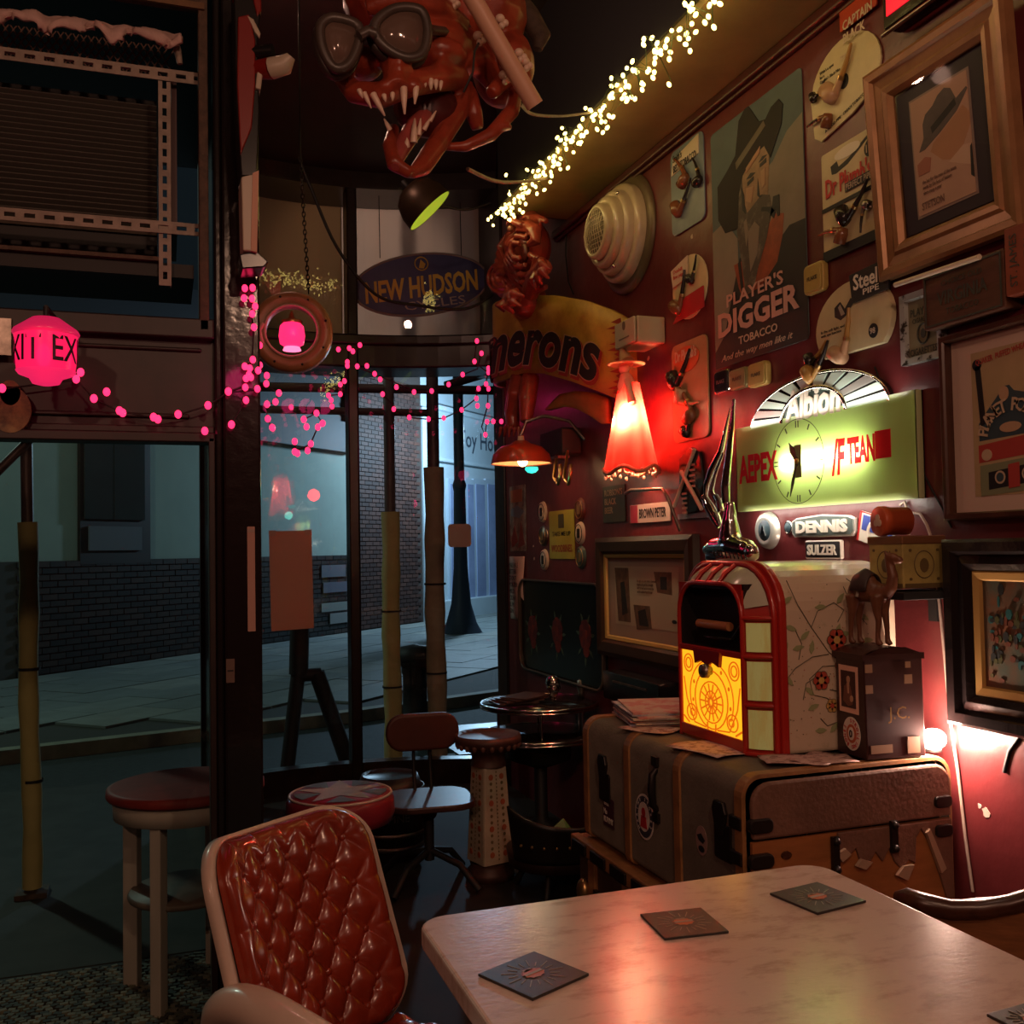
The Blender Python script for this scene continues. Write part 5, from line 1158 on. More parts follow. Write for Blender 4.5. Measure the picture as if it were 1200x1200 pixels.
g = G(); g.prism(rrect(.085, h_*1.3, .003, 2), -.055, 0); g.build('case', mat('box_red', (.3, .07, .03), .5, var=.3), o2, bevel=.003); text('ST. JAMES', .02, ik, o2, -.018, 0, -.0565, rot=90, wid=h_); text('BRISTOL', .02, ik, o2, .022, 0, -.0565, rot=90, wid=h_*.8)
# red light box at the top
a = onX(1036, 20, WX)
o = thing('red_light_box', 'glowing red light box above the gilt frame at the top edge', 'light box', (WX-.002, 1.88, 2.805), WR)
g = G(); g.prism(rrect(.5, .22, .004, 2, 0, .02), -.055, 0); g.build('case', black_gloss, o, bevel=.003)
g = G(); g.span((-.235, -.058, -.06), (.235, -.055, .12)); g.build('panel', glow('panel_red', (1, .005, .03), .9), o)
g = G(); g.tube([(-.25, -.06, -.105), (.25, -.06, -.105)], .006, 8); g.build('rim', worn_metal, o)
# Albion fanlight
o, w_, h_ = wt('albion_badge', 'fan-shaped chrome Albion vehicle badge above the green clock sign', 'badge', 886, 1050, 434, 494)
o.location.z = onX(968, 487, WX).z; h_ = onX(968, 436, WX).z-o.location.z
base = ell(w_/2, h_, 0, 0, 30, 0, 180)
g = G(); g.prism(base, -.02, 0); g.build('backing', black_gloss, o, bevel=.002)
fan_m = mat('fan_green', (.55, .72, .64), .4)
for k in range(12):
    a0, a1 = 2+k*15, 2+k*15+11
    pl = [(w_*.495*math.cos(R(a_)), h_*.94*math.sin(R(a_))) for a_ in (a0, (a0+a1)/2, a1)]+[(w_*.24*math.cos(R(a_)), h_*.6*math.sin(R(a_))) for a_ in (a1, a0)]
    g = G(); g.prism(pl, -.024, -.018); g.build('ray', fan_m if k % 4 != 2 else silver, o)
g = G(); g.tube([(w_*.235*math.cos(R(a_)), -.024, h_*.68*math.sin(R(a_))) for a_ in range(0, 181, 10)], .007, 6); g.tube([(w_*.497*math.cos(R(a_)), -.02, h_*1.0*math.sin(R(a_))) for a_ in range(0, 181, 8)], .005, 6); g.build('rim', chrome, o)
g = G(); g.prism(ell(w_*.22, h_*.62, 0, 0, 20, 0, 180), -.022, -.018); g.build('medallion', mat('fan_dark', (.03, .06, .05), .5), o)
text('Albion', .09, white_ink, o, 0, h_*.36, -.024, wid=w_*.4, off=.03, shear=.1, ex=.006)
# green clock sign
SX = 1.846
cz0, cz1 = onX(865, 600, SX).z, onX(862, 503, SX).z; cy0, cy1 = onX(863, 550, SX).y, onX(1075, 527, SX).y
w_ = cy0-cy1; h_ = cz1-cz0
ck = thing('clock_sign', 'illuminated pale green advertising clock sign with red Atrex lettering', 'clock', (SX, (cy0+cy1)/2, (cz0+cz1)/2), WR)
sgm = mat('sign_case_green', (.45, .5, .26), .4)
dp = WX-SX-.001
g = G(); g.span((-w_/2, dp-.004, -h_/2), (w_/2, dp, h_/2))
for sx in (-1, 1): g.span((sx*w_/2, 0, -h_/2), (sx*(w_/2-.004), dp, h_/2))
g.build('case', sgm, ck)
g = G(); g.add([(-w_/2, 0, -h_/2), (w_/2, 0, -h_/2), (w_/2, 0, h_/2), (-w_/2, 0, h_/2)], [(0, 1, 2, 3)], False); g.build('face', translucent('sign_face', (.6, .74, .3), .45), ck)
g = G(); g.cyl((-w_*.20, .012, -.0), (w_*.26, .012, 0), .008); g.build('tube', glow('tube_white', (1, 1, .76), 75), ck)
rl = translucent('sign_letters', (.95, .02, .06), .25)
text('AEPEX', h_*.3, rl, ck, -w_*.345, 0, -.004, wid=w_*.26, off=.045, ex=0)
text('/F', h_*.34, rl, ck, w_*.135, -.004, -.004, wid=w_*.075, off=.04, ex=0, shear=.15); text('TEAN', h_*.24, rl, ck, w_*.25, .008, -.004, wid=w_*.135, off=.05, ex=0)
bx0, bx1, bz = w_*.318, w_*.392, h_*.135; g = G(); g.add([(bx0, -.004, .012-bz), (bx1, -.004, .012-bz), (bx1, -.004, .012+bz), (bx0, -.004, .012+bz)], [(0, 1, 2, 3)], False); g.build('red_block', rl, ck)
cf = bpy.data.objects.new('clock_dial', None); COL.objects.link(cf); cf.parent = ck; cf.location = (-w_*.09, -.004, -.0)
dr = h_*.46
g = G(); g.tube([(dr*math.cos(2*PI*i/48), 0, dr*math.sin(2*PI*i/48)) for i in range(48)], .0012, 4, closed=True)
for k in range(12):
    a_ = k*PI/6; M_ = Matrix.Rotation(-a_, 4, 'Y')
    g.X = M_
    if k % 3 == 0: g.box((-.006, 0, dr*.88), (.004, .001, dr*.16)); g.box((.006, 0, dr*.88), (.004, .001, dr*.16))
    else: g.box((0, 0, dr*.88), (.005, .001, dr*.14))
g.build('hour_marks', mat('dial_ink', (.05, .06, .02), .5), cf)
for nm, L_, a_, wd in (('hour_hand', .55, -32, .012), ('minute_hand', .88, 200, .007)):
    g = G(); g.X = T(0, -.004, 0, ry=a_); g.prism([(-wd/2, -.015), (wd/2, -.015), (wd, dr*L_*.6), (0, dr*L_), (-wd, dr*L_*.6)], -.001, .001); g.build(nm, mat('hand_dark', (.04, .05, .03), .4), cf)
g = G(); g.lathe([(0, -.008), (.008, -.008), (.01, -.002)], 12, 'y'); g.build('boss', brass, cf)
g = G(); g.span((-.018, -.001, -h_*.18), (.018, 0, h_*.18)); g.build('clock_works', mat('works_dark', (.25, .27, .13), .5), cf)
for z_, e_, dz_ in ((cz0-.004, .8, -.07), (cz1+.004, .55, .07)):
    la = lamp('sign_tube_light', 'AREA', (1.815, (cy0+cy1)/2, z_), e_, (1, .9, .78), .03); la.data.shape = 'RECTANGLE'; la.data.size = .75; la.data.size_y = .02; aim(la, (1.87, (cy0+cy1)/2, z_+dz_))
# badges beneath
o, w_, h_ = wt('round_badge', 'round chrome vehicle badge with a dark centre left of the Dennis plate', 'badge', 890, 915, 603, 640)
g = G(); g.lathe([(0, -.02), (.035, -.02), (.04, -.024), (.055, -.02), (.06, -.008), (.062, 0)], 28, 'y'); g.build('rim', silver, o); g = G(); g.lathe([(0, -.023), (.032, -.022), (.034, -.02)], 24, 'y'); g.build('centre', navy, o)
g = G(); g.prism([(-.015, -.018), (0, .02), (.015, -.018), (0, -.008)], -.028, -.022); g.build('emblem', chrome, o)
o, w_, h_ = wt('oval_badge', 'tiny oval badge between the round badge and the Dennis plate', 'badge', 922, 929, 608, 628)
g = G(); g.lathe([(0, -.01), (.014, -.009), (.02, 0)], 16, 'y'); g.build('enamel', navy, o); g = G(); g.tube([(.018*math.cos(2*PI*i/16), -.004, .02*math.sin(2*PI*i/16)) for i in range(16)], .003, 4, closed=True); g.build('rim', chrome, o)
def plate(lab, s_, x0, x1, y0, y1, hexa):
    o, w_, h_ = wt('vehicle_plate', lab, 'badge', x0, x1, y0, y1)
    pl = [(-w_/2, -h_*.3), (-w_*.46, -h_/2), (w_*.46, -h_/2), (w_/2, -h_*.3), (w_/2, h_*.3), (w_*.42, h_*.44), (0, h_*.56), (-w_*.42, h_*.44), (-w_/2, h_*.3)] if hexa else rrect(w_, h_, .004, 2)
    g = G(); g.prism(pl, -.012, 0); g.build('plate', silver if hexa else white_ink, o, bevel=.003)
    g = G(); g.prism([(x*.95, z*.84) for x, z in pl], -.0135, -.011); g.build('field', mat('plate_grey', (.1, .13, .12), .4) if hexa else black_ink, o)
    text(s_, h_*.52, white_ink if hexa else white_ink, o, 0, 0, -.016, wid=w_*.82, off=.05 if hexa else .03, ex=.003)
plate('silver hexagonal plate reading Dennis under the clock sign', 'DENNIS', 932, 1006, 604, 629, True)
plate('small black and white plate reading Sulzer above the jukebox', 'SULZER', 948, 990, 633, 655, False)
o, w_, h_ = wt('enamel_sign', 'white enamel sign with a blue field and red ring, leaning behind the red tin', 'sign', 1008, 1050, 604, 640)
o.rotation_euler = Euler((0, R(14), WR))
card(o, w_, h_, white_ink, th=.004); g = G(); g.span((-w_*.4, -.0055, -h_*.1), (w_*.45, -.004, h_*.4)); g.build('blue_field', mat('enamel_blue', (.05, .08, .35), .4), o)
g = G(); g.tube([(.03*math.cos(2*PI*i/20), -.006, .03*math.sin(2*PI*i/20)-.005) for i in range(20)], .006, 4, closed=True); g.build('ring', white_ink, o)
g = G(); g.span((-w_*.5, -.006, -h_*.5), (-w_*.46, -.004, h_*.5)); g.span((-w_*.5, -.006, h_*.46), (w_*.5, -.004, h_*.5)); g.build('edge', red_ink, o)
# shield with crossed sticks
o, w_, h_ = wt('shield', 'black shield plaque with crossed white sticks and a striped ribbon', 'plaque', 795, 830, 528, 606)
g = G(); g.prism([(-w_*.35, h_*.4), (0, h_*.55), (w_*.35, h_*.45), (w_*.45, 0), (w_*.2, -h_*.42), (-w_*.1, -h_*.45), (-w_*.38, -h_*.1)], -.012, 0); g.build('plaque', black_gloss, o, bevel=.003)
g = G(); g.tube([(-w_*.5, -.02, -h_*.32), (w_*.25, -.02, h_*.5)], .008, 6); g.tube([(-w_*.2, -.022, h_*.2), (w_*.45, -.022, -h_*.4)], .008, 6); g.build('crossed_sticks', cream, o)
g = G()
for k in range(5): g.box((-w_*.16, -.016, -h_*.14-.018*k), (.035, .004, .008)); g.box((w_*.12, -.016, h_*.28-.02*k), (.04, .004, .008))
g.build('ribbon', mat('ribbon', (.3, .25, .2), .6), o)
g = G(); g.span((-w_*.5, -.006, -h_*.52), (w_*.5, 0, -h_*.44)); g.build('ledge', bluec, o)
# chrome mascot on the jukebox
ms = thing('bonnet_mascot', 'chrome winged bonnet mascot on a ribbed base standing on the jukebox', 'mascot', (0, 0, 0))
def mp(px, py, dx=0): return onX(px, py, 1.5+dx)
g = G(); g.tube([mp(828, 645), mp(838, 641), mp(860, 640), mp(876, 645), mp(885, 652)], [.016, .026, .034, .03, .014], 12); g.tube([mp(832, 652), mp(880, 654)], .02, 8); g.ball(mp(881, 647, -.01), (.02, .02, .024)); g.tube([mp(856, 588), mp(855, 610), mp(856, 634)], [.012, .022, .036], 10)
g.build('base', chrome, ms, remesh=.004)
for kk in range(9):
    g = G(); g.tube([mp(836+kk*4.6, 646+kk*.5, -.032), mp(838+kk*4.6, 653+kk*.3, -.036)], .0022, 6); g.build('rib', black_gloss, ms)
g = G(); g.tube([mp(844, 618), mp(838, 606), mp(831, 594), mp(827, 586)], [.01, .017, .017, .012], 10); g.ball(mp(826, 584, 0), .013); g.tube([mp(845, 600), mp(843, 588), mp(838, 580)], [.012, .01, .008], 8); g.build('figure', chrome, ms, remesh=.0035)
for pts_, wd in (([(827, 582), (828, 568), (834, 550), (845, 528), (850, 505), (856, 478)], (.006, .01, .011, .009, .006, .003)), ([(851, 590), (850, 570), (853, 540), (857, 505), (860, 467)], (.012, .014, .011, .009, .005)), ([(840, 590), (834, 575), (838, 556), (848, 530)], (.006, .007, .006, .004))):
    g = G(); g.tube([mp(*p_) for p_ in pts_], list(wd), 8); o = g.build('wing', chrome, ms, remesh=.003)
rebase(ms, (1.5, mp(856, 655).y, jz+.475))
# framed document, tray, papers
o, w_, h_ = picture('picture_frame', 'broad dark frame with a gilt slip around a mounted page of old photographs', 'picture', 706, 822, 628, 778, [(0, 0), (0, .03), (.02, .038), (.06, .034), (.075, .02), (.08, .012)], mat('frame_umber', (.045, .022, .012), .4, var=.3), 0)
g = G(); g.frame(w_-.14, h_-.14, [(0, .016), (.006, .024), (.018, .02), (.022, .01)]); g.build('gilt_slip', mat('gold_slip', (.45, .27, .08), .4), o)
g = G(); g.span((-w_/2+.08, -.006, -h_/2+.08), (w_/2-.08, 0, h_/2-.08)); g.build('mount', mat('mount_pinkish', (.3, .2, .16), .7), o)
pgm = [mat('page', (.35, .27, .2), .7), mat('photo_sepia', (.14, .07, .04), .6, var=.5, scale=25), black_ink]
art(o, w_-.2, h_-.2, [(pgm[0], [(.08, .08), (.92, .08), (.92, .86), (.08, .86)]), (pgm[1], [(.08, .1), (.28, .1), (.3, .82), (.12, .82)], [(.34, .58), (.56, .58), (.58, .86), (.38, .9)], [(.62, .14), (.84, .14), (.84, .42), (.66, .4)]), (pgm[2], [(.16, .3), (.22, .28), (.26, .7), (.18, .74)], [(.7, .2), (.78, .2), (.78, .36), (.7, .36)], [(.4, .66), (.5, .62), (.54, .84), (.42, .84)], ell(.03, .025, .86, .74, 10))], y=-.0062)
text('the night the circus came to town and\nstayed in the yard for a fortnight\nwith the band and the horses too\nand the landlord kept the bear', .06, pgm[1], o, w_*.02, h_*.1, -.009, wid=(w_-.2)*.25)
o, w_, h_ = wt('rose_tray', 'large black lacquer tray painted with three red roses leaning on the wall', 'tray', 614, 712, 682, 796)
pl = rrect(w_, h_, .08, 8); g = G(); g.prism(pl, -.012, 0); g.build('base', mat('tray_black', (.012, .014, .011), .2), o)
n = len(pl); g = G(); g.tube([(x, -.025, z) for x, z in pl], .007, 6, closed=True); g.add([(x, -.012, z) for x, z in pl]+[(x*1.0, -.026, z*1.0) for x, z in pl], [(i, (i+1) % n, (i+1) % n+n, i+n) for i in range(n)]); g.build('rim', mat('tray_rim', (.12, .1, .08), .3, .5), o)
rm = [mat('rose_red', (.2, .02, .012), .4, var=.4, scale=20), mat('rose_leaf', (.05, .08, .045), .5), mat('rose_dark', (.09, .01, .01), .4)]
for k, x in enumerate((-w_*.34, -w_*.02, w_*.3)):
    g = G(); zc = -h_*.0-.02+.01*k
    for i in range(9): a_ = 2*PI*i/9+k; g.cur = 0 if i % 2 else 2; r_ = .04; g.prism(ell(.032, .03, x+r_*math.cos(a_), zc+r_*1.1*math.sin(a_), 10), -.0135-.0001*i, -.012)
    g.cur = 0; g.prism(ell(.022, .024, x, zc, 10), -.0155, -.012); g.prism(ell(.035, .03, x+.01, zc-.075, 10), -.0145, -.012)
    g.cur = 1
    for i in range(7): a_ = 2*PI*i/7+k; c1, s1_ = math.cos(a_), math.sin(a_); X_, Z_ = x+.085*c1, zc-.02+.1*s1_; g.prism([(X_-.025*c1, Z_-.025*s1_), (X_-.009*s1_, Z_+.009*c1), (X_+.03*c1, Z_+.03*s1_), (X_+.009*s1_, Z_-.009*c1)], -.013, -.012)
    g.build('painted_rose', rm, o)
# Woodbines and round badges
o, w_, h_ = wt('enamel_sign', 'small yellow card reading Woodbines between two rows of oval beer badges', 'sign', 645, 674, 598, 655)
card(o, w_, h_, mat('card_acid', (.42, .38, .05), .45, var=.15), th=.004); g = G(); g.prism(rrect(.07, .07, .004, 2, 0, h_*.28), -.006, -.004); g.build('picture', mat('acid_ink', (.07, .07, .04), .5), o)
text('TAKE ME UP', .022, black_ink, o, 0, h_*.02, -.0055, wid=w_*.74, off=.01); text('WOODBINES', .035, mat('wood_red', (.3, .06, .02), .5), o, 0, -h_*.28, -.0055, wid=w_*.84, off=.02)
for k, (px, py, m_, lab) in enumerate(((637, 600, cream, 'pale oval badge at the top left of the yellow card'), (638, 628, worn_metal, 'grey oval badge in the middle left of the yellow card'), (639, 656, cream, 'pale oval badge at the bottom left of the yellow card'), (681, 597, mat('badge_red', (.12, .03, .02), .5), 'dark red oval badge at the top right of the yellow card'), (681, 625, cream, 'pale oval badge in the middle right of the yellow card'), (682, 653, mat('badge_teal', (.08, .12, .1), .4), 'dark teal oval badge at the bottom right of the yellow card'))):
    p_ = onX(px, py, WX); o = thing('beer_badge', lab, 'badge', (WX-.001, p_.y, p_.z), WR, 'round badges around the yellow card')
    g = G(); g.lathe([(0, -.014), (.05, -.012), (.056, 0)], 28, 'y'); g.build('disc', m_, o)
    g = G(); g.tube([(.042*math.cos(2*PI*i/24), -.0135, .042*math.sin(2*PI*i/24)) for i in range(24)], .002, 4, closed=True); g.prism(rrect(.03, .045, .006, 2), -.0155, -.012); g.build('print', black_ink if m_ is cream else brass, o)
o, w_, h_ = wt('notice', 'narrow poster strip with figures beside the bay window frame', 'notice', 598, 617, 569, 646)
card(o, w_, h_, mat('strip_paper', (.32, .26, .2), .6, col2=(.14, .08, .06), scale=16, thresh=(.4, .6)), th=.002); g = G(); g.span((-w_*.4, -.004, h_*.25), (w_*.3, -.002, h_*.44)); g.build('orange_block', mat('strip_orange', (.4, .15, .06), .6), o)
art(o, w_, h_, [(mat('strip_blue', (.15, .2, .24), .6), [(.1, .35), (.5, .3), (.9, .4), (.6, .5), (.1, .45)]), (mat('strip_red', (.25, .05, .04), .6), [(.1, .8), (.3, .6), (.5, .85), (.1, .95)], [(.5, .95), (.7, .55), (.9, .9)])], y=-.002)
o, w_, h_ = wt('receipt', 'long white receipt-like price list pinned below the figure strip', 'notice', 599, 616, 652, 726)
g = G(); g.grid(2, 12, lambda u, v: ((u-.5)*w_*(1+.06*v), -.004-.012*math.sin(v*3)**2*u, (v-.5)*h_)); g.build('sheet', paper, o).modifiers.new('s', 'SOLIDIFY').thickness = .001
text('PALE ALE\nBITTER\nSTOUT\nPORTER\nMILD\nCIDER\nRUM\nGIN', h_*.8, black_ink, o, -w_*.05, 0, -.021, wid=w_*.62)
for lab, s_, x0, x1, y0, y1, bm_, lm in (("dark square sign reading Robson's Black Beer", "ROBSON'S\nBLACK\nBEER", 708, 734, 569, 612, mat('sign_black_green', (.025, .03, .02), .5), mat('letters_buff', (.35, .25, .15), .6)), ('white oblong enamel sign with a red end reading Brown & Polson', 'BROWN PETER', 740, 787, 590, 612, mat('sign_white', (.45, .37, .33), .4), black_ink)):
    o, w_, h_ = wt('enamel_sign', lab, 'sign', x0, x1, y0, y1); card(o, w_, h_, bm_, th=.005)
    if 'B' == s_[0]:
        o['label'] = 'white oblong enamel sign with a red left end under the red skirt lamp'
        g = G(); g.span((-w_*.48, -.007, -h_*.48), (-w_*.3, -.005, h_*.48)); g.build('red_end', mat('end_red', (.35, .02, .04), .4), o); text(s_, h_*.5, lm, o, w_*.08, 0, -.0065, wid=w_*.66, off=.02)
    else: text(s_, h_*.66, lm, o, 0, h_*.08, -.0065, wid=w_*.8, off=.01)
pa = [onX(733, 578, 1.83), onX(740, 574, 1.80), onX(776, 573, 1.80), onX(782, 582, 1.81), onX(797, 622, 1.86)]
g = G(); g.tube(pa, .007, 6); tag(g.build('bent_wire', worn_metal), 'thin bent wire hanger above the white oblong sign', 'wire')
o, w_, h_ = wt('dark_box', 'black box on the wall partly hidden behind the magazines', 'box', 732, 800, 792, 826)
g = G(); g.prism(rrect(w_, h_, .01, 2), -.1, 0); g.build('case', black_gloss, o, bevel=.004); g = G(); g.box((0, -.102, h_*.2), (w_*.6, .004, .008)); g.build('slot', worn_metal, o)
# cream junction box
o, w_, h_ = wt('junction_box', 'cream plastic junction box on the red wall above the skirt lamp', 'box', 755, 780, 377, 408)
plast = mat('plastic_cream', (.5, .42, .28), .45)
g = G(); g.prism(rrect(w_, h_, .008, 3), -.12, 0); g.build('box', plast, o, bevel=.004); g = G(); g.prism(rrect(w_*.96, h_*.96, .008, 3), -.135, -.124); g.build('lid', plast, o, bevel=.004); g = G(); g.prism(ell(.012, .018, 0, .03), -.137, -.134); g.box((0, -.136, -.02), (w_*.5, .002, .004)); g.build('printing', mat('plastic_ink', (.15, .12, .08), .5), o)
# round bulkhead light
a = onX(735, 278, WX)
o = thing('bulkhead_light', 'round cream stepped bulkhead lamp with a mesh centre on the red wall', 'wall lamp', (WX-.001, onX(737, 275, WX).y, onX(737, 275, WX).z), WR)
bk = mat('bulkhead_cream', (.5, .4, .27), .28, var=.2, coat=.5); 
g = G(); g.lathe([(.25, 0), (.25, -.012), (.225, -.02), (.2, -.02)], 48, 'y'); g.build('backplate', mat('bulkhead_brown', (.14, .1, .06), .4, .3), o)
g = G()
for r0, r1, y0, y1 in ((.206, .17, -.015, -.062), (.176, .15, -.05, -.098), (.148, .12, -.09, -.13), (.116, .096, -.12, -.162)):
    g.lathe([(r0, y0), (r0, y1+.016), (r0-.004, y1+.006), (r0-.013, y1), (r1, y1+.002), (r1-.012, y1+.012)], 48, 'y')
g.build('body', bk, o)
g = G(); g.lathe([(.1, -.15), (.06, -.165), (0, -.17)], 32, 'y')
g.build('grille', mat('mesh_brown', (.16, .12, .08), .5, .4), o)
g = G()
for k in range(-4, 5): L_ = math.sqrt(.095**2-(.02*k)**2); g.tube([(.02*k, -.158, -L_), (.02*k, -.173, 0), (.02*k, -.158, L_)], .0018, 4); g.tube([(-L_, -.158, .02*k), (0, -.173, .02*k), (L_, -.158, .02*k)], .0018, 4)
g.build('mesh', bk, o)
for a_ in (50, 170, 290):
    g = G(); g.ball((.17*math.cos(R(a_)), -.1, .17*math.sin(R(a_))), .009, 8, 5); g.build('screw', chrome, o)
# cable down the wall
pts_ = [(1055, 592), (1060, 588), (1064, 600), (1078, 602), (1086, 615), (1092, 632), (1098, 680), (1106, 760), (1114, 845), (1122, 900), (1131, 980), (1140, 1045)]
g = G(); g.tube([onX(x, y, 1.862) for x, y in pts_], .004, 6); tag(g.build('white_cable', mat('cable_pale', (.45, .35, .28), .5)), 'pale electric cable running down the wall from the clock sign', 'cable')
g = G(); g.tube([onX(x, y, 1.862) for x, y in ((660, 215), (661, 240), (664, 260), (663, 300), (666, 330), (672, 345))], .0035, 5); tag(g.build('thin_cable', black_matt), 'thin dark cable hanging from the beam behind the red demon', 'cable')

# ================================================================== TOP LEFT: GRILLE BOX ON SLOTTED RAILS
gz = 2.66
def gy(px, py, Y=gz): return onY(px, py, Y)
hr = thing('slotted_rack', 'rusty slotted-angle rack holding a dark slatted heater above the left window', 'rack', (0, gz, 0))
def slotted(nm, a, b, wd, nslots, Y, vert=False):
    g = G(); L_ = (b-a); st_ = L_/nslots; sw = .55*st_; th = .003
    if not vert:
        z = 0
    def bx(u0, u1, v0, v1):
        if vert: g.span((v0, Y-th, u0), (v1, Y, u1))
        else: g.span((u0, Y-th, v0), (u1, Y, v1))
    def build(c):
        bx(a, b, c-wd/2, c-wd*.17); bx(a, b, c+wd*.17, c+wd/2)
        for i in range(nslots): bx(a+i*st_, a+i*st_+st_-sw, c-wd*.17, c+wd*.17)
        # the angle's other leg
        if vert: g.span((c+wd/2-th, Y, a), (c+wd/2, Y+wd*.8, b))
        else: g.span((a, Y, c+wd/2-th), (b, Y+wd*.8, c+wd/2))
        return g
    return build
zA, zB = gy(120, 79).z, gy(120, 261).z
slotted('rail', -1.0, .1, .031, 25, gz-.004)(zA).build('slotted_rail', galv, hr, loc=(0, -gz, 0))
slotted('rail', -1.0, .1, .031, 25, gz-.004)(zB).build('slotted_rail', galv, hr, loc=(0, -gz, 0))
xv = gy(193, 180).x
slotted('rail', gy(200, 335).z, zA-.015, .03, 15, gz+.002, True)(xv).build('slotted_rail', galv, hr, loc=(0, -gz, 0))
ht = mat('heater_dark', (.035, .028, .026), .5)
g = G(); g.span((-1, .16, zB-.05), (xv-.02, .4, zA+.0)); g.build('heater_case', black_matt, hr)
n = 24
for k in range(n):
    z = zB+.03+(zA-zB-.06)*k/(n-1); g = G(); g.X = T(0, .14, z, rx=-25); g.box(((-1+xv-.02)/2, 0, 0), (xv-.02+1, .02, .0035)); o = g.build('slat', galv if k in (0,) else mat('slat_grey', (.15, .14, .12), .4, .3), hr)
g = G(); g.span((xv+.016, .03, zB), (xv+.03, .3, zA)); g.build('side_strip', mat('strip_redbrown', (.06, .02, .02), .5), hr)
g = G(); g.span((-1, -.0, zB-.085), (xv-.01, .02, zB-.075)); g.build('tray_edge', rusty, hr); g = G(); g.span((-1, .02, zB-.12), (xv+.07, .3, zB-.085)); g.build('tray', black_matt, hr)
# mesh strip above
g = G()
za, zb2 = zA+.02, zA+.105
for k in range(60):
    x = -.9+k*.018
    if x+.05 > xv+.03: break
    g.tube([(x, .05, za), (x+.05, .06, zb2)], .0022, 4); g.tube([(x+.05, .05, za), (x, .06, zb2)], .0022, 4)
tag(g.build('wire_mesh', mat('mesh_brown2', (.13, .075, .055), .6), hr), kind='stuff')
# rolled cloth on top
g = G()
clothm = mat('rag_pink', (.62, .42, .37), .8, var=.2, scale=20, bump=.5, bscale=30)
pa, pb_ = gy(0, 14, 2.62), gy(214, 44, 2.62)
def ragp(u, v):
    x = -.95+u*(pb_.x+.95); s_ = (x-pa.x)/(pb_.x-pa.x); z0 = pa.z+(pb_.z-pa.z)*s_; drop = .038+.010*math.sin(u*47)+.007*math.sin(u*91+1)
    a_ = v*PI*1.1; return (x, 2.6+.018*math.cos(a_)*1.2+.004*math.sin(u*130), z0-v*drop+.008*math.sin(u*70+v*9)*v)
g.grid(160, 8, ragp); o = g.build('rag', clothm); o.modifiers.new('s', 'SOLIDIFY').thickness = .012
tag(o, 'long ragged pinkish cloth edge hanging along the top of the slotted rack', 'cloth')
g = G(); g.tube([gy(205, 45, 2.62), gy(208, 60, 2.62), gy(211, 75, 2.62)], [.008, .01, .007], 8); tag(g.build('twist_tie', galv), 'pale knotted tie at the right end of the ragged cloth', 'tie')
g = G(); g.span((-1.0, 2.59, gy(150, 12).z-.004), (.1, 2.6, gy(150, 12).z+.012)); tag(g.build('timber_batten', mat('batten', (.2, .1, .04), .6, var=.4)), 'thin brown batten along the head of the left window', 'batten')
# name plate over the exit lamp
g = G(); g.span((gy(0, 395).x-.2, 2.59, gy(0, 422).z), (gy(18, 395).x+.0, 2.598, gy(0, 380).z)); tag(g.build('door_plate', worn_metal), 'grey metal plate behind the pink exit lamp', 'plate')
g = G(); p_ = gy(12, 480, 2.6); g.X = Matrix.Translation((p_.x, 2.602, p_.z)); g.prism(ell(.045, .055), -.004, .01); g.prism(ell(.022, .03, -.0, .04), -.004, .012)
tag(g.build('painted_plaque', mat('plaque_ochre', (.32, .25, .1), .6, col2=(.12, .09, .05), scale=20, thresh=(.4, .6))), 'mottled yellow painted plaque on the window panel below the exit lamp', 'plaque')
# exit lantern
p_ = onY(54, 412, 2.42)
ex_ = thing('exit_lantern', 'glowing pink hexagonal glass lantern with black EXIT lettering', 'lantern', p_)
hot = mat('lantern_pink', (.35, .01, .05), .25, emit=(1, .012, .1), es=1.0, coat=.3)
g = G(); g.lathe([(.0, .078), (.03, .074), (.052, .058), (.066, .048), (.07, .04), (.066, .034)], 24); g.build('cap', mat('lantern_cap', (.6, .02, .1), .3, emit=(1, .02, .13), es=.45), ex_)
g = G(); g.lathe([(.066, .036), (.062, -.03), (.06, -.045)], 24); g.build('glass', hot, ex_)
g = G(); g.lathe([(.062, -.044), (.056, -.052), (.035, -.06), (.028, -.072), (.012, -.076), (0, -.076)], 24); g.build('bottom_rim', mat('lantern_bottom', (.6, .02, .1), .3, emit=(1, .02, .13), es=.8), ex_)
g = G(); g.cyl((0, 0, .076), (0, 0, .1), .006); g.cyl((0, 0, .1), (0, .2, .12), .005); g.build('bracket', black_matt, ex_)
for s_, a0 in (('EXIT', -53), ('EXIT', 67), ('EXIT', 187)):
    text(s_, .056, black_ink, ex_, 0, 0, 0, wid=.112, off=.01, warp=lambda x, z, a0=a0: (.0655*math.sin(x/.064+R(a0)), -.0655*math.cos(x/.064+R(a0)), z))
lamp('lantern_light', 'POINT', (p_.x, 2.34, p_.z-.02), .35, (1, .02, .15), .05)

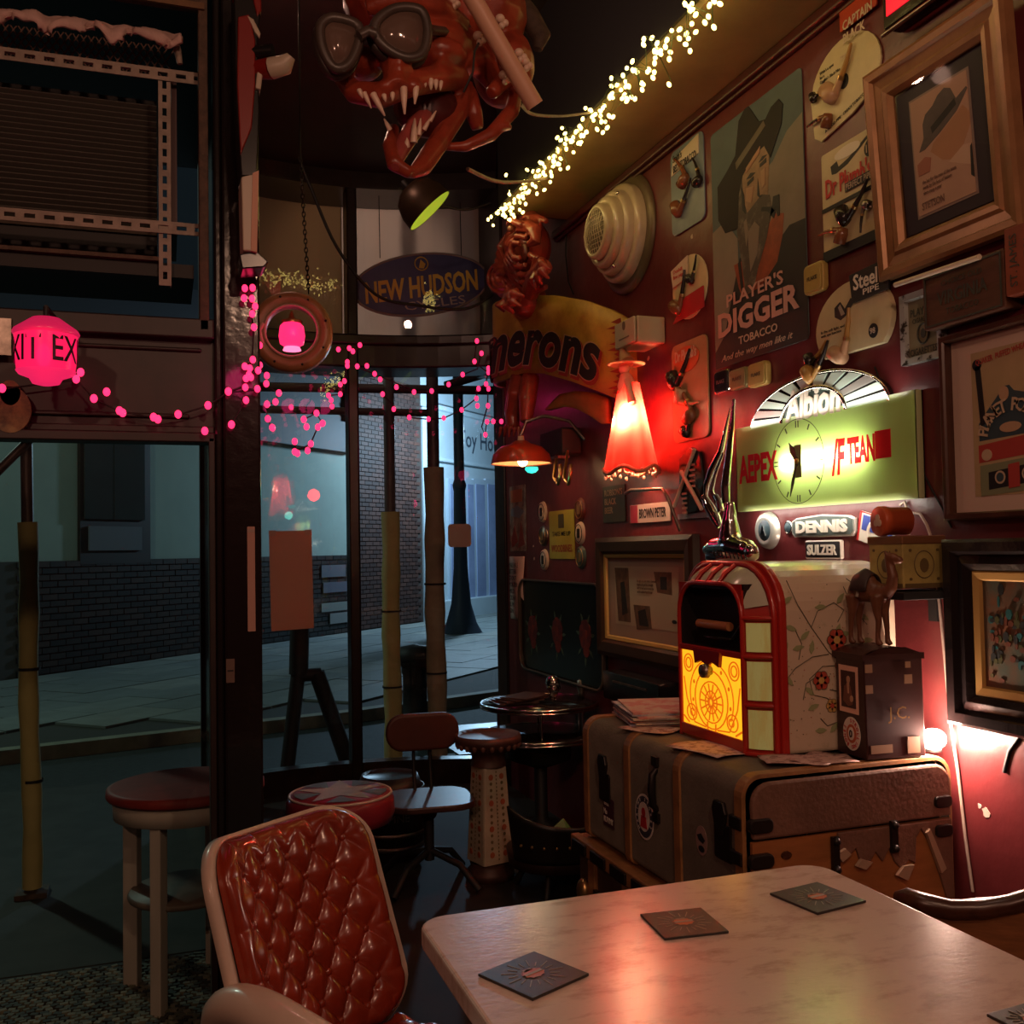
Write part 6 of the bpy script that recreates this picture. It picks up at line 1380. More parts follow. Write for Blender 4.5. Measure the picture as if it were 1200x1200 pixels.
# ================================================================== PAINTED FIGURE hanging by the post
pf = thing('painted_figure', 'tall carved wooden figure painted black, red and white hanging beside the door post', 'figure', (0, 2.5, 0))
fy = 2.5
def fp(pts_): return [(onY(x, y, fy).x, onY(x, y, fy).z) for x, y in pts_]
pred = mat('paint_red', (.22, .012, .008), .35); pblack = mat('paint_black', (.01, .009, .009), .25); pwh = mat('paint_white', (.5, .42, .32), .4)
for nm, m_, pl, a_, b_ in (('body', pblack, [(272, -10), (304, -10), (303, 30), (300, 60), (302, 140), (299, 215), (281, 215), (276, 140)], -.05, .05), ('red_wing', pred, [(277, 33), (290, 30), (297, 60), (297, 110), (293, 160), (280, 192), (276, 110)], -.056, -.048), ('white_stripe', pwh, [(287, 31), (295, 36), (303, 52), (302, 58), (296, 50)], -.058, -.048), ('white_stripe', pwh, [(299, 96), (306, 96), (303, 117), (297, 115)], -.058, .0), ('crest', pred, [(270, 12), (280, 4), (275, -8), (304, -10), (304, 26), (299, 32), (294, 10)], -.056, -.03),
                     ('white_block', pwh, [(281, 216), (301, 209), (299, 302), (283, 300)], -.05, .05), ('foot', pblack, [(279, 303), (300, 300), (313, 312), (308, 318), (282, 320)], -.04, .05)):
    g = G(); g.prism(fp(pl), a_, b_); g.build(nm, m_, pf, bevel=.003)
g = G(); g.prism(fp([(294, 212), (301, 209), (299, 303), (292, 301)]), -.054, .03); g.build('block_edge', mat('paint_flesh', (.6, .3, .2), .5), pf)
g = G(); g.X = Matrix.Translation((0, -2.5+.0, 0)); a_, b_, c_ = onY(298, 82, 2.47), onY(318, 80, 2.44), onY(332, 74, 2.42)
g.X = T(0, -2.5, 0); g.tube([a_, b_], [.022, .026], 10); g.build('arm', pred, pf); g = G(); g.X = T(0, -2.5, 0); g.tube([b_, onY(334, 76, 2.42), onY(341, 66, 2.41)], [.026, .024, .012], 10); g.build('beak_tip', pwh, pf)
g = G(); g.X = T(0, -2.5, 0); g.tube([onY(298, 62, 2.46), onY(320, 60, 2.44)], .018, 8); g.build('arm_top', pblack, pf)

# ================================================================== PORTHOLE LAMP
pY = 3.1; c_ = onY(342, 390, pY)
pr_ = thing('porthole_lamp', 'wooden porthole ring framing a small pink glass lamp, hung on a chain by the post', 'hanging lamp', c_, 0, rot=(0, 0, R(-10)))
ringw = mat('porthole_wood', (.5, .22, .1), .4, var=.3, scale=10)
g = G(); g.lathe([(.078, -.022), (.082, -.03), (.09, -.028), (.1, -.034), (.118, -.03), (.124, -.018), (.124, .02), (.078, .02), (.078, -.022)], 40, 'y'); g.build('ring', ringw, pr_)
g = G(); g.tube([(.08*math.cos(2*PI*i/40), -.03, .08*math.sin(2*PI*i/40)) for i in range(40)], .005, 6, closed=True); g.tube([(-.085, -.035, .02), (-.1, -.045, -.005), (-.09, -.04, -.04), (-.11, -.035, -.07)], [.008, .012, .01, .006], 8); g.build('rope', mat('rope_pale', (.6, .4, .3), .8, var=.3, scale=60), pr_)
for k in range(8): a_ = 2*PI*k/8+.3; g = G(); g.ball((.108*math.cos(a_), -.033, .108*math.sin(a_)), .004, 6, 4); g.build('screw', black_matt, pr_)
g = G(); g.lathe([(.02, -.045), (.036, -.035), (.04, -.01), (.036, .02), (.026, .03)], 20); g.build('lamp_glass', mat('pink_glass', (.8, .02, .1), .3, emit=(1, .02, .12), es=1.6), pr_)
g = G(); g.lathe([(.024, -.045), (.028, -.055), (.0, -.056)], 16); g.build('lamp_foot', glow('pink_hot', (1, .15, .3), 2.2), pr_)
g = G(); g.lathe([(.03, .028), (.033, .036), (.01, .044), (.006, .06), (0, .07)], 14); g.build('lamp_cap', brass, pr_)
lamp('porthole_light', 'POINT', c_+Vector((0, -.06, -.0)), .12, (1, .03, .2), .03)
# chain and cables
g = G(); a, b = onY(352, 188, pY-.0), onY(362, 346, pY)
L_ = (b-a).length; nl = int(L_/.014)
for i in range(nl):
    p_ = a.lerp(b, i/nl); g.X = Matrix.Translation(p_) @ Matrix.Rotation(PI/2*(i % 2), 4, 'Z'); g.tube([(.005*math.cos(t_), 0, .010*math.sin(t_)) for t_ in [k*PI/4 for k in range(8)]], .0017, 4, closed=True)
g.X = Matrix.Identity(4); g.cyl(a, (a.x, a.y, 3.6), .003); tag(g.build('chain', black_matt), 'dark chain holding up the porthole lamp', 'chain')
def swag(lab, pts_, Y, r, cat='cable', nm='cable', m_=black_matt):
    P_ = [onY(x, y, Y[i] if isinstance(Y, list) else Y) for i, (x, y) in enumerate(pts_)]; out = []
    for i in range(len(P_)-1):
        p0, p1, p2, p3 = P_[max(i-1, 0)], P_[i], P_[i+1], P_[min(i+2, len(P_)-1)]
        for k in range(6): t_ = k/6; out.append(.5*((2*p1)+(-p0+p2)*t_+(2*p0-5*p1+4*p2-p3)*t_*t_+(-p0+3*p1-3*p2+p3)*t_**3))
    out.append(P_[-1]); g = G(); g.tube(out, r, 6); o = g.build(nm, m_)
    if lab: tag(o, lab, cat)
    return o
swag('black cable looping from the ceiling across the oval sign', [(350, 185), (365, 222), (395, 290), (440, 345), (490, 358), (545, 362), (578, 345)], 4.9, .008)
swag('thin double cable above the green pendant lamp', [(515, 240), (545, 246), (575, 238)], 4.6, .006)
swag('pale pipe bracket running to the beam below the demon head', [(548, 198), (580, 212), (612, 213), (645, 208)], [3.2, 3.4, 3.6, 3.8], .007, 'pipe', 'pipe', galv)
swag('pale cable hanging from the wooden tube toward the string lights', [(610, 122), (625, 134), (660, 136), (690, 132)], [2.5, 2.8, 3.0, 3.2], .005, m_=galv)
# pendant with green inside
a = onY(500, 243, 3.9); _pv = ray(500, 243).normalized(); _pm = RT*.68-UP*.73; _pm = (_pm-_pv*_pm.dot(_pv)).normalized(); _pa = -(_pm*.985-_pv*.17)
pl_ = thing('pendant_lamp', 'tilted dark dish pendant lamp with a lime green inside', 'hanging lamp', a, 0, rot=_pa.to_track_quat('Z', 'Y').to_euler())
g = G(); g.lathe([(.0, .11), (.05, .105), (.085, .08), (.105, .03), (.11, -.02)], 28); g.build('shade', mat('shade_bronze', (.06, .035, .02), .4, .5), pl_)
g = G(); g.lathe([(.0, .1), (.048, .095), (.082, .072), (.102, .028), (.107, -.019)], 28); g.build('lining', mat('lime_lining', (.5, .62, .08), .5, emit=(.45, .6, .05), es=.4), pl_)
g = G(); g.lathe([(.012, .11), (.012, .14), (0, .145)], 10); g.build('socket', black_matt, pl_); g = G(); g.ball((0, 0, .03), .02); g.build('bulb', cream, pl_)

# ================================================================== DEMON HEAD
hY = 2.3
def h(px, py, d=0): return onY(px, py, hY+d)
dh = thing('demon_sculpture', 'huge red carved demon head with goggles and long fangs hanging from the ceiling', 'sculpture', (0, 0, 0))
dred = mat('demon_red', (.36, .055, .025), .35, var=.5, scale=7, bump=.3, bscale=25); dmouth = mat('demon_mouth', (.09, .012, .012), .35, var=.3); tooth = mat('tooth', (.7, .52, .4), .35); dpink = mat('demon_pink', (.4, .08, .07), .35, var=.3)
g = G()
g.ball(h(470, -5, .1), (.15, .16, .12)); g.ball(h(560, 20, .14), (.13, .14, .13)); g.ball(h(500, 55, .05), (.12, .1, .07)); g.ball(h(590, 80, .12), (.08, .1, .1))
g.tube([h(455, 55, -.04), h(462, 80, -.1), h(466, 104, -.13)], [.035, .03, .026], 10); g.ball(h(452, 103, -.12), (.022, .022, .016)); g.ball(h(484, 102, -.12), (.022, .022, .018))
# upper lip both sides
g.tube([h(398, 88, -.0), h(415, 108, -.06), h(445, 112, -.1), h(480, 98, -.1), h(512, 92, -.05), h(538, 92, .02), h(545, 120, .05)], [.02, .026, .03, .03, .032, .03, .022], 10)
g.ball(h(515, 65, -.02), (.07, .06, .035)); g.ball(h(425, 75, -.02), (.05, .06, .035)); g.tube([h(500, 72, -.04), h(530, 60, 0), h(548, 45, .06)], [.03, .035, .03], 10)
for i_ in range(5): g.tube([h(520+i_*5, 62+i_*3, -.06+i_*.012), h(512+i_*7, 78+i_*2, -.07+i_*.014), h(516+i_*6, 92+i_*2, -.05+i_*.014)], .0085, 6)
for i_ in range(4): g.tube([h(455, 66+i_*8, -.125), h(468, 63+i_*8, -.14), h(482, 67+i_*8, -.12)], .0085, 6)
g.tube([h(430, 10, -.02), h(470, -2, -.06), h(515, 8, -.03), h(545, 30, .02)], [.02, .03, .03, .02], 8)
# lower jaw
g.tube([h(543, 100, .05), h(535, 132, .03), h(515, 165, -.0), h(495, 195, -.05), h(482, 204, -.08)], [.03, .028, .026, .024, .012], 10)
g.tube([h(482, 204, -.08), h(462, 192, -.08), h(457, 170, -.05), h(462, 150, .0)], [.014, .02, .018, .014], 10)
# cheek / ear folds
g.tube([h(548, 110, .05), h(556, 135, .05), h(560, 152, .06)], [.026, .022, .016], 10); g.tube([h(530, 75, .03), h(560, 70, .06), h(580, 95, .08)], [.03, .04, .03], 10)
g.build('head', dred, dh, remesh=.0055)
g = G()
g.tube([h(608, 92, .04), h(600, 130, .02), h(575, 158, 0), h(545, 172, 0), h(512, 172, .02)], [.016, .02, .018, .014, .008], 10); g.tube([h(606, 60, .06), h(612, 95, .06), h(595, 135, .05)], [.02, .014, .01], 8); g.ball(h(588, 148, .0), (.03, .014, .012)); g.tube([h(585, 60, .05), h(600, 85, .02), h(575, 110, .0)], [.02, .026, .018], 8); g.build('collar', dred, dh, remesh=.006)
g = G(); g.ball(h(500, 128, .03), (.085, .05, .07)); g.build('mouth', dmouth, dh)
g = G(); g.tube([h(512, 122, .02), h(485, 150, -.01), h(470, 175, -.05), h(463, 196, -.09)], [.02, .024, .02, .01], 10); g.build('tongue', dpink, dh)
tl = [((473, 100), (474, 134), .009), ((488, 98), (486, 122), .008), ((437, 110), (451, 136), .008), ((427, 109), (435, 127), .006), ((450, 112), (452, 119), .006), ((460, 110), (460, 118), .006), ((421, 106), (425, 115), .006),
      ((497, 95), (497, 104), .008), ((505, 94), (505, 105), .007), ((511, 95), (511, 105), .006), ((517, 96), (516, 106), .005), ((485, 167), (486, 139), .009), ((491, 158), (493, 139), .006), ((477, 172), (477, 162), .007), ((497, 152), (504, 139), .006), ((504, 142), (511, 130), .005), ((457, 152), (450, 139), .006)]
for (a_, b_, r_) in tl:
    d_ = -.13 if a_[1] < 115 and a_[0] < 492 else (-.1 if a_[1] < 115 else -.06); g = G(); g.tube([h(*a_, d_), h((a_[0]+b_[0])/2, (a_[1]+b_[1])/2, d_-.006), h(*b_, d_)], [r_, r_*.8, r_*.25], 8); g.build('tooth', tooth, dh)
gg = mat('goggle_rubber', (.07, .05, .04), .4, var=.3); gl_ = mat('goggle_lens', (.14, .09, .07), .12, coat=.6)
def lens(pl, d_, nm):
    Q_ = [h(x, y, d_) for x, y in pl]; nq = len(Q_); P_ = []
    for i in range(nq):
        for t_ in (0, .25, .5, .75): p0, p1, p2, p3 = Q_[i-1], Q_[i], Q_[(i+1) % nq], Q_[(i+2) % nq]; P_.append(.5*((2*p1)+(-p0+p2)*t_+(2*p0-5*p1+4*p2-p3)*t_*t_+(-p0+3*p1-3*p2+p3)*t_**3))
    c = sum(P_, Vector())/len(P_); g = G(); g.tube(P_, .012, 8, closed=True); g.tube([p+Vector((0, .03, 0)) for p in P_], .014, 8, closed=True); g.build(nm+'_rim', gg, dh)
    n_ = len(P_); g = G(); g.add([p for p in P_]+[c+Vector((0, -.012, 0))]+[p+Vector((0, .04, 0)) for p in P_], [(i, (i+1) % n_, n_) for i in range(n_)]+[(i, n_+1+i, n_+1+(i+1) % n_, (i+1) % n_) for i in range(n_)]); g.build(nm, gl_, dh)
lens([(440, 28), (458, 12), (480, 9), (496, 16), (501, 40), (495, 62), (478, 68), (458, 60), (443, 46)], -.14, 'lens'); lens([(378, 27), (392, 21), (420, 31), (419, 55), (408, 76), (392, 80), (380, 62), (375, 40)], -.13, 'lens')
g = G(); g.tube([h(421, 42, -.15), h(431, 36, -.15), h(440, 40, -.15)], .012, 8); g.build('goggle_bridge', gg, dh); g = G(); g.tube([h(502, 35, -.12), h(525, 38, -.02), h(560, 28, .1)], .012, 6); g.build('goggle_strap', gg, dh)
g = G(); g.cyl(h(548, -12, -.1), h(627, 124, -.06), .022, n=16); o = tag(g.build('wooden_tube', mat('tube_flesh', (.62, .36, .24), .45)), 'pale pinkish wooden tube slung across the demon head', 'tube')
g = G()
for px, py in ((530, 0), (560, 42), (586, 22), (608, 62), (590, 88), (615, 72)):
    g = G(); g.ball(h(px, py, -.03), (.012, .012, .011)); g.ball(h(px+6, py+5, -.03), (.009, .009, .009)); g.ball(h(px+2, py+8, -.035), (.008, .008, .008)); g.build('bone_knob', tooth, dh)
g = G(); g.tube([h(596, -10, .1), h(620, 20, .1), h(634, 44, .1), h(630, 58, .1)], [.03, .03, .028, .012], 8); g.build('mane', mat('demon_mane', (.07, .045, .03), .8, var=.5, scale=40), dh)
g = G(); g.tube([h(565, 43, -.03), h(556, 60, -.05), h(554, 85, -.04), h(543, 108, -.02)], .003, 5); g.build('chain', black_matt, dh)
g = G(); g.cyl(h(540, -60, .1), tuple(Vector((h(540, -60, .1).x, hY+.1, 3.6))), .008); g.cyl(h(490, -50, .1), (h(490, -50, .1).x, hY+.1, 3.6), .006); g.ball(h(530, -30, .1), (.15, .15, .09)); g.build('crown', dred, dh)

rebase(dh, h(510, 100))
# ================================================================== CARVED DEMON on the ale sign
sgn = thing('ale_sign', 'curved yellow wooden sign reading Camerons in black letters with red shadow', 'sign', (0, 0, 0))
A0 = onY(585, 400, 4.72); B0 = onX(738, 420, 1.84)
uv = Vector((B0.x-A0.x, B0.y-A0.y, 0)); UL = uv.length; uv.normalize(); nv = Vector((uv.y, -uv.x, 0))
if nv.dot(Vector((-A0.x, -A0.y, 0))) < 0: nv = -nv
def sw(u, z, d=0):
    "u metres along the sign from its visible left end, d out of its face"
    rad = .2
    if u >= 0: p_ = Vector((A0.x, A0.y, 0))+uv*u+nv*d
    else:
        a_ = min(-u/rad, 1.5); c = Vector((A0.x, A0.y, 0))-nv*rad; p_ = c+(nv*math.cos(a_)-uv*math.sin(a_))*(rad+d)
    return (p_.x, p_.y, z)
def sz(px, py):   # height on the sign plane seen at this pixel
    d_ = ray(px, py); c = Vector((A0.x, A0.y, 0)); t_ = (c-Vector((0, 0, 0))).dot(nv)/d_.dot(nv); p_ = Vector((0, 0, CZ))+d_*t_; return (Vector((p_.x, p_.y, 0))-c).dot(uv), p_.z
tops_ = [sz(*p_) for p_ in ((586, 352), (620, 346), (650, 346), (685, 352), (715, 363), (738, 376))]; bots = [sz(*p_) for p_ in ((590, 445), (610, 437), (635, 437), (670, 447), (705, 460), (738, 474))]
def interp(tab, u):
    if u <= tab[0][0]: return tab[0][1]
    for (a, b), (c, d) in zip(tab, tab[1:]):
        if u <= c: return b+(d-b)*(u-a)/(c-a)
    return tab[-1][1]
yel = mat('sign_yellow', (.55, .33, .06), .5, col2=(.3, .15, .03), scale=6, thresh=(.3, .6))
g = G(); u0 = -.24
def sgrid(d):
    def fn(a, b):
        u = u0+(UL-u0)*a; zt1, zb1 = interp(tops_, u), interp(bots, u); return sw(u, zb1+(zt1-zb1)*b, d)
    return fn
g.grid(30, 4, sgrid(0)); g.build('board', yel, sgn).modifiers.new('s', 'SOLIDIFY').thickness = .03
e_ = G(); e_.add([sw(UL+.001, interp(tops_, UL), .0), sw(UL+.03, interp(tops_, UL)-.005, -.06), sw(UL+.03, interp(bots, UL)+.005, -.06), sw(UL+.001, interp(bots, UL), 0)], [(0, 1, 2, 3)], False); e_.build('board_edge', yel, sgn)
# red jagged margin on the right
g = G(); N_ = 14
for k in range(N_):
    a_, b_ = k/N_, (k+1)/N_; zt1, zb1 = interp(tops_, UL-.06)-.02, interp(bots, UL-.06)+.02
    def zz(t_): return zb1+(zt1-zb1)*t_
    g.add([sw(UL-.045, zz(a_), .018), sw(UL-.045, zz(b_), .018), sw(UL-.1-.03*math.sin(k*1.7), zz((a_+b_)/2+.02), .018), sw(UL-.03, zz(b_), .018), sw(UL-.03, zz(a_), .018)], [(0, 1, 2), (0, 1, 3, 4)], False)
g.build('red_margin', mat('sign_red', (.3, .03, .02), .5), sgn)
def sword(dz, du, m_, d_, off, y2):
    zc = lambda u: (interp(tops_, u)+interp(bots, u))/2-.01
    W_ = UL*1.3; cu = UL*.83-W_/2
    def warp(x, z):
        u = cu+x+du; zt1, zb1 = interp(tops_, u), interp(bots, u); slope = -.03
        return sw(u, zc(u)+dz+z*(zt1-zb1)/.42, d_)
    text('Camerons', .25, m_, sgn, 0, -.02, 0, wid=W_, off=off, shear=.35, warp=warp, sub=5)
sword(-.012, .014, mat('sign_red', (.3, .03, .02), .5), .019, .06, 0); sword(0, 0, mat('sign_pale_edge', (.5, .3, .2), .5), .0195, .05, 0); sword(0, 0, black_ink, .0205, .035, 0)
# the scroll's tail lower down
g = G(); tt = [sz(*p_) for p_ in ((629, 478), (645, 461), (665, 457), (685, 459), (700, 466))]; tb_ = [sz(*p_) for p_ in ((629, 480), (648, 475), (665, 478), (680, 486), (694, 496))]
def tgrid(a, b):
    u = tt[0][0]+(tt[-1][0]-tt[0][0])*a; return sw(u, interp(tb_, u)*(1-b)+interp(tt, u)*b, -.05)
g.grid(12, 3, tgrid); g.build('scroll_tail', mat('tail_orange', (.42, .18, .04), .5, var=.4, scale=8), sgn).modifiers.new('s', 'SOLIDIFY').thickness = .03
# demon figure
df = thing('demon_carving', 'small red carved demon gripping the top of the curved ale sign with clawed hands', 'carving', (0, 0, 0))
def k(px, py, d=0): v = sz(px, py); return Vector(sw(v[0], v[1], d))
cred2 = mat('carving_red', (.33, .05, .035), .32, var=.4, scale=12, coat=.3)
g = G()
g.ball(k(622, 290, .0), (.1, .1, .13)); g.ball(k(605, 335, -.02), (.08, .08, .13)); g.ball(k(618, 352, .0), (.1, .08, .09))
g.tube([k(606, 300, .02), k(606, 272, .02), k(616, 254, .02), k(630, 253, .04), k(640, 264, .06), k(645, 270, .08)], [.03, .035, .03, .03, .035, .03], 10)
for r_, d_ in ((7, .16), (14, .14), (21, .12), (28, .1), (35, .07)):
    g.tube([k(638+r_*.9*math.cos(R(a_)), 300-r_*1.25*math.sin(R(a_)), d_+.012*math.sin(a_*.2)) for a_ in range(60, 310, 20)], .0145, 7)
g.tube([k(640, 268, .1), k(652, 276, .12), k(655, 288, .13), k(648, 292, .14)], [.03, .034, .028, .015], 8); g.tube([k(645, 303, .12), k(654, 308, .12), k(650, 320, .11), k(640, 326, .08)], [.016, .022, .025, .02], 8)
g.tube([k(620, 268, .12), k(630, 264, .15), k(641, 270, .14)], [.014, .02, .014], 8)
for kk in range(7): g.tube([k(606-kk*2, 268+kk*8, .03), k(598-kk*1, 292+kk*8, .07), k(606-kk, 312+kk*6, .06), k(614-kk, 322+kk*4, .04)], .0145, 6)
for r_ in (6, 12, 18): g.tube([k(604+r_*math.cos(R(a_)), 328-r_*math.sin(R(a_)), .09-.001*r_) for a_ in range(30, 330, 25)], .012, 6)
g.tube([k(632, 345, .05), k(650, 328, .12), k(672, 318, .16)], [.045, .035, .04], 8); g.tube([k(610, 350, .05), k(622, 355, .12), k(634, 352, .15)], [.05, .04, .04], 8)
for a_, b_ in (((668, 312), (682, 322)), ((670, 318), (680, 333)), ((668, 324), (672, 340)), ((664, 326), (664, 345))): g.tube([k(*a_, .16), k((a_[0]+b_[0])/2+2, (a_[1]+b_[1])/2, .2), k(*b_, .17)], [.022, .02, .006], 8)
for a_, b_ in (((636, 348), (646, 352)), ((634, 355), (643, 364)), ((630, 358), (634, 372)), ((624, 358), (622, 370))): g.tube([k(*a_, .15), k((a_[0]+b_[0])/2, (a_[1]+b_[1])/2, .19), k(*b_, .15)], [.024, .022, .008], 8)
g.build('body', cred2, df, remesh=.0055)
g = G(); g.ball(k(629, 274, .15), .016); g.build('eye', mat('carving_eye', (.2, .06, .04), .2, coat=.5), df); g = G(); g.ball(k(640, 300, .12), (.02, .03, .045)); g.build('mouth', mat('carving_mouth', (.1, .015, .012), .4), df)
g = G()
g.tube([k(600, 440, -.05), k(606, 465, -.0), k(600, 485, 0), k(602, 505, .0)], [.05, .055, .04, .03], 10); g.tube([k(612, 440, -.05), k(618, 470, .0), k(620, 495, .02)], [.045, .045, .03], 10)
for a_ in range(5): g.tube([k(594+a_*5, 500, .03), k(592+a_*6, 514, .04)], [.016, .006], 6)
g.build('legs', cred2, df, remesh=.009)
g = G(); g.tube([k(578, 282, -.1), k(584, 300, -.05), k(588, 330, -.05), k(586, 345, -.06)], [.015, .04, .04, .02], 8); g.build('wing', mat('carving_wing', (.3, .13, .06), .5, var=.3), df)

rebase(df, k(615, 350)); rebase(sgn, (A0+Vector((B0.x, B0.y, A0.z)))/2)
# ================================================================== LAMPS ON THE WALL
# red enamel shade on a swan neck
c_ = onX(611, 545, 1.6)
rl_ = thing('enamel_wall_lamp', 'red enamel dish wall lamp with a warm bulb on a bent pipe beside the bay', 'wall lamp', (c_.x, c_.y, c_.z+.01))
g = G(); g.lathe([(.0, .11), (.03, .105), (.05, .09), (.1, .075), (.135, .04), (.145, .0), (.145, -.004)], 32); g.build('shade', mat('enamel_red', (.4, .05, .02), .3, coat=.4), rl_)
g = G(); g.lathe([(.0, .1), (.05, .082), (.1, .066), (.13, .035), (.14, .0)], 32); g.build('lining', mat('enamel_cream', (.7, .55, .35), .5), rl_)
g = G(); g.ball((0, -.02, .005), .024); g.build('bulb', glow('bulb_warm', (1, .65, .3), 14), rl_)
g = G(); g.lathe([(0, .13), (.015, .128), (.018, .1)], 12); g.build('finial', cream, rl_); lamp('wall_lamp_light', 'POINT', (c_.x, c_.y-.0, c_.z-.02), 1.1, (1, .55, .25), .03)
g = G(); g.tube([(0, 0, .13), (.03, -.0, .2), (.1, -.05, .22), (.2, -.12, .19), (.26, -.16, .1)], .008, 8); g.build('neck', worn_metal, rl_)
p_ = onX(623, 549, 1.55); g = G(); g.X = Matrix.Translation(p_); g.lathe([(0, -.022), (.018, -.018), (.03, -.006), (.028, .006), (0, .008)], 20); tag(g.build('cyan_bulb', glow('bulb_cyan', (.05, .8, .6), 1.3)), 'small cyan glowing bulb under the red enamel lamp', 'bulb')
lamp('cyan_light', 'POINT', p_+Vector((0, -.05, -.07)), .3, (.1, .9, .7), .03)
hk = thing('pipe_hooks', 'pair of bent brass pipe hooks below a black box beside the red enamel lamp', 'hook', (0, 0, 0))
for x in (649, 661):
    g = G(); P_ = [onX(x+4, 528, 1.8), onX(x+2, 545, 1.74), onX(x, 560, 1.72), onX(x+5, 567, 1.7), onX(x+8, 555, 1.7), onX(x+8, 545, 1.72)]; g.tube(P_, .008, 8); g.build('hook', brass, hk)
o, w_, h_ = wt('wall_box', 'small black box on the wall above the pipe hooks', 'box', 655, 682, 505, 536); g = G(); g.prism(rrect(w_, h_, .01, 2), -.1, 0); g.build('case', black_matt, o, bevel=.004); g = G(); g.box((0, -.08, -h_/2-.008), (w_*.8, .06, .012)); g.build('shelf', worn_metal, o)
# the skirt lamp: red fabric figure with a hat
c_ = onX(738, 500, 1.76)
sk_ = thing('skirt_lamp', 'glowing red fabric wall lamp shaped like a figure in a flared skirt and pointed hat', 'wall lamp', (c_.x, c_.y, 0), WR)
zt1, zb1 = onX(738, 450, 1.76).z, onX(738, 552, 1.76).z
cloth_r = translucent('skirt_red', (.85, .04, .03), .35, .02)
def skirt(a, b):
    t_ = 2*PI*a; r_ = .06+(.15-.06)*b; z = zt1+(zb1-zt1)*b; f_ = 1+.05*math.sin(9*t_)*b; return (r_*f_*math.cos(t_), r_*f_*.62*math.sin(t_), z+.012*math.sin(5*t_)*b)
g = G(); g.grid(72, 16, skirt); g.build('skirt', cloth_r, sk_)
g = G(); g.tube([((.152)*math.cos(2*PI*i/40), .095*math.sin(2*PI*i/40), zb1+.012*math.sin(10*PI*i/40)) for i in range(40)], .009, 6, closed=True); g.build('hem', mat('hem_lace', (.7, .35, .2), .7, var=.5, scale=60, bump=.6), sk_)
g = G()
for i in range(26): a_ = 2*PI*i/26; g.ball((.145*math.cos(a_), .09*math.sin(a_), zb1-.014+.01*math.sin(i*2.1)), (.007, .007, .01), 6, 4)
g.build('beads', mat('bead_pale', (.6, .35, .25), .5), sk_)
g = G(); g.tube([(0, 0, zt1-.05), (0, -.01, zt1), (-.01, -.01, zt1+.04)], [.04, .038, .022], 12); g.ball((-.015, -.012, zt1+.065), (.022, .022, .026)); g.tube([(.03, -.02, zt1+.01), (.07, -.03, zt1-.04), (.09, -.03, zt1-.09)], [.016, .014, .018], 8); g.build('torso', mat('figure_pale', (.75, .4, .28), .6), sk_)
g = G(); g.tube([(.01, -.01, zt1+.085), (-.02, -.01, zt1+.12), (-.045, -.01, zt1+.175)], [.032, .02, .003], 12); g.lathe([(.0, .085), (.075, .078), (.078, .083), (0, .095)], 20, c=(0, -.01, zt1)); g.build('hat', mat('hat_straw', (.5, .25, .12), .7), sk_)
g = G(); g.ball((.048, -.03, zt1-.14), (.026, .02, .05)); g.ball((-.03, -.048, zt1-.15), (.012, .012, .022)); g.build('bulb', glow('bulb_skirt', (1, .8, .45), 420), sk_)
lamp('skirt_light', 'POINT', (1.78, c_.y, (zt1*.5+zb1*.5)), 6, (1, .12, .05), .02)
lamp('skirt_glow', 'POINT', (1.62, c_.y-.12, (zt1*.5+zb1*.5)), 2.6, (1, .03, .03), .05)

# ================================================================== BAY: oval sign, papers
oy = 5.83; c_ = onY(494, 334, oy)
hs = thing('oval_sign', 'blue oval New Hudson Cycles sign hanging in the upper right bay pane', 'sign', (c_.x, oy, c_.z), R(-4))
rx_ = (onY(573, 334, oy).x-onY(415, 334, oy).x)/2; rz_ = .185
M_ = T(0, 0, 0, ry=-10)
blue_s = mat('sign_blue', (.08, .1, .26), .4, var=.2); g = G(); g.X = M_; g.prism(ell(rx_, rz_, n=48), -.012, 0); g.build('board', blue_s, hs, bevel=.003)
g = G(); g.X = M_; g.tube([(rx_*math.cos(2*PI*i/48), -.01, rz_*math.sin(2*PI*i/48)) for i in range(48)], .008, 6, closed=True); g.build('rim', mat('rim_grey', (.3, .27, .25), .4), hs)
syel = mat('sign_lettering_yellow', (.8, .6, .1), .5)
text('NEW HUDSON', .12, syel, hs, 0, -.01, -.014, wid=rx_*1.7, off=.03, shear=.2, M=M_); text('CYCLES', .05, mat('sign_lettering_pale', (.5, .45, .4), .5), hs, .06, -.12, -.014, wid=rx_*.9, M=M_)
g = G(); g.X = M_; g.tube([(.04*math.cos(2*PI*i/20)+.02, -.014, .125+.04*math.sin(2*PI*i/20)) for i in range(20)], .004, 4, closed=True); g.prism([(.0, .1), (.02, .15), (.045, .12), (.03, .095)], -.016, -.012); g.build('emblem', syel, hs)
g = G()
for sx in (-.25, .25): g.cyl((sx, 0, .15), (sx, .02, 3.55-c_.z), .003, n=6)
g.build('hanger', black_matt, hs)
posterback = mat('paper_back', (.5, .3, .24), .8, var=.06, scale=3)
def glued(nm, lab, cat, x0, x1, y0, y1, Y, m_, r=.002):
    a, b = onY(x0, (y0+y1)/2, Y), onY(x1, (y0+y1)/2, Y); t_, q_ = onY((x0+x1)/2, y0, Y).z, onY((x0+x1)/2, y1, Y).z
    w_, h_ = b.x-a.x, t_-q_; o = thing(nm, lab, cat, ((a.x+b.x)/2, Y, (t_+q_)/2)); g = G(); g.prism(rrect(w_, h_, r, 3), -.0015, 0); g.build('sheet', m_, o); return o, w_, h_
o, w_, h_ = glued('paper_notice', 'large blank pinkish paper taped to the left bay pane', 'notice', 315, 368, 622, 738, 5.6, posterback); o.rotation_euler = (0, R(-1), R(14))
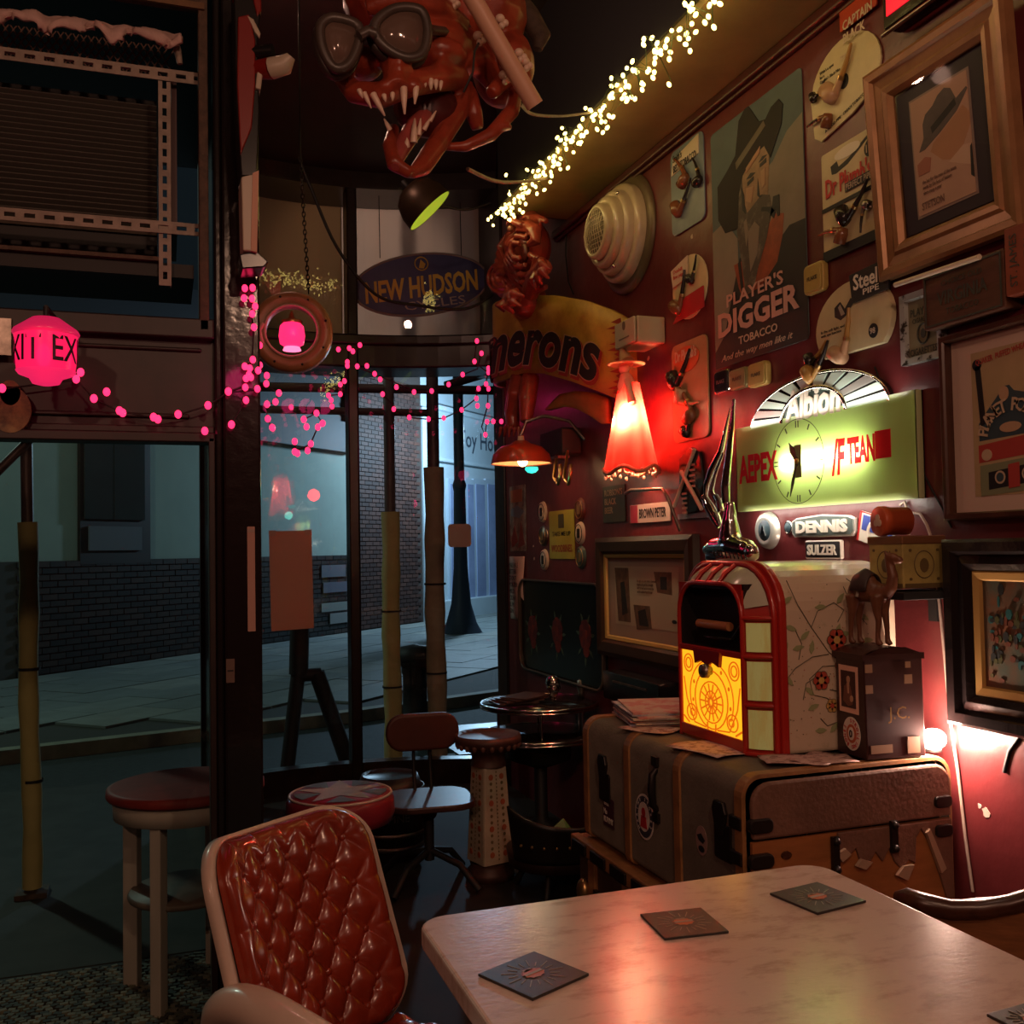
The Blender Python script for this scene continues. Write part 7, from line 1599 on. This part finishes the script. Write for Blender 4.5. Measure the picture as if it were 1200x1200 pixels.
for sx in (-1, 1): g = G(); g.box((sx*w_*.42, -.002, h_*.48), (.04, .001, .03)); g.build('tape', mat('tape', (.4, .3, .25), .4), o)
o, w_, h_ = glued('sticker', 'small rounded grey-pink sticker on the right bay pane', 'sticker', 525, 552, 614, 641, 5.66, mat('sticker_back', (.32, .25, .23), .7), .02); g = G(); g.prism(rrect(w_*.9, h_*.9, .018, 3), -.0025, -.0015); g.build('face', mat('sticker_back', (.32, .25, .23), .7), o)
o, w_, h_ = glued('paper_strip', 'narrow pink paper strip stuck on the edge of the door post', 'notice', 290, 299, 617, 740, 2.598, posterback); g = G(); g.box((0, -.002, h_*.46), (w_*.9, .001, .008)); g.build('tape', mat('tape', (.4, .3, .25), .4), o)
o, w_, h_ = glued('label', 'small brown label low on the door post', 'label', 265, 275, 772, 800, 2.598, mat('label_brown', (.14, .09, .07), .6)); g = G(); g.box((0, -.002, 0), (w_*.7, .001, .004)); g.build('line', black_ink, o)

# ================================================================== STRING LIGHTS
fs = thing('fairy_light_string', 'warm white fairy lights bunched along the edge of the beam', 'string lights', (0, 0, 0))
wb_ = glow('fairy_bulb_glow', (1, .76, .2), 6)
bme = G(); bme.ball((0, 0, 0), (.007, .007, .0095), 8, 5); bme = bme.mesh('bulb', wb_)
rg = random.Random(11); wire = []; nb = 0
for i in range(250):
    t_ = i/249; y = 4.42-t_*2.55; x = 1.475+rg.gauss(0, .022); z = 2.90+rg.gauss(0, .034)+.012*math.sin(i*.35)
    if x > 1.497 and z > 2.93: x = 1.492
    if i % 1 == 0:
        o = bpy.data.objects.new('bulb', bme); COL.objects.link(o); o.parent = fs; o.location = (x, y+rg.uniform(-.01, .01), z); o.rotation_euler = (rg.uniform(-1, 1), rg.uniform(-1, 1), 0)
    wire.append((x+rg.uniform(-.008, .008), y, z+.008))
g = G(); g.tube(wire, .0016, 4); g.build('wire', mat('wire_green', (.05, .07, .02), .6), fs)
lamp('fairy_fill', 'AREA', (1.44, 3.2, 2.9), 1.6, (1, .68, .25), .06, None)
o = SC.objects[-1] if False else bpy.data.objects['fairy_fill']; o.data.shape = 'RECTANGLE'; o.data.size = .06; o.data.size_y = 2.3; o.rotation_euler = (0, R(-60), 0)

pk_ = thing('pink_light_string', 'string of small glowing pink bulbs draped over the bay window and door post', 'string lights', (0, 0, 0))
pg = glow('pink_bulb_glow', (1, .025, .11), 2.4)
bm1 = G(); bm1.ball((0, 0, 0), 1, 10, 6); bm1 = bm1.mesh('bulb', pg)
bay_pts = [(482, 810), (527, 805), (542, 818), (571, 792), (519, 862), (519, 878), (560, 880), (600, 878), (632, 911), (655, 934), (507, 941), (490, 955), (665, 995), (490, 995), (441, 1000), (452, 1020), (456, 1046), (722, 966), (795, 986), (868, 982), (938, 955), (996, 914), (711, 1057), (775, 1091), (855, 1098), (918, 1094), (992, 1060), (1074, 826), (1055, 775), (1045, 860), (1103, 888), (1103, 905), (1153, 890), (1093, 953), (1062, 972), (1103, 973), (1053, 1013), (1057, 1043), (1101, 1043), (1097, 1109), (1123, 1108), (1156, 1108), (1090, 1163), (391, 1075), (338, 1098), (350, 1129), (413, 1118), (398, 1130), (287, 1049), (300, 1190)]
bay_px = [(260+x*.2833, 180+y*.2833) for x, y in bay_pts]
post_pts = [(95, 557), (127, 555), (92, 598), (125, 600), (138, 632), (126, 663), (133, 718), (157, 793), (128, 852), (95, 880), (115, 888), (157, 875), (150, 897), (120, 925), (100, 930), (112, 915), (186, 918), (97, 967), (147, 973), (184, 952), (236, 990), (100, 1020), (187, 1037), (222, 1027), (190, 1097), (208, 1133), (28, 984), (40, 1120)]
post_px = [(260+x*.2833, 180+y*.2833) for x, y in post_pts]
low = [(127, 340), (148, 380), (245, 440), (245, 485), (316, 450), (302, 480), (257, 492), (285, 343), (341, 315), (297, 375), (347, 377), (368, 360)]
low_px = [(280+x*.2667, 400+y*.2667) for x, y in low]
left_px = [(x*.25, 250+y*.25) for x, y in [(10, 820), (357, 777), (378, 745), (440, 868), (500, 837), (560, 925), (575, 935), (720, 955), (740, 965), (835, 942), (975, 900), (960, 1020), (1070, 835), (1085, 990)]]
def pbulb(p, r):
    o = bpy.data.objects.new('bulb', bm1); COL.objects.link(o); o.parent = pk_; o.location = p; o.scale = (r, r, r*1.25)
for x, y in bay_px: pbulb(onY(x, y, 5.42), .0125)
for x, y in low_px: pbulb(onY(x, y, 5.42), .0155)
for x, y in post_px: pbulb(onY(x, y, 2.57 if x < 304 else 2.72), .0078)
for x, y in left_px: pbulb(onY(x, y, 2.575), .0085)
def pwire(px, Y, r):
    P_ = [onY(x, y, Y)+Vector((0, .01, 0)) for x, y in px]; g = G(); g.tube(P_, r, 5); g.build('wire', black_matt, pk_)
B = bay_px
pwire([(395, 408)]+[B[i] for i in (0, 1, 3)]+[B[4], B[6], B[8], (480, 455), B[17], B[18], B[19], B[20], B[21], (560, 432), B[27]], 5.43, .004)
pwire([B[5], B[10], B[11], B[13], B[14], B[15], B[16]], 5.43, .004); pwire([B[12], (462, 475), B[22], B[23], B[24], B[25], B[26], B[36], B[34], B[33], B[31]], 5.43, .004); pwire([B[28], B[29], B[31], B[33], B[35], B[38], (565, 500), B[42], B[39], B[40], B[41]], 5.43, .004); pwire([low_px[i] for i in (7, 8, 11, 10, 5, 4, 3, 2, 6)], 5.43, .004)
pwire(sorted([p for p in post_px if p[0] < 304], key=lambda p: p[1]), 2.585, .0018); pwire(sorted([p for p in post_px if p[0] >= 304], key=lambda p: p[1]), 2.73, .0018); pwire([(-40, 440)]+[left_px[i] for i in (0, 1, 3, 5, 7, 9, 10, 12)]+[(285, 452)], 2.585, .0022)
for x, y in ((288, 432), (345, 500)): lamp('pink_glow', 'POINT', onY(x, y, 2.5 if x < 300 else 5.3), .35, (1, .03, .2), .04)
lamp('pink_glow', 'POINT', onY(420, 440, 5.25), .35, (1, .03, .2), .05); lamp('pink_glow', 'POINT', onY(565, 470, 5.2), .3, (1, .03, .2), .05)

# every top-level leftover gets checked in the report

rebase(hr, (-.35, gz, zB)); rebase(pf, (onY(290, 300, 2.5).x, 2.5, onY(290, 320, 2.5).z)); rebase(fs, (1.475, 3.2, 2.9)); rebase(pk_, onY(420, 450, 5.4)); rebase(hk, onX(655, 528, 1.86))
rebase(t_trestle, onY(352, 790, 6.35))
